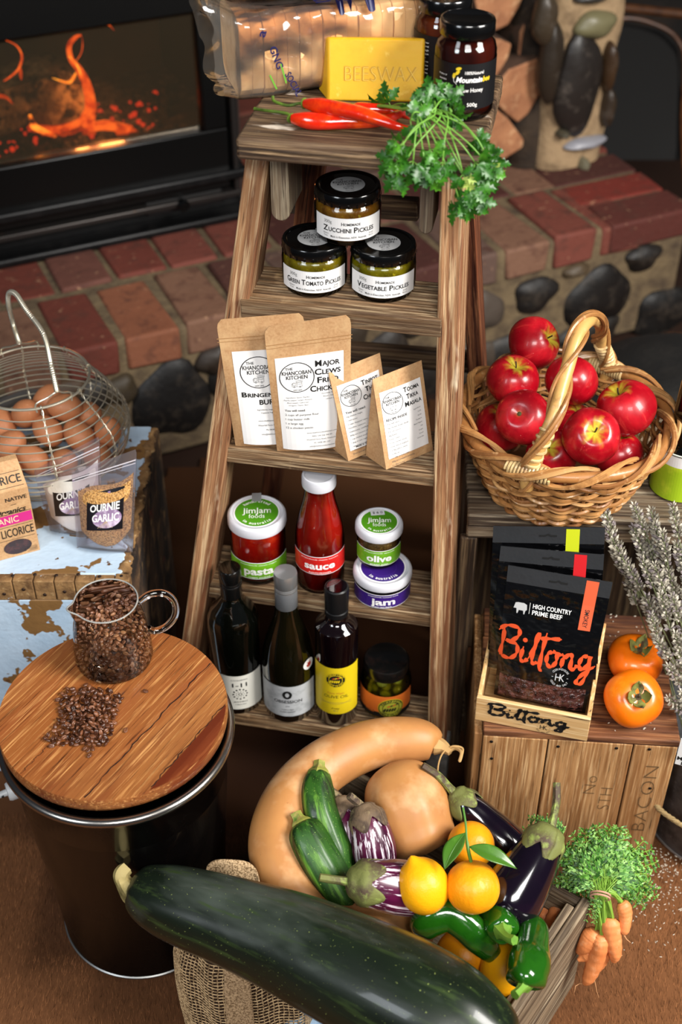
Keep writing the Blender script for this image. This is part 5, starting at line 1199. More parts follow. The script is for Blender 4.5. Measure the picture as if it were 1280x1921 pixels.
def inside(x, y):
    c = False; j = len(poly)-1
    for i in range(len(poly)):
        xi, yi = poly[i]; xj, yj = poly[j]
        if (yi > y) != (yj > y) and x < (xj-xi)*(y-yi)/(yj-yi)+xi: c = not c
        j = i
    return c
def dist_edge(x, y): return min(math.hypot(x-a, y-b) for a, b in [((poly[i][0]*(1-t)+poly[i-1][0]*t), (poly[i][1]*(1-t)+poly[i-1][1]*t)) for i in range(len(poly)) for t in (0, .25, .5, .75)])
n_p = 0
for lay in range(5):
    for k in range(3600):
        x, y = R.uniform(75, 238), R.uniform(1270, 1412)
        if not inside(x, y): continue
        de = dist_edge(x, y)
        if de < lay*9: continue
        p = at(x, y, z=top_z+.0024+lay*.0036)
        if math.hypot(p.x-jx, p.y-jy) < .056: continue
        if any((p-q).length < .0052 for q in pile): continue
        pile.append(p)
vis = sorted(pile, key=lambda p: -p.z)
hidden = []
for p in pile[:]:
    cover = sum(1 for q in pile if q.z > p.z+.003 and (Vector((q.x-p.x, q.y-p.y))).length < .0055)
    if cover >= 3: hidden.append(p)
shown = [p for p in pile if p not in hidden][:175]
rest = hidden+[p for p in pile if p not in hidden][175:]
for p in shown: bean(p, None, 'roasted coffee bean in the spilled heap on the wooden board', 'spilled coffee beans on the board')
for (x, y), lb in [((273, 1296), 'single coffee bean lying alone right of the jug on the board'), ((236, 1369), 'stray coffee bean lying alone right of the spilled heap'), ((168, 1416), 'stray coffee bean lying just below the spilled heap')]: bean(at(x, y, z=top_z+.0024), None, lb, tilt=.1)
# jug beans: outer layer against the glass plus the mound on top
def jr(z):
    for (r0, a), (r1, b) in zip(JP[1:], JP[2:]):
        if z <= b: return r0+(r1-r0)*(z-a)/max(b-a, 1e-6)
    return .0405
jb = []; inner = []
def surf_z(x, y): return .058+.017*(x*.9+y*.45)/.04+.006*(1-(x*x+y*y)/.0016)
for k in range(90000):
    a = R.uniform(0, 2*pi); z = R.uniform(.005, .098); r = jr(z)-.0036-(0 if R.random() < .5 else R.uniform(0, .036)); x, y = r*cos(a), r*sin(a)
    if z > surf_z(x, y): continue
    p = Vector((x, y, z)); edge_ = (jr(z)-math.hypot(x, y) < .0068 and y < .02) or z > surf_z(x, y)-.0060
    if not edge_ and (jr(z)-math.hypot(x, y) > .014 and z < surf_z(x, y)-.012): continue
    L2 = jb if edge_ else inner
    if any((p-q).length_squared < .0000305 for q in jb) or (not edge_ and any((p-q).length_squared < .00004 for q in inner)): continue
    L2.append(p)
    if len(jb)+len(inner) > 1100: break
def vis_key(p): return p.y-p.z*.9
jb.sort(key=vis_key); n_ind = 300-len(shown)-3
for p in jb[:n_ind]:
    d = Vector((p.x, p.y, 0)).normalized() if p.z < surf_z(p.x, p.y)-.006 else Vector((0, -.3, 1)).normalized()
    bean(p+jg.location, d.to_track_quat('Z', 'Y'), 'roasted coffee bean pressed against the front of the glass jug', 'coffee beans in the glass jug', .45, BM_LIT)
mb = MB(); protos = [(np.array([tuple(v.co) for v in m.vertices]), [tuple(p.vertices) for p in m.polygons]) for m in BM]
for p in jb[n_ind:]+inner+[q-jg.location for q in rest]:
    v, f = protos[0]; q = Quaternion((R.gauss(0, 1), R.gauss(0, 1), R.gauss(0, 1), R.gauss(0, 1))).normalized(); M3 = np.array(q.to_matrix())
    mb.add([tuple(a) for a in (v @ M3.T+np.array(p))], f, 0, R.choice(['7a4c32', '5c3420', '8c5c40', 'a0704e'] if math.hypot(p.x, p.y) < .05 else ['5a3420', '40200f', '6a4028', '774a30']))  # beans inside the jug take the reflection-lightened tones
tag(obj('coffee_beans', mb, BEAN, angle=180, loc=jg.location), 'the rest of the roasted coffee beans filling the jug and the heap', 'coffee beans', kind='stuff')
# ------------------------------------------------------------ tall dark crate with apple basket
tc = thing('tall_dark_crate', 'tall weathered dark timber crate carrying the apple basket', 'crate', (.445, 1.46, 0), radians(-3))
mb = MB()
for k in range(4):
    y0 = -.085+k*.066; mb.box((-.262, y0, .478), (.30, y0+.061, .50-.001*k))
obj('top_boards', mb, W_DARK_X, tc, bevel=.003)
mb = MB(); mb.box((-.262, -.083, .455), (.30, -.070, .478)); obj('front_rail', mb, W_DARK_X, tc, bevel=.003)
mb = MB()
for k in range(3): mb.box((-.262+k*.002, -.068+k*.072, 0), (-.247, -.068+k*.072+.068, .478))
mb.box((-.270, -.082, 0), (-.245, -.070, .455)); mb.box((-.247, -.05, 0), (-.235, .12, .04)); obj('side_boards', mb, W_DARK_Z, tc, bevel=.003)
mb = MB(); mb.box((-.247, .148, 0), (.30, .162, .478)); mb.box((.285, -.068, 0), (.30, .148, .478)); obj('back_boards', mb, W_DARK_Z, tc, bevel=.003)

# wicker basket
WK = mat('willow_cane', 'a87a48', .45, coat=.2, attr='tone', vars=[('6e4422', 40, (1, 1, 1), .52, .75), ('c8a070', 90, (1, 1, 1), .6, .75)], bump=(200, (1, 1, 1), .25, .001))
KT = ['a87a48', '9a6a3a', 'b88c58', '8a5a30', 'b5824c']
bs = thing('wicker_basket', 'round wicker basket with twisted handle full of red apples', 'basket', (.311, 1.458, .50))
BR0, BR1, BH = .092, .142, .118
def brad(z): return BR0+(BR1-BR0)*(z/BH)**.8
R = random.Random(31); mb = MB(); NS = 26
rows = 11
for j in range(rows):
    z = .004+j*.0097; n = 156; tone = R.choice(KT)
    for ph in (0, 1):
        if ph and j % 2: continue
        P = []
        for k in range(n):
            a = 2*pi*k/n; s_ = cos(a*NS/2+pi*(j+ph)); zz = z+.0010*sin(a*3+j)+.0042*ph+.0016*sin(a*NS/2*1.0+j*1.6)
            r = brad(zz)+.0048*s_; P.append((r*cos(a), r*sin(a), zz))
        mb.tube(P, R.uniform(.0026, .0036), 6, closed=True, c=R.choice(KT))
obj('woven_side', mb, WK, bs)
mb = MB()
for k in range(NS*2//2):
    a = 2*pi*(k+.0)/NS; mb.tube([(brad(z)*cos(a), brad(z)*sin(a), z) for z in [BH*i/6 for i in range(7)]], .0026, 6, c='7a5028')
obj('stakes', mb, WK, bs)
mb = MB(); mb.lathe([(0, .001), (BR0, .001), (BR0, .006), (0, .006)], 40, m=0); obj('base', mb, mat('basket_base_cane', '6a4626', .6, bump=(120, (1, 1, 1), .6, .003)), bs)
mb = MB(); mb.tube([((.144+.001*sin(5*a))*cos(a), (.144+.001*sin(5*a))*sin(a), BH+.004+.0015*sin(3*a)) for a in [2*pi*k/90 for k in range(90)]], .0078, 12, closed=True, c='a06c3a'); obj('rim_cane', mb, WK, bs)
mb = MB(); NB = 13
for k in range(NB):
    for e in (0, .045, .09):
        a0 = 2*pi*k/NB+e+R.uniform(-.02, .02); P = []
        for i in range(15):
            t = i/14; a = a0+t*.95; ph = -1.6+t*4.6; rr = .0118+.0015*sin(pi*t)
            P.append(((.144+rr*cos(ph))*cos(a), (.144+rr*cos(ph))*sin(a), BH+.004+rr*sin(ph)*1.05+.002*e*20*.3))
        mb.tube(P, R.uniform(.0026, .0034), 6, c=R.choice(KT))
obj('rim_wrapping', mb, WK, bs)
f_ = at(992, 885, z=.622)-bs.location; f_.z = BH+.0; r_ = at(1150, 678, z=.622)-bs.location; r_.z = BH
fa = f_.normalized(); 
def onr(v): q = Vector((v.x, v.y, 0)).normalized()*.142; return Vector((q.x, q.y, BH+.006))
F_, B_ = onr(f_), onr(r_); apx = at(1098, 596, Y=1.455)-bs.location
hpts = cr([F_+Vector((0, 0, -.03)), F_, at(1035, 790, Y=1.345)-bs.location, at(1062, 700, Y=1.39)-bs.location, at(1085, 628, Y=1.43)-bs.location, at(1108, 600, Y=1.47)-bs.location, at(1128, 610, Y=1.52)-bs.location, at(1128, 640, Y=1.56)-bs.location, B_+Vector((0, 0, .01)), B_+Vector((0, 0, -.03))], 10)
mb = MB(); mb.tube(hpts, .0088, 14, c='c49858', cross=lambda a, t: 1+.04*sin(t*40)); obj('handle_cane', mb, WK, bs)
for ph, rr in ((0, .0030), (.55, .0028), (3.3, .0026)):
    mb = MB(); P = []; n = len(hpts); up = Vector((1, .3, 0)).normalized()
    for i in range(n):
        T = (Vector(hpts[min(i+1, n-1)])-Vector(hpts[max(i-1, 0)])).normalized(); U_ = (up-T*up.dot(T)).normalized(); V_ = T.cross(U_)
        q = ph+i*.23; P.append(Vector(hpts[i])+(U_*cos(q)+V_*sin(q))*.0112)
    mb.tube(cr(P, 2), rr*1.1, 7, c=R.choice(['8a5a30', '9a6a3a'])); obj('handle_twist', mb, WK, bs)
for C0, sgn in ((F_, 1), (B_, -1)):
    a_ = atan2(C0.y, C0.x); mb = MB(); P = []
    for i in range(260):
        t = i/259; a = a_-.20+.40*t; ph = t*2*pi*13; P.append(((.144+.0098*cos(ph))*cos(a), (.144+.0098*cos(ph))*sin(a), BH+.004+.0098*sin(ph)))
    mb.tube(P, .0021, 6, c='cdb07c'); 
    i0 = 8 if sgn > 0 else len(hpts)-20; Q = []
    for i in range(160):
        t = i/159*11; k = int(t)+i0; k = min(max(k, 0), len(hpts)-2); p = Vector(hpts[k]).lerp(Vector(hpts[k+1]), t-int(t)); T = (Vector(hpts[k+1])-Vector(hpts[k])).normalized(); U_ = (Vector((1, .3, 0))-T*T.x).normalized(); V_ = T.cross(U_); ph = i/159*2*pi*8
        Q.append(p+(U_*cos(ph)+V_*sin(ph))*.0098)
    mb.tube(Q, .0021, 6, c='cdb07c'); obj('cane_binding', mb, WK, bs)

# apples
APP = mat('red_apple', '8e0614', .3, spec=.45, coat=.2, attr='tone', vars=[('b81622', 26, (1, 1, .3), .45, .65), ('c83a34', 90, (1, 1, .12), .60, .75), ('e8a090', 330, (1, 1, 1), .71, .75)], rvar=(30, (1, 1, 1), .22, .42))
APD = mat('apple_dimple', '8a9a2a', .5, vars=[('5a4a1a', 60, (1, 1, 1), .5, .7)]); BST = mat('brown_stalk', '3a2a18', .7)
def apple_tree():
    t = thing('apple', 'x', 'apple', (0, 0, 0)); mb = MB(); n = 26; pr = []
    for k in range(n+1):
        th = pi*k/n; r = abs(sin(th))**.92*.0385*(1+.05*cos(th)); z = -cos(th)*.0345
        dm = math.exp(-(r/.0125)**2); z += (-.0125*dm if z > 0 else .0080*dm); pr.append((max(r, 0), z))
    mb.lathe(pr, 48, rib=lambda a: 1+.012*cos(5*a)); mb.c = []
    for x, y, z in mb.v:
        r = math.hypot(x, y); f = max(0, min(1, (.0185+.004*sin(5*atan2(y, x))+.003*sin(11*atan2(y, x))-r)/.011)) if z > 0 else max(0, min(1, (.006-r)/.004)); c0 = lin('8e0614'); c1 = lin('b8a832'); mb.c.append(tuple(c0[i]+(c1[i]-c0[i])*f for i in range(3)))
    obj('flesh', mb, APP, t, angle=180)
    mb = MB(); mb.tube(cr([(0, 0, .018), (.001, 0, .025), (.0035, .001, .032)], 4), .0011, 6); obj('stalk', mb, BST, t)
    mb = MB(); mb.ball((0, 0, -.0265), (.0035, .0035, .0022), 10, 6, fn=lambda p, n_: p*(1+.4*sin(5*atan2(n_.y, n_.x)))); obj('calyx', mb, mat('dry_calyx', '4a4a24', .8), t)
    return t
AP = [((1003, 643), .680, 1.00, (.75, -.35, .55), 'red apple topmost at the back of the basket, stalk hollow facing right'),
      ((963, 712), .662, .96, (.10, -.15, 1), 'red apple at the left of the basket below the topmost one'),
      ((1073, 713), .662, .97, (.3, .5, .4), 'red apple behind the twisted basket handle'),
      ((982, 783), .646, .98, (.3, .6, -.62), 'red apple left of the handle showing its dry blossom end'),
      ((1174, 765), .648, 1.08, (-.5, .1, .85), 'red apple at the right side of the basket'),
      ((1110, 818), .652, 1.00, (.0, -.65, .75), 'red apple at the front with yellow stalk hollow facing the viewer'),
      ((1035, 850), .606, .92, (-.3, -.5, .8), 'red apple low at the front between handle and basket rim'),
      ((940, 800), .590, .95, (0, 0, 1), 'shaded red apple deep at the left inside the basket'),
      ((1075, 800), .598, .95, (.4, 0, 1), 'shaded red apple under the handle in the middle of the basket'),
      ((1160, 850), .588, .90, (0, .3, 1), 'small bit of red apple low at the right inside the rim')]
a0 = apple_tree(); first = True
APs = [at(p[0], p[1], z=z) for p, z, s, d, l in AP]
for (px, z, s, d, lb), p in zip(AP, APs):
    t = a0 if first else copy_tree(a0); first = False
    t.location = p; t.scale = (s, s, s); t.rotation_mode = 'QUATERNION'; t.rotation_quaternion = zrot(d, z*40); tag(t, lb, 'apple', 'red apples in the wicker basket')

# green labelled jar at right
gj = thing('green_label_bottle', 'dark bottle with white and lime green banana leaf label at the right edge', 'bottle', (.487, 1.452, .50))
mb = MB(); mb.lathe([(0, 0), (.036, 0), (.040, .005), (.040, .085), (.036, .098), (.026, .110), (.024, .19), (0, .19)], 48); obj('glass_body', mb, DKG, gj)
LM = mat('lime_label', '9ab81c', .45, vars=[('3a5a10', 12, (1, 1, 2), .58, .62), ('c0d030', 30, (1, 1, 1), .5, .7), ('141c08', 8, (1, 1, 2.5), .62, .64)])
D = Decal(); D.rect(-.11, .004, .11, .062, LM, 1, 60); D.rect(-.11, .062, .11, .080, WHITE_PAPER, 1, 60); D.build('label', gj, cyl(.0402), .0004)
mb = MB(); mb.tube([(.0405*cos(2*pi*k/48), .0405*sin(2*pi*k/48), .0825) for k in range(48)], .0012, 6, closed=True); obj('label_rim', mb, mat('pale_rim', 'd0d4c8', .4), gj)

# ------------------------------------------------------------ front crate
fc = thing('wooden_crate', 'upturned brown slatted crate holding the tray of bags and persimmons', 'crate', (.330, 1.195, 0), radians(-4.5))
def fl_(p): return Matrix.Rotation(radians(4.5), 3, 'Z') @ (Vector(p)-fc.location)
mb = MB(); xs = [-.130, -.040, .075, .150]
xs = [-.128, -.0345, .0855, .148]
for a, b in zip(xs, xs[1:]): mb.box((a+.001, 0, 0), (b-.001, .012, .243))
obj('front_panel', mb, W_CRATE_Z, fc, bevel=.002)
mb = MB(); ys = [-.001, .062, .125, .19, .252]
for k, (a, b) in enumerate(zip(ys, ys[1:])): mb.box((-.128+.002*(k % 2), a+.0008, .243), (.149-.002*(k % 2), b-.0008, .255+.001*(k % 2)))
obj('top_panel', mb, W_CRATE_X, fc, bevel=.002)
mb = MB(); mb.box((-.140, .004, 0), (-.128, .25, .243)); mb.box((.136, .012, 0), (.148, .25, .243)); mb.box((-.128, .24, 0), (.136, .252, .243)); obj('side_panel', mb, W_CRATE_Z, fc, bevel=.002)
for x, z in [(-.115, .232), (-.112, .195), (-.020, .230), (.062, .234), (.108, .236), (.122, .150)]:
    mb = MB(); mb.ball((x, -.0005, z), (.0026, .0012, .0026), 10, 6); obj('nail', mb, mat('dark_nail', '1a1614', .5, metal=.7), fc)
FADE = mat('faded_stencil', '5c4428', .8); D = Decal()
for s_, x, z, h, rt, w_ in [('BACON', .118, .125, .020, pi/2, .15), ('No', .035, .150, .018, pi/2, .04), ('STH', .060, .120, .018, pi/2, .05)]: D.text(s_, x, z, h, FADE, w=w_, rot=rt, bold=-.022)
D.build('lettering', fc, lambda x, y, o: (x, -.0006-o*.3, y), .0002)

# biltong tray
ta, tb = Vector((.191, 1.2235, 0)), Vector((.349, 1.1815, 0)); tx = (tb-ta).normalized(); ty = Vector((-tx.y, tx.x, 0)); TL_ = .160
tr_ = thing('bamboo_tray', 'pale bamboo tray with brushed black lettering holding the black snack bags', 'tray', ta+Vector((0, 0, .2568)), atan2(tx.y, tx.x))
mb = MB(); mb.box((0, 0, 0), (TL_, .007, .046)); fp = obj('front_panel', mb, W_BAMBOO_X, tr_, bevel=.001)
mb = MB(); mb.box((0, .007, 0), (TL_, .120, .005)); obj('base_panel', mb, W_BAMBOO_X, tr_, bevel=.001)
BY = woodm('bamboo_side', 'd0a76e', 'b88a54', 'e0c090', 'y', .7, rough=.45, bs=.12)
for x0 in (0, TL_-.006):
    mb = MB(); v = [(x0, .007, 0), (x0+.006, .007, 0), (x0+.006, .127, 0), (x0, .127, 0), (x0, .007, .046), (x0+.006, .007, .046), (x0+.006, .127, .112), (x0, .127, .112)]; mb.hexa(v); obj('side_panel', mb, BY, tr_, bevel=.001)
mb = MB(); mb.box((.006, .120, 0), (TL_-.006, .127, .112)); obj('back_panel', mb, W_BAMBOO_X, tr_, bevel=.001)
STROKES = {  # brush script, unit height 1 above the baseline
 'B': ([(.10, .95), (.08, .45), (.03, .02)], [(-.05, .80), (.15, 1.0), (.45, 1.0), (.50, .80), (.35, .60), (.15, .52)], [(.15, .52), (.45, .50), (.50, .25), (.35, .03), (.12, .02), (.05, .12)]), 
 'i': ([(.66, .48), (.62, .12), (.70, .02), (.82, .14)],), 'l': ([(.82, .14), (.98, .60), (1.02, .98), (.96, .70), (.92, .18), (.98, .02), (1.08, .10)],),
 't': ([(1.22, 1.02), (1.17, .5), (1.15, -.08), (1.22, -.10)], [(1.02, .80), (1.3, .86), (1.62, .90)]),
 'o': ([(1.46, .50), (1.33, .40), (1.32, .15), (1.44, .02), (1.56, .18), (1.56, .42), (1.46, .50), (1.62, .44), (1.74, .46)],),
 'n': ([(1.74, .46), (1.72, .05)], [(1.73, .30), (1.88, .50), (1.96, .42), (1.96, .08), (2.06, .08), (2.14, .22)]),
 'g': ([(2.40, .50), (2.24, .48), (2.18, .25), (2.26, .08), (2.38, .22), (2.44, .50), (2.42, .0), (2.32, -.35), (2.18, -.32), (2.30, -.08), (2.60, .22)],)}
def script(D, x0, y0, h, wd, m, lay=3, th=.105):
    k = wd/2.65
    for st_ in STROKES.values():
        for s_ in st_:
            q = cr(s_, 8); n = len(q); D.line([(x0+x*k, y0+y*h) for x, y in q], [th*h*(.55+.75*abs(sin(i*.37+x0)) if 2 < i < n-2 else .35) for i in range(n)], m, lay)
    D.disc(x0+.68*k, y0+.68*h, .07*h, m, lay, 10)
def monogram(D, cx, cy, r, m):
    D.arc_text('COOKINGHOUSE', cx, cy, r*.88, r*.20, m, 0, .17, bold=.0)
    n = 13
    for i, ch in enumerate('GOLD AND SALT'):
        a = .17*(i-(n-1)/2)
        if ch != ' ': D.text(ch, cx+r*.88*sin(a), cy-r*.88*cos(a), r*.20, m, rot=a, bold=0)
    D.text('H', cx-r*.20, cy, r*.75, m, w=r*.5, bold=.0); D.text('K', cx+r*.20, cy, r*.75, m, w=r*.5, bold=.0); D.line([(cx-r*.8, cy), (cx-r*.66, cy)], r*.05, m); D.line([(cx+r*.66, cy), (cx+r*.8, cy)], r*.05, m)
D = Decal(); script(D, .018, .0185, .0225, .118, BLACK_INK, th=.20); monogram(D, .098, .0125, .0118, BLACK_INK); D.build('lettering', tr_, lambda x, y, o: (x, -o, y), .0005)
# snack bags
BBAG = mat('black_film', '050506', .16, coat=.8, spec=.6, bump=(7, (1, .5, 1.5), .6, .03)); MATF = mat('grey_seal_film', '2a2b2d', .35, coat=.3, bump=(20, (1, 1, 1), .2, .01))
TW = MATS['clear_pouch']; ORB = mat('biltong_orange', 'cc4a22', .4); ORT = mat('orange_tab', 'cc5a38', .4)
def biltong(label, BL, BR, TL, TR, tabm, tabx, full):
    t, fm, W, Hh, body = pouch('snack_bag', label, 'bag', BL, BR, TL, TR, .012, [BBAG], 'black snack bags in the bamboo tray', 'film_bag', round_=.0, npow=3)
    D = Decal(); k = 4
    for j in range(k): D.rect(-W/2, Hh*(.88+.12*j/k), W/2, Hh*(.88+.12*(j+1)/k), MATF, 1, 10)
    D.build('top_seal', t, fm, .0002)
    D = Decal()
    if full:
        for j in range(5): D.rect(-W*.46, Hh*(.02+.17*j/5), W*.46, Hh*(.02+.17*(j+1)/5), mat('meat_window', '3a1c18', .2, coat=.8, vars=[('6a4038', 70, (1, 1, 1), .5, .65), ('120606', 120, (1, 1, 1), .5, .65)], bump=(60, (1, 1, 1), 1, .01)), 1, 12)
        D.build('meat_window', t, fm, .0002); D = Decal()
        D.text('HIGH COUNTRY', W*-.02, Hh*.735, .0065, WHITE_INK, w=W*.38, bold=.02); D.text('PRIME BEEF', W*-.06, Hh*.69, .0065, WHITE_INK, w=W*.30, bold=.02); D.line([(-W*.24, Hh*.675), (-W*.24, Hh*.755)], .0005, WHITE_INK)
        cw = [(-.40, .70), (-.385, .74), (-.36, .745), (-.30, .745), (-.27, .735), (-.265, .70), (-.28, .69), (-.285, .665), (-.295, .665), (-.30, .69), (-.345, .69), (-.355, .665), (-.365, .665), (-.37, .70)]
        D.poly([(a*W, b*Hh) for a, b in cw], mat('cow_print', 'b0b0b0', .5))
        script(D, -W*.50, Hh*.32, Hh*.24, W*1.02, ORB, 3, .10); monogram(D, W*.17, Hh*.26, .0145, mat('grey_print', 'b8b8b8', .5))
    for j in range(6): D.rect(W*tabx, Hh*(.985-(.36 if full else .26)*(j+1)/6), W*(tabx+.12), Hh*(.985-(.36 if full else .26)*j/6), tabm, 2, 3)
    if full: D.text('SMOKEY', W*(tabx+.06), Hh*.71, .0060, BLACK_INK, w=.026, rot=-pi/2, bold=.02, lay=4)
    D.line([(-.012, Hh*.935), (-.004, Hh*.935), (0, Hh*.945), (.004, Hh*.935), (.012, Hh*.935)], .0028, mat('hang_slot', '020202', .8), 4)
    D.build('lettering', t, fm, .0004)
tz = .2568+.006
b1 = ta+tx*.014+ty*.012+Vector((0, 0, tz)); b2 = ta+tx*.146+ty*.012+Vector((0, 0, tz))
def tp(s_, d_, z): return ta+tx*s_+ty*d_+Vector((0, 0, z))
def onp(x, y, P0, N):
    o = Vector((0, 0, CAM_Z)); r = at(x, y, d=1)-o; return o+r*((P0-o).dot(N)/r.dot(N))
def lean_plane(d_, dtop, h):
    A_ = tp(0, d_, tz); B2 = tp(.1, d_, tz); C2 = tp(0, dtop, tz+h); return A_, (B2-A_).cross(C2-A_).normalized()
P0, N0 = lean_plane(.016, .068, .16); biltong('front black snack bag with orange script lettering and orange tab', onp(927, 1302, P0, N0), onp(1098, 1338, P0, N0), onp(954, 1060, P0, N0), onp(1150, 1092, P0, N0), ORT, .26, True)
P0, N0 = lean_plane(.030, .080, .16); biltong('middle black snack bag with red tab in the bamboo tray', onp(915, 1250, P0, N0), onp(1118, 1275, P0, N0), onp(940, 1024, P0, N0), onp(1134, 1040, P0, N0), mat('red_tab', 'c01e24', .4), .22, False)
P0, N0 = lean_plane(.046, .092, .16); biltong('rearmost black snack bag with lime yellow tab in the bamboo tray', onp(915, 1235, P0, N0), onp(1122, 1245, P0, N0), onp(926, 986, P0, N0), onp(1136, 989, P0, N0), mat('lime_tab', 'b8c01e', .4), .16, False)

# persimmons
PER = mat('orange_persimmon', 'e8700c', .3, coat=.3, spec=.4, sss=.05, vars=[('d85408', 10, (1, 1, 1), .45, .7), ('f09020', 22, (1, 1, 1), .55, .8)])
CAL = mat('persimmon_calyx', '7a7a38', .7, vars=[('3a2e18', 40, (1, 1, 1), .45, .6)])
def persim(label, p, d, r, roll):
    t = thing('persimmon', label, 'persimmon', p, rot=zrot(d, roll), group='persimmons on the crate'); mb = MB(); n = 26; pr = []
    for k in range(n+1):
        th = pi*k/n; q = abs(sin(th))**.75*r; z = -cos(th)*r*.74; dm = math.exp(-(q/(r*.34))**2); z += (-r*.14*dm if z > 0 else r*.08*dm); pr.append((q, z))
    mb.lathe(pr, 48, rib=lambda a: 1+.022*cos(4*a)); obj('fruit', mb, PER, t, angle=180)
    for k in range(4):
        a = k*pi/2+.4; mb = MB(); M_ = Matrix.Translation((0, 0, r*.60)) @ Matrix.Rotation(a, 4, 'Z')
        def lf(u, v, r=r, k=k): w_ = .23*r*abs(sin(pi*(.16+v*.84)))**.8; x = r*(.06+.46*v-.06*v*v*k); return M_ @ Vector((x, (u-.5)*2*w_, r*(.00+.05*v+(.26+.07*k)*v*v*v+.05*sin(9*u+k)*v)))
        mb.grid(lf, 6, 8); o = obj('sepal', mb, CAL, t, angle=180); s_ = o.modifiers.new('thick', 'SOLIDIFY'); s_.thickness = .0008
    mb = MB(); mb.lathe([(0, r*.55), (r*.15, r*.56), (r*.13, r*.62), (0, r*.65)], 14); mb.tube(cr([(0, 0, r*.6), (.001, 0, r*.75), (.003, .002, r*(.78 if roll > 1 else 1.0))], 4), .0019, 7); obj('stalk', mb, mat('dry_stalk', '4a3a24', .8), t)
persim('front orange persimmon, its calyx facing the viewer', at(1189, 1310, z=.297)+Vector((0, 0, 0)), (.04, -.62, .78), .0415, 1.2)
persim('rear orange persimmon with twig behind the front one', at(1192, 1237, z=.292), (.10, -.18, .98), .0405, .3)

# lavender and zinc pail
zp = thing('zinc_pail', 'grey zinc pail with rope handle at the lower right edge', 'pail', (.606, 1.262, 0))
ZN = mat('zinc', '6c6c6e', .5, metal=.7, vars=[('4a4a4c', 40, (1, 1, 1), .42, .65), ('8a8a8c', 110, (1, 1, 1), .58, .75)])
mb = MB(); mb.lathe([(0, .003), (.122, .003), (.126, 0), (.128, .004), (.134, .20), (.136, .203), (.134, .206), (.132, .20), (.122, .01), (0, .01)], 64); obj('pail_body', mb, ZN, zp)
mb = MB(); mb.tube([(.127*cos(2*pi*k/64), .127*sin(2*pi*k/64), .004) for k in range(64)], .003, 8, closed=True); obj('base_rim', mb, mat('pale_zinc', '9a9c9e', .35, metal=.8), zp)
ROPE = mat('hemp_rope', 'a0875c', .9, bump=(300, (1, 1, 1), .8, .002)); mb = MB(); q = cr([(-.128, -.050, .135), (-.140, -.072, .112), (-.118, -.098, .105), (-.075, -.132, .108), (-.02, -.150, .12)], 8)
for ph in (0, 2.1, 4.2): mb.tube([Vector(p)+Vector((.0022*cos(i*.8+ph), .0022*sin(i*.8+ph), .0022*cos(i*.8+ph+1))) for i, p in enumerate(cr(q, 2))], .0024, 6)
obj('rope_handle', mb, ROPE, zp)
cdp = at(1312, 1418, Y=1.12); mb = MB(); mb.box((-.028, 0, -.028), (.03, .0008, .024)); pc = thing('paper_card', 'white printed card at the right edge above the zinc pail', 'card', cdp, -.35); obj('card', mb, WHITE_PAPER, pc, smooth=False)
D = Decal(); D.text('MAN', -.016, -.014, .007, BLACK_INK, bold=.04); D.text('KI', -.016, -.023, .007, BLACK_INK, bold=.04); D.build('lettering', pc, lambda x, y, o: (x, -o, y), .0004)
mb = MB(); mb.tube([(0, .002, -.027), (.02, .03, -.14)], .0015, 6); obj('card_stick', mb, mat('stick_wood', '8a6a44', .7), pc)

LAV = mat('dried_lavender_flower', '8f8878', .85, attr='tone'); LST = mat('lavender_stem', '6e7450', .7)
lv = thing('lavender_bunch', 'bunch of dried grey lavender leaning behind the persimmons', 'lavender', (.60, 1.27, .02))
R = random.Random(77)
def sprig(tip, base, nfl, r0):
    tip, base = Vector(tip)-lv.location, Vector(base)-lv.location; mb = MB(); n = 16; P = [base.lerp(tip, k/n)+Vector((0, 0, .02*sin(pi*k/n))) for k in range(n+1)]
    mb.tube(P, .0010, 5, m=1); T = (P[-1]-P[-3]).normalized()
    for k in range(nfl):
        c = P[-1]-T*(.0072*k*(1 if k < 8 else 1.25))+Vector((0, 0, .0))
        for j in range(6):
            a = 2*pi*j/6+k*.5; u = T.orthogonal().normalized(); w_ = T.cross(u); rad = (u*cos(a)+w_*sin(a)); d = (T*.75+rad*(.85+R.uniform(-.2, .2))).normalized(); L = r0*R.uniform(.8, 1.25)*(.7 if k < 2 else 1)
            tn = R.choice(['8e8878', 'a8a190', '746d60', 'b9b2a2', '857a7a']); e = d.orthogonal().normalized()*(L*.20); f = d.cross(e).normalized()*(L*.20); q = c+rad*.0008; mid = q+d*L*.6; tp_ = q+d*L
            mb.add([q, mid+e, mid+f, mid-e, mid-f, tp_], [(0, 1, 2), (0, 2, 3), (0, 3, 4), (0, 4, 1), (5, 2, 1), (5, 3, 2), (5, 4, 3), (5, 1, 4)], 0, tn)
    nfirst = len(mb.v)-len(mb.c); mb.c = ['6e7450']*nfirst+mb.c if nfirst > 0 else mb.c
    obj('sprig', mb, [LAV, LST], lv, smooth=False)
tips = [(1140, 995, 1.345), (1152, 1025, 1.35), (1168, 1058, 1.34), (1190, 990, 1.35), (1178, 1060, 1.32), (1205, 1050, 1.33), (1130, 948, 1.36), (1190, 950, 1.35), (1222, 958, 1.35), (1262, 950, 1.34), (1230, 985, 1.34), (1212, 1010, 1.35), (1243, 1000, 1.33), (1270, 1020, 1.33), (1228, 1060, 1.30), (1255, 1075, 1.32), (1285, 1060, 1.32), (1240, 1115, 1.28), (1222, 1155, 1.28), (1262, 1120, 1.28), (1285, 1110, 1.30), (1232, 1200, 1.26), (1268, 1190, 1.26), (1290, 1180, 1.26), (1255, 1250, 1.24), (1282, 1240, 1.25), (1255, 1310, 1.22), (1280, 1300, 1.22), (1300, 990, 1.33), (1292, 1350, 1.2)]
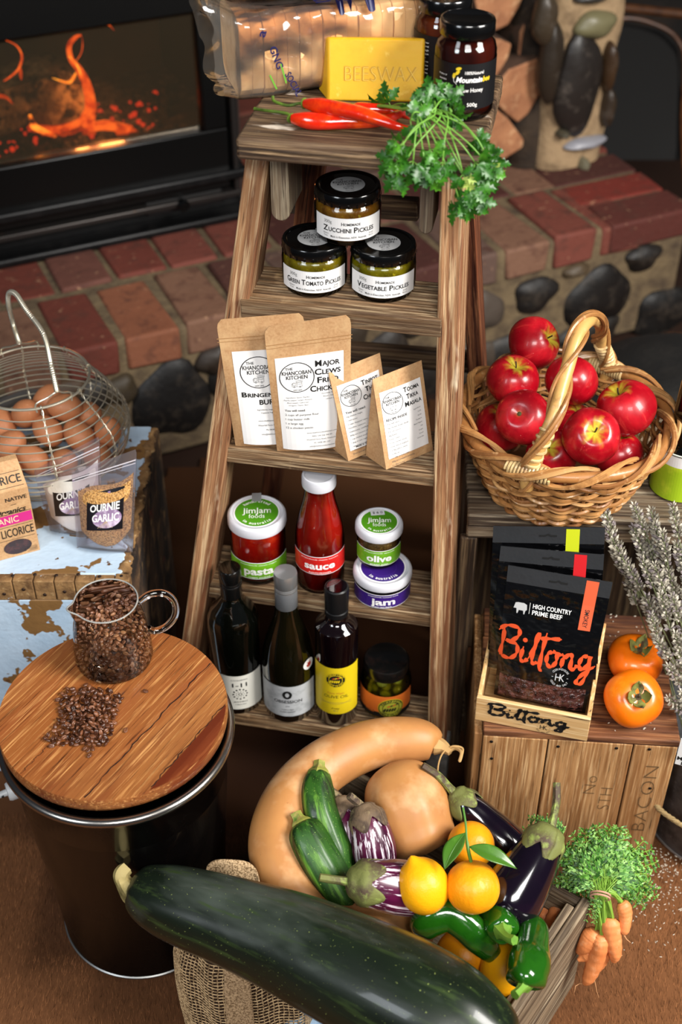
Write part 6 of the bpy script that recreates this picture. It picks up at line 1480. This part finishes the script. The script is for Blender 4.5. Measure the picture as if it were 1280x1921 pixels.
for x, y, Y in tips:
    tp_ = at(x, y, Y=Y); bx_ = Vector((.575+R.uniform(-.02, .05), 1.29+R.uniform(-.04, .04), .02))
    sprig(tp_, bx_.lerp(tp_, 0), R.randint(9, 14), .0108)
mb = MB(); R = random.Random(40)
for k in range(330):
    if k < 60:
        x, y = R.uniform(1140, 1230), R.uniform(1150, 1380); p = at(x, y, z=.2575)
        if p.x > .475 or (Vector((p.x, p.y, 0))-Vector((.415, 1.25, 0))).length < .03: continue
    else: x = R.uniform(1170, 1290); y = R.triangular(1575, 1800, 1600); p = at(x, y, z=.002)
    a = R.uniform(0, 3.14); d = Vector((cos(a), sin(a), .1))*R.uniform(.0014, .0026); e = Vector((-sin(a), cos(a), 0))*.0009; z_ = Vector((0, 0, .0012))
    mb.add([p-d, p+e, p+d, p-e, p+z_], [(0, 1, 4), (1, 2, 4), (2, 3, 4), (3, 0, 4)])
tag(obj('fallen_lavender_buds', mb, mat('pale_bud', 'c8bfae', .8), smooth=False), 'pale fallen lavender buds sprinkled on the hide and the crate top', 'lavender buds', kind='stuff')
# ------------------------------------------------------------ produce crate
PC = Vector((.327, .963, 0)); e1 = Vector((-.585, -.811, 0)).normalized(); e2 = Vector((-e1.y, e1.x, 0)); e2 = e2 if e2.x < 0 else -e2
LW, LD, CH = .25, .40, .200
pc = thing('produce_crate', 'grey weathered wooden crate on the hide full of vegetables and lemons', 'crate', PC)
def wall_(name, a, b, z0, z1, th_, n_in, m):
    a = Vector(a); b = Vector(b); q = n_in*th_; mb = MB()
    x = (b-a).normalized(); L = (b-a).length; M3 = Matrix((n_in, Vector((0, 0, 1)), x)).transposed()
    mb.box((0, z0, 0), (th_, z1, L)); return obj(name, mb, m, pc, bevel=.0025, loc=a, rot=M3.to_quaternion() if M3.determinant() > 0 else None)
n1 = e2; n2 = e1   # inward normals of the right and the back wall
O_ = Vector((0, 0, 0))
def board(name, a, u, L, n_, z0, z1, th_, m):
    mb = MB(); v = [a, a+u*L, a+u*L+n_*th_, a+n_*th_]; lo_ = [Vector((p.x, p.y, z0)) for p in v]; hi = [Vector((p.x, p.y, z1)) for p in v]
    # local frame along the board for the grain
    ang = atan2(u.y, u.x); Mi = Matrix.Rotation(-ang, 3, 'Z'); mb.hexa([Mi @ (p-a) for p in lo_+hi]); return obj(name, mb, m, pc, bevel=.0025, loc=a, rot=(0, 0, ang))
OLDX = woodm('old_crate_wood', '84715a', '4a3c2e', 'a5947a', 'x', .7, bs=1)
for z0, z1 in ((0, .088), (.094, CH)): board('right_board', O_, e1, LW, n1, z0, z1, .014, OLDX)
for z0, z1 in ((0, .088), (.094, CH-.004)): board('back_board', O_+n1*.014, e2, LD, n2, z0, z1, .011, OLDX)
for z0, z1 in ((0, .088), (.094, CH-.03)): board('left_board', O_+e2*LD, e1, LW, -n1, z0, z1, .012, OLDX)
for z0, z1 in ((0, .088), (.094, CH-.035)): board('front_board', O_+e1*LW+n1*.014, e2, LD-.026, -n2, z0, z1, .011, OLDX)
board('floor_board', O_+n1*.014+n2*.011, e2, LD-.03, n2, .004, .012, LW-.024, OLDX)
board('corner_cleat', O_+n1*.014+n2*.011, e2, .020, n2, .012, CH-.03, .020, OLDX)
board('inner_cleat', O_+n1*.0145+e1*.155, e1, .075, n1, .012, CH-.012, .010, OLDX)
board('inner_cleat', O_+n1*.0145+e1*.02, e1, .085, n1, .10, CH-.001, .012, OLDX)

def veg_axis(name, label, cat, A, B, group=None, roll=0):
    A, B = Vector(A), Vector(B); return thing(name, label, cat, A, group=group, rot=zrot(B-A, roll)), (B-A).length
def spine(P, rr, seg=28, cross=None, n=8, m=0):
    "tube through (x,y,z) with rounded radii, interpolated"
    Q = cr([(*p, r) for p, r in zip(P, rr)], n); mb = MB(); mb.tube([q[:3] for q in Q], [max(q[3], .0004) for q in Q], seg, m=m, cross=cross); return mb
# ---- marrow
MAR = mat('marrow_skin', '10180f', .38, coat=.25, spec=.4, vars=[('1c2a16', 5, (1, 1, .35), .45, .7), ('4c544c', 12, (1, 1, .3), .48, .78), ('2c3a1c', 80, (1, 1, .08), .55, .68), ('98a65a', 420, (1, 1, .8), .685, .71)], bump=(10, (1, 1, .3), .2, .01), rvar=(8, (1, 1, .4), .30, .52))
mA = at(262, 1668, z=.268); 
mp = [(at(262, 1668, z=.268), .030), (at(300, 1685, z=.268), .042), (at(350, 1702, z=.270), .048), (at(430, 1728, z=.272), .053), (at(530, 1765, z=.275), .060), (at(640, 1815, z=.282), .066), (at(750, 1868, z=.288), .069), (at(840, 1915, z=.290), .066), (at(905, 1955, z=.286), .054), (at(945, 1985, z=.28), .036), (at(980, 2000, z=.278), .012)]
mB = mp[-1][0]; t, L = veg_axis('giant_marrow', 'giant dark green marrow lying across the front of the crate and bag', 'marrow', mA, mB)
Mi = (Matrix.Translation(mA) @ zrot(mB-mA).to_matrix().to_4x4()).inverted()
Q = [Mi @ p for p, r in mp]; Q0 = Q[0]-(Q[1]-Q[0]).normalized()*.012
obj('marrow', spine([Q0]+Q, [.012]+[r for p, r in mp], 40, cross=lambda a, t_: 1+.018*cos(8*a)*(1.4-t_)), MAR, t, angle=180)
S = [Mi @ p for p in (at(262, 1672, z=.272), at(248, 1672, z=.275), at(232, 1655, z=.282), at(228, 1640, z=.29), at(238, 1628, z=.292))]
obj('stem', spine(S, [.021, .0150, .0095, .0095, .0085], 14, cross=lambda a, t_: 1+.16*cos(5*a+t_*2)), mat('pale_marrow_stem', '9a8a58', .7, vars=[('5a5228', 30, (1, 1, 1), .5, .68)], bump=(90, (1, 1, .3), .6, .002)), t)

# ---- long curled pumpkin
TROM = mat('tan_pumpkin_skin', 'b37d48', .42, spec=.35, vars=[('a87244', 12, (1, 1, 1), .44, .68), ('d4aa7c', 16, (1, 1, 1), .50, .80), ('96643a', 160, (1, 1, 1), .70, .76)], bump=(14, (1, 1, 1), .12, .006), sss=.04)
tp0 = [((822, 1398), .262, .012), ((810, 1393), .264, .024), ((775, 1388), .268, .031), ((715, 1392), .270, .033), ((655, 1412), .268, .035), ((600, 1445), .264, .037), ((552, 1495), .258, .0385), ((525, 1555), .250, .039), ((522, 1610), .242, .038), ((545, 1665), .230, .036), ((590, 1710), .214, .035), ((660, 1735), .200, .036), ((730, 1742), .19, .037), ((790, 1750), .175, .030), ((810, 1755), .17, .012)]
o_ = at(525, 1555, z=.250); t = thing('curled_pumpkin', 'long tan trombone pumpkin curling round the left side of the crate', 'pumpkin', o_)
obj('pumpkin', spine([at(x, y, z=z)-o_ for (x, y), z, r in tp0], [r for _, _, r in tp0], 36, cross=lambda a, t_: 1+.015*cos(6*a)), TROM, t, angle=180)
S = [at(x, y, z=.264)-o_ for x, y in [(818, 1398), (832, 1402), (845, 1412)]]; mb = spine(S, [.0135, .009, .0045], 12, cross=lambda a, t_: 1+.12*cos(5*a))
mb.tube(cr([at(x, y, z=z)-o_ for x, y, z in [(842, 1410, .264), (855, 1404, .27), (866, 1412, .275), (862, 1430, .27)]], 6), [.0025]*18+[.001], 7)
mb.tube(cr([at(x, y, z=z)-o_ for x, y, z in [(838, 1408, .264), (850, 1400, .272), (868, 1404, .272), (866, 1420, .27)]], 6), .0016, 6)
mb.tube(cr([at(x, y, z=z)-o_ for x, y, z in [(840, 1402, .264), (828, 1418, .27), (822, 1440, .268), (822, 1465, .262)]], 6), .0012, 6)
mb.tube(cr([at(x, y, z=z)-o_ for x, y, z in [(822, 1465, .262), (815, 1478, .270), (800, 1472, .275), (790, 1458, .275), (782, 1460, .275)]], 6), .0009, 6)
obj('dry_stem', mb, mat('dry_straw_stem', 'b08c58', .8), t)
# ---- butternut
A, B = at(748, 1470, z=.255), at(795, 1585, z=.215); t, L = veg_axis('butternut_pumpkin', 'plump tan butternut pumpkin in the middle of the crate', 'pumpkin', A, B)
obj('pumpkin', spine([(0, 0, z) for z in (-.030, -.024, -.010, .018, .045, .070, .092, .100)], [.002, .026, .044, .055, .056, .050, .042, .003], 44, cross=lambda a, t_: 1+.022*cos(7*a)*sin(pi*t_)), TROM, t, angle=180)

# ---- zucchini
ZUC = mat('zucchini_skin', '285214', .45, coat=.12, vars=[('0c2606', 60, (1, 1, .05), .44, .58), ('5c8c2c', 75, (1, 1, .05), .54, .66), ('8aa850', 480, (1, 1, 1), .64, .70)])
ZTIP = mat('zucchini_stem_end', '8a8a3a', .7, vars=[('b89a5a', 60, (1, 1, 1), .5, .65), ('4a6a20', 40, (1, 1, 1), .5, .7)])
def zucchini(label, P, rr, stub=True):
    A, B = Vector(P[0]), Vector(P[-1]); t, L = veg_axis('zucchini', label, 'zucchini', A, B, 'zucchini in the crate')
    Mi = (Matrix.Translation(A) @ zrot(B-A).to_matrix().to_4x4()).inverted(); Q = [Mi @ Vector(p) for p in P]
    obj('fruit', spine([Q[0]-(Q[1]-Q[0]).normalized()*.004]+Q, [.004]+rr, 32, cross=lambda a, t_: 1+.05*cos(6*a)*(1-.4*t_)+.012*cos(12*a)), ZUC, t, angle=180)
    d = (Q[0]-Q[1]).normalized(); obj('stem', spine([Q[0]-d*.006, Q[0]+d*.003, Q[0]+d*.010, Q[0]+d*.018], [.014, .0125, .0075, .0070 if stub else .001], 15, cross=lambda a, t_: 1+.16*cos(5*a)), ZTIP, t)
zucchini('upright striped zucchini against the inside of the curled pumpkin', [at(598, 1452, z=.295), at(595, 1480, z=.288), at(600, 1520, z=.278), at(615, 1560, z=.262), at(630, 1600, z=.245), at(640, 1640, z=.22), at(642, 1650, z=.21)], [.015, .0215, .0225, .0215, .0215, .018, .003])
zucchini('shorter zucchini leaning left below the upright striped one', [at(566, 1548, z=.285), at(575, 1565, z=.280), at(595, 1605, z=.265), at(620, 1650, z=.245), at(645, 1695, z=.22), at(652, 1705, z=.21)], [.0165, .024, .0265, .026, .022, .003])

# ---- eggplants
EGS = mat('striped_eggplant_skin', '5a1038', .28, coat=.35, vars=[('2a0620', 18, (1, 1, .2), .42, .6), ('e2d2dc', 190, (1, 1, .028), .54, .60)])
EGD = mat('dark_eggplant_skin', '0d0612', .13, coat=.8, spec=.6, vars=[('1c0a1c', 8, (1, 1, 1), .5, .75)])
CALX = mat('eggplant_calyx', '6a6e38', .7, vars=[('4a3a2c', 30, (1, 1, 1), .48, .62), ('8a9a4a', 60, (1, 1, 1), .56, .72)], bump=(120, (1, 1, .4), .5, .002))
CALB = mat('brown_eggplant_calyx', '6e5a44', .75, vars=[('3a2c24', 40, (1, 1, 1), .45, .65), ('9a8a64', 70, (1, 1, 1), .56, .75)], bump=(120, (1, 1, .4), .6, .002))
def eggplant(label, P, rr, stem, m, cm=CALX, cr_=.8, roll=0):
    A, B = Vector(P[0]), Vector(P[-1]); t, L = veg_axis('eggplant', label, 'eggplant', A, B, 'eggplants in the crate', 0)
    Mi = (Matrix.Translation(A) @ zrot(B-A).to_matrix().to_4x4()).inverted(); Q = [Mi @ Vector(p) for p in P]; S = [Mi @ Vector(p) for p in stem]
    obj('fruit', spine([Q[0]-(Q[1]-Q[0]).normalized()*.002]+Q, [.003]+rr, 32), m, t, angle=180)
    d = (Q[0]-Q[1]).normalized(); r0 = rr[1]; mb = MB(); T0 = -d; U_ = T0.orthogonal().normalized(); V_ = T0.cross(U_)
    CL = r0*1.55
    def cx_(u, v):
        a = 2*pi*u; lob = .50+.50*abs(cos(2.5*a+roll))**1.3; L1 = max((Q[1]-Q[0]).length, .001)
        if v < .3: t_ = v/.3; ctr = Q[0]+T0*(-.008+.005*t_*t_); rad = .0050+(rr[0]+.0030-.0050)*t_
        else: s_ = (v-.3)/.7*CL*lob-.003; f = min(1, max(0, s_/L1)); ctr = Q[0]+T0*s_; rad = rr[0]+(rr[1]-rr[0])*sin(f*pi/2)+.0030
        return ctr+(U_*cos(a)+V_*sin(a))*rad
    mb.grid(cx_, 50, 10); o = obj('calyx', mb, cm, t, angle=180); q = o.modifiers.new('thick', 'SOLIDIFY'); q.thickness = .001; q.offset = 0
    n = len(S); obj('stem', spine(S, [.0072]+[.0052]*(n-2)+[.0048], 12, cross=lambda a, t_: 1+.10*cos(5*a)), cm, t)
eggplant('big glossy dark eggplant pointing up at the right of the crate', [at(1032, 1560, z=.308), at(1022, 1578, z=.300), at(1002, 1615, z=.282), at(978, 1655, z=.262), at(955, 1690, z=.245), at(938, 1712, z=.235), at(930, 1720, z=.23)], [.016, .0245, .032, .038, .040, .030, .004], [at(1033, 1558, z=.308), at(1040, 1530, z=.318), at(1045, 1500, z=.33), at(1045, 1468, z=.343)], EGD)
eggplant('dark eggplant lying behind the lemons under the back board', [at(858, 1492, z=.262), at(872, 1508, z=.256), at(905, 1540, z=.240), at(940, 1575, z=.225), at(965, 1598, z=.215), at(975, 1606, z=.21)], [.012, .020, .025, .029, .026, .004], [at(856, 1492, z=.264), at(842, 1476, z=.274), at(822, 1455, z=.285), at(793, 1436, z=.297)], EGD, roll=.7)
eggplant('purple and white striped eggplant standing in the middle, brown calyx up', [at(682, 1520, z=.285), at(688, 1535, z=.280), at(697, 1565, z=.265), at(703, 1600, z=.245), at(706, 1630, z=.225), at(706, 1640, z=.215)], [.014, .022, .027, .029, .022, .004], [at(682, 1518, z=.287), at(674, 1508, z=.295), at(662, 1498, z=.305), at(655, 1492, z=.31)], EGS, CALB)
eggplant('shaded striped eggplant wedged between zucchini and the brown capped one', [at(640, 1505, z=.265), at(642, 1520, z=.26), at(645, 1555, z=.245), at(648, 1590, z=.225), at(650, 1605, z=.215)], [.013, .020, .025, .022, .004], [at(640, 1504, z=.268), at(632, 1492, z=.272), at(620, 1482, z=.275)], EGS, CALB, roll=.4)
eggplant('purple and white striped eggplant lying on its side above the marrow', [at(662, 1655, z=.292), at(680, 1656, z=.290), at(710, 1660, z=.282), at(745, 1664, z=.270), at(775, 1668, z=.258), at(800, 1670, z=.25), at(808, 1670, z=.245)], [.015, .026, .031, .034, .033, .024, .004], [at(660, 1655, z=.293), at(640, 1652, z=.298), at(618, 1649, z=.302), at(600, 1646, z=.305)], EGS, roll=1.1)

# ---- lemons
LEM = mat('lemon_peel', 'eda60c', .38, spec=.4, sss=.08, vars=[('e8970a', 12, (1, 1, 1), .45, .7)], bump=(200, (1, 1, 1), .30, .0015))
LEMO = mat('deep_lemon_peel', 'e8920c', .38, spec=.4, sss=.08, vars=[('f0ac1a', 14, (1, 1, 1), .45, .7)], bump=((180, (1, 1, 1), .35, .0015), (22, (1, 1, .4), .4, .006)))
def lemon(label, p, d, r, lng=1.12, m=LEM, ribs=0):
    t = thing('lemon', label, 'lemon', p, rot=zrot(d), group='lemons in the crate'); mb = MB(); n = 22; pr = []
    for k in range(n+1):
        th = pi*k/n; q = sin(th)*r; z = -cos(th)*r*lng
        if lng > 1.05: z += .22*r*math.exp(-(q/(.22*r))**2)*(1 if z > 0 else -.6)
        elif z > 0: z -= .08*r*math.exp(-(q/(.3*r))**2)
        pr.append((q, z))
    mb.lathe(pr, 40, rib=(lambda a: 1+ribs*cos(6*a)) if ribs else None); obj('peel', mb, m, t, angle=180); return t
lemon('smooth yellow lemon, left of the two lemons at the front', at(794, 1662, z=.288), (-.35, .45, .8), .0325, 1.10)
tl = lemon('knobbly orange yellow lemon with stem and two green leaves', at(887, 1664, z=.290), (-.02, .55, .83), .0338, .96, LEMO, .016)
lemon('yellow lemon behind the leafy one, its tip facing the viewer', at(884, 1585, z=.262), (.25, -.75, .6), .0305, 1.02, LEMO)
lemon('lemon half hidden low beneath the end-on green pepper', at(944, 1768, z=.185), (1, 0, .3), .030, 1.08)
lemon('lemon in shade beside the upright green pepper near the marrow', at(948, 1818, z=.190), (.3, .5, .3), .031, 1.1)
lemon('shaded lemon in the dark gap between curved pepper and marrow', at(868, 1790, z=.175), (.7, -.3, .2), .031, 1.1, LEMO)
LG = mat('citrus_leaf', '3f6a1c', .38, coat=.3, vars=[('5a8a2c', 30, (1, 1, 1), .5, .7)]); q0 = zrot((-.02, .55, .83)).inverted(); o_ = at(887, 1664, z=.290)
def w2l(p): return q0 @ (Vector(p)-o_)
mb = MB(); mb.tube(cr([w2l(at(x, y, z=z)) for x, y, z in [(884, 1616, .316), (880, 1600, .328), (876, 1575, .338), (874, 1545, .346), (869, 1515, .352)]], 5), [.0022]*10+[.0014]*11, 8); obj('stem', mb, mat('citrus_twig', '4a7a2a', .5), tl)
def leaf(A, B, w_, nrm, bend=.006):
    A, B = w2l(A), w2l(B); n_ = q0 @ Vector(nrm).normalized(); d = B-A; s_ = d.cross(n_).normalized(); mb = MB()
    def f(u, v): ww = w_*abs(sin(pi*v**.85))*(1-.15*v); x = (u-.5)*2; return A+d*v+s_*(x*ww)+n_*(bend*4*v*(1-v)+.30*ww*abs(x))
    mb.grid(f, 8, 14); mb.tube([f(.5, k/14)+n_*.0002 for k in range(15)], .0005, 5); o = obj('leaf', mb, LG, tl, angle=180); q = o.modifiers.new('thick', 'SOLIDIFY'); q.thickness = .0005
leaf(at(873, 1562, z=.342), at(834, 1632, z=.330), .0125, (-.5, -.4, .8)); leaf(at(880, 1588, z=.334), at(970, 1630, z=.320), .0115, (.2, -.2, 1))

# ---- green peppers
PEP = mat('green_pepper_skin', '1b500c', .14, coat=.7, spec=.6, vars=[('0e3a08', 14, (1, 1, 1), .45, .7), ('4a8a20', 9, (1, 1, 1), .58, .78)], bump=(20, (1, 1, 1), .25, .008))
PST = mat('pepper_stem', '6a9434', .5, vars=[('4a7a20', 50, (1, 1, 1), .5, .7)])
def pepper(label, P, rr, stem, cf):
    P = [Vector(p) for p in P]; o = P[0]; t = thing('green_pepper', label, 'pepper', o, group='green peppers in the crate')
    obj('pod', spine([p-o for p in P], rr, 32, cross=cf), PEP, t, angle=180)
    if stem: S = [Vector(p)-o for p in stem]; obj('stem', spine(S, [.0125, .0062]+[.0050]*(len(S)-3)+[.0058], 12, cross=lambda a, t_: 1+.14*cos(5*a)), PST, t)
pepper('curved glossy green pepper under the two front lemons', [at(782, 1752, z=.228), at(790, 1740, z=.236), at(812, 1722, z=.250), at(845, 1716, z=.255), at(875, 1735, z=.248), at(900, 1762, z=.232), at(925, 1790, z=.212), at(940, 1800, z=.20)], [.006, .017, .021, .021, .0195, .018, .012, .003], None, lambda a, t_: 1+.07*cos(3*a+t_*3)+.04*sin(12*t_))
pepper('green pepper seen end on with its cut stem towards the viewer', [at(944, 1748, z=.262), at(943, 1744, z=.260), at(940, 1735, z=.252), at(930, 1718, z=.238), at(918, 1700, z=.225), at(912, 1694, z=.22)], [.010, .0185, .0215, .021, .016, .003], [at(943, 1744, z=.263), at(946, 1752, z=.27), at(955, 1760, z=.278), at(966, 1764, z=.284)], lambda a, t_: 1+.05*cos(4*a))
pepper('upright wrinkled green pepper at the right board with its stem downward', [at(984, 1848, z=.262), at(986, 1838, z=.264), at(990, 1815, z=.262), at(996, 1785, z=.252), at(1000, 1755, z=.240), at(998, 1735, z=.228), at(990, 1722, z=.22)], [.012, .0235, .0255, .022, .0200, .014, .003], [at(985, 1842, z=.266), at(980, 1852, z=.272), at(973, 1860, z=.276), at(966, 1867, z=.278)], lambda a, t_: 1+.05*cos(3*a+4*t_)+.05*sin(18*t_))

# ---- carrots
CAR = mat('carrot_skin', 'dc8850', .5, vars=[('c46c38', 20, (1, 1, 1), .45, .7), ('eaa878', 60, (1, 1, 1), .55, .75)], bump=(120, (1, 1, .1), .5, .0015))
def carrot(P, rr, parent=None, label=None, group=None):
    P = [Vector(p) for p in P]; o = parent.location if parent else P[0]
    mb = spine([p-o for p in P], rr, 20, cross=lambda a, t_: 1+.03*sin(t_*60)+.03*cos(3*a+9*t_))
    ob = obj('carrot', mb, CAR, parent, angle=180)
    if not parent: ob.location = o; tag(ob, label, 'carrot', group)
    return ob
for P, rr, lb in [([at(1010, 1655, z=.17), at(1030, 1665, z=.165), at(1048, 1690, z=.15), at(1055, 1700, z=.145)], [.005, .016, .013, .004], 'orange carrot inside the crate just under the eggplant'),
                  ([at(1075, 1680, z=.150), at(1060, 1705, z=.150), at(1035, 1745, z=.135), at(1020, 1765, z=.13)], [.008, .017, .014, .003], 'shaded carrot lying against the right board inside the crate'),
                  ([at(1040, 1690, z=.135), at(1025, 1720, z=.13), at(1005, 1750, z=.12)], [.012, .016, .004], 'carrot deep in shade left of the other carrots in the crate')]:
    carrot(P, rr, label=lb, group='loose carrots in the crate')
co = at(1130, 1668, z=.222); cb = thing('carrot_bunch', 'bunch of carrots with leafy green tops hanging over the crate corner', 'carrots', co)
def out(x, y, z): return at(x, y, z=z)
for P, rr in [([out(1166, 1692, .20), out(1170, 1700, .196), out(1174, 1718, .185), out(1172, 1745, .17), (out(1170, 1752, .165))], [.006, .0095, .009, .0065, .002]),
              ([out(1146, 1722, .180), out(1146, 1732, .175), out(1150, 1760, .155), out(1154, 1790, .135), out(1152, 1805, .125)], [.007, .0125, .0115, .009, .003]),
              ([out(1128, 1752, .160), out(1127, 1764, .150), out(1118, 1800, .120), out(1104, 1835, .09), out(1096, 1846, .08)], [.008, .0135, .0120, .0085, .003]),
              ([out(1118, 1745, .158), out(1112, 1756, .150), out(1098, 1775, .135), out(1085, 1786, .12)], [.008, .0135, .011, .004]),
              ([out(1134, 1765, .140), out(1136, 1780, .13), out(1128, 1805, .11), out(1120, 1825, .095)], [.007, .010, .008, .002]),
              ([out(1108, 1785, .13), out(1098, 1793, .12), (out(1084, 1802, .115))], [.007, .008, .002])]:
    carrot(P, rr, cb)
mb = MB(); RTM = mat('root_hair', 'b8865a', .8)
for pts in [[(1096, 1846, .08), (1088, 1845, .08), (1080, 1850, .08), (1078, 1862, .08)], [(1118, 1822, .095), (1116, 1840, .085), (1120, 1860, .07), (1124, 1872, .06)], [(1152, 1803, .125), (1158, 1798, .12), (1168, 1792, .12)], [(1170, 1752, .165), (1176, 1762, .16), (1183, 1768, .155)]]:
    mb.tube([out(*p)-co for p in pts], [.0010, .0007, .0005, .0002][:len(pts)], 5)
obj('root_hairs', mb, RTM, cb)
CST = mat('carrot_leaf_stalk', '7aa03a', .5); CLF = mat('carrot_leaf', '3c7020', .5, attr='tone')
mb = MB(); R = random.Random(55); tie = out(1128, 1672, .222); crowns = [(1166, 1692, .20), (1146, 1722, .180), (1128, 1752, .160), (1120, 1745, .158), (1134, 1765, .145)]
for k in range(26):
    c = R.choice(crowns); a = out(*c)+Vector((R.gauss(0, .003), R.gauss(0, .003), 0)); b = tie+Vector((R.gauss(0, .006), R.gauss(0, .005), R.gauss(0, .003))); mb.tube([p-co for p in curve_pts(a, b, .006, 5)], .0017, 6)
obj('stalks', mb, CST, cb)
mb = MB(); GT = ['3c7020', '4c8428', '244e14', '6a9c40', '86b25a']
def frond(P, wid, R):
    n = len(P)
    for i in range(2, n):
        p = P[i]; T = (P[i]-P[i-1]).normalized(); vw = (Vector((0, 0, CAM_Z))-co-p).normalized(); s0 = T.cross(vw).normalized(); s_ = 1-(i/n)*.75
        for sg in (-1, 1):
            for j in range(4):
                q = (j+1)/4; base = p+s0*(sg*wid*s_*q*.8)+T*(wid*s_*q*.55)+vw*R.uniform(-.003, .003); g = R.choice(GT)
                for e in range(3):
                    dd = (T*R.uniform(.5, 1.1)+s0*(sg*R.uniform(-.2, 1.1))+vw*R.uniform(-.3, .5)).normalized(); L = wid*R.uniform(.34, .52)*(.6+.4*s_); w_ = dd.cross(vw).normalized()*(L*.20); m_ = base+dd*L*.5
                    mb.add([base, m_+w_, base+dd*L, m_-w_], [(0, 1, 2, 3)], 0, g)
            mb.tube([p, p+s0*(sg*wid*s_*.8)+T*(wid*s_*.5)], .0004, 4, m=1, c='6a9a38')
R = random.Random(8)
HC = out(1138, 1632, .205)
for k in range(150):
    a = R.uniform(-.9, 2*pi-1.9); rx = R.uniform(.4, 1)
    ex = 1136+102*rx*cos(a); ey = 1646-98*rx*sin(a)
    if ex < 1105 and ey > 1700: continue
    zz = .215-.12*(max(0, ey-1640)/90)-.05*(max(0, ex-1140)/90); tip = out(ex, ey, max(.05, zz+R.uniform(-.02, .035)*(1.2-rx)))
    P = [p-co for p in curve_pts(tie+Vector((R.gauss(0, .004), R.gauss(0, .004), .002)), tip, .022*(1.3-rx)+R.uniform(0, .012), 8, Vector((R.gauss(0, .004), R.gauss(0, .004), 0)))]
    mb.tube(P, .0007, 4, m=1, c='6a9a38'); frond(P, R.uniform(.012, .018), R)
for k in range(14):
    tip = out(R.uniform(985, 1030), R.uniform(1530, 1572), .205); P = [p-co for p in curve_pts(out(1060, 1590, .21), tip, .015, 7)]; frond(P, .010, R)
for k in range(6):
    tip = out(R.uniform(1095, 1118), R.uniform(1705, 1735), .19); P = [p-co for p in curve_pts(tie, tip, .004, 6)]; frond(P, .006, R)
obj('leafy_tops', mb, [CLF, CST], cb, smooth=False)
mb = MB(); T_ = Vector((.25, .9, .3)).normalized(); U_ = T_.orthogonal().normalized(); V_ = T_.cross(U_)
for dz in (0, .004): mb.tube([tie-co+T_*(dz-.008)+(U_*cos(a)*.013+V_*sin(a)*.011) for a in [2*pi*k/28 for k in range(28)]], .0014, 6, closed=True)
obj('rubber_band', mb, mat('tan_rubber', 'c09078', .5), cb)

# ------------------------------------------------------------ jute net bag and cloth
JUT = mat('jute', 'c4a67c', .9, vars=[('7d6444', 200, (1, 1, 1), .45, .6)], bump=(500, (1, 1, 1), .8, .001)); JUW = mat('jute_webbing', 'c0a27c', .9, vars=[('6e5638', 420, (1, 1, 1), .44, .6)], bump=(420, (1, 1, .5), 1, .0015))
jb_o = at(460, 1900, z=0.0); jt = thing('jute_net_bag', 'tan jute net bag standing in front of the bucket under the marrow', 'bag', (jb_o.x+.012, .905, 0))
def js(u, v, off=0):
    # front and sides of the bag: half ellipse in plan
    a = pi*(1.0+u); W_ = .088+.006*sin(3*v)-.012*max(0, v-.8)*3; D_ = .052; wv = .003*sin(u*34+v*3)+.003*sin(u*17+1)
    return Vector(((W_+off+wv*.4)*cos(a), (D_+off+wv)*sin(a), v*.225))
mb = MB(); nu, nv = 42, 32; R = random.Random(3)
for i in range(nu+1): mb.tube([js(i/nu+.0022*sin(j*1.7+i), j/22) for j in range(23)], .00075, 4)
for j in range(nv+1): mb.tube([js(i/44, j/nv+.0035*sin(i*1.3+j*.8)) for i in range(45)], .00075, 4)
obj('netting', mb, JUT, jt)
mb = MB(); mb.grid(lambda u, v: js(u, v, -.010), 40, 12); mb.grid(lambda u, v: Vector((js(u, 1, -.010).x, js(u, 1, -.01).y*(1-v), .222)), 40, 4); obj('lining', mb, mat('brown_lining', '3a2414', .9, vars=[('3a2616', 24, (1, 1, 1), .4, .7)], bump=(60, (1, 1, 1), .8, .004)), jt)
for u0 in (.47, .83):
    mb = MB(); mb.grid(lambda u, v: js(u0+(u-.5)*.115, v, .0025), 8, 30); o = obj('webbing_strap', mb, JUW, jt); q = o.modifiers.new('thick', 'SOLIDIFY'); q.thickness = .0016
la = at(388, 1634, z=.262)-jt.location; lb_ = at(480, 1640, z=.262)-jt.location
mb = MB(); hw = .013
hs = cr([la+Vector((-.004, -.03, -.06)), la+Vector((0, 0, -.01)), la.lerp(lb_, .5)+Vector((0, 0, .008)), lb_+Vector((0, 0, -.008)), lb_+Vector((.01, -.03, -.06))], 8)
def hf(u, v): k = min(int(v*(len(hs)-1)), len(hs)-2); p = Vector(hs[k]).lerp(Vector(hs[k+1]), v*(len(hs)-1)-k); return p+Vector((0, (u-.5)*.4*hw*2, (u-.5)*hw*2))
mb.grid(hf, 6, 32); o = obj('carry_handle', mb, JUW, jt); q = o.modifiers.new('thick', 'SOLIDIFY'); q.thickness = .002
mb = MB(); c_ = at(625, 1935, z=.03)
mb.grid(lambda u, v: Vector(((u-.5)*.13, (v-.5)*.10, .035+.010*sin(u*15)+.006*sin(v*9+u*6)-.04*(abs(2*v-1)**3))), 30, 16); cl = obj('blue_cloth', mb, mat('pale_blue_linen', '9ab4cc', .9, bump=(300, (1, 1, 1), .4, .001)), loc=c_); q = cl.modifiers.new('thick', 'SOLIDIFY'); q.thickness = .002
tag(cl, 'folded pale blue cloth between the jute bag and the marrow', 'cloth')
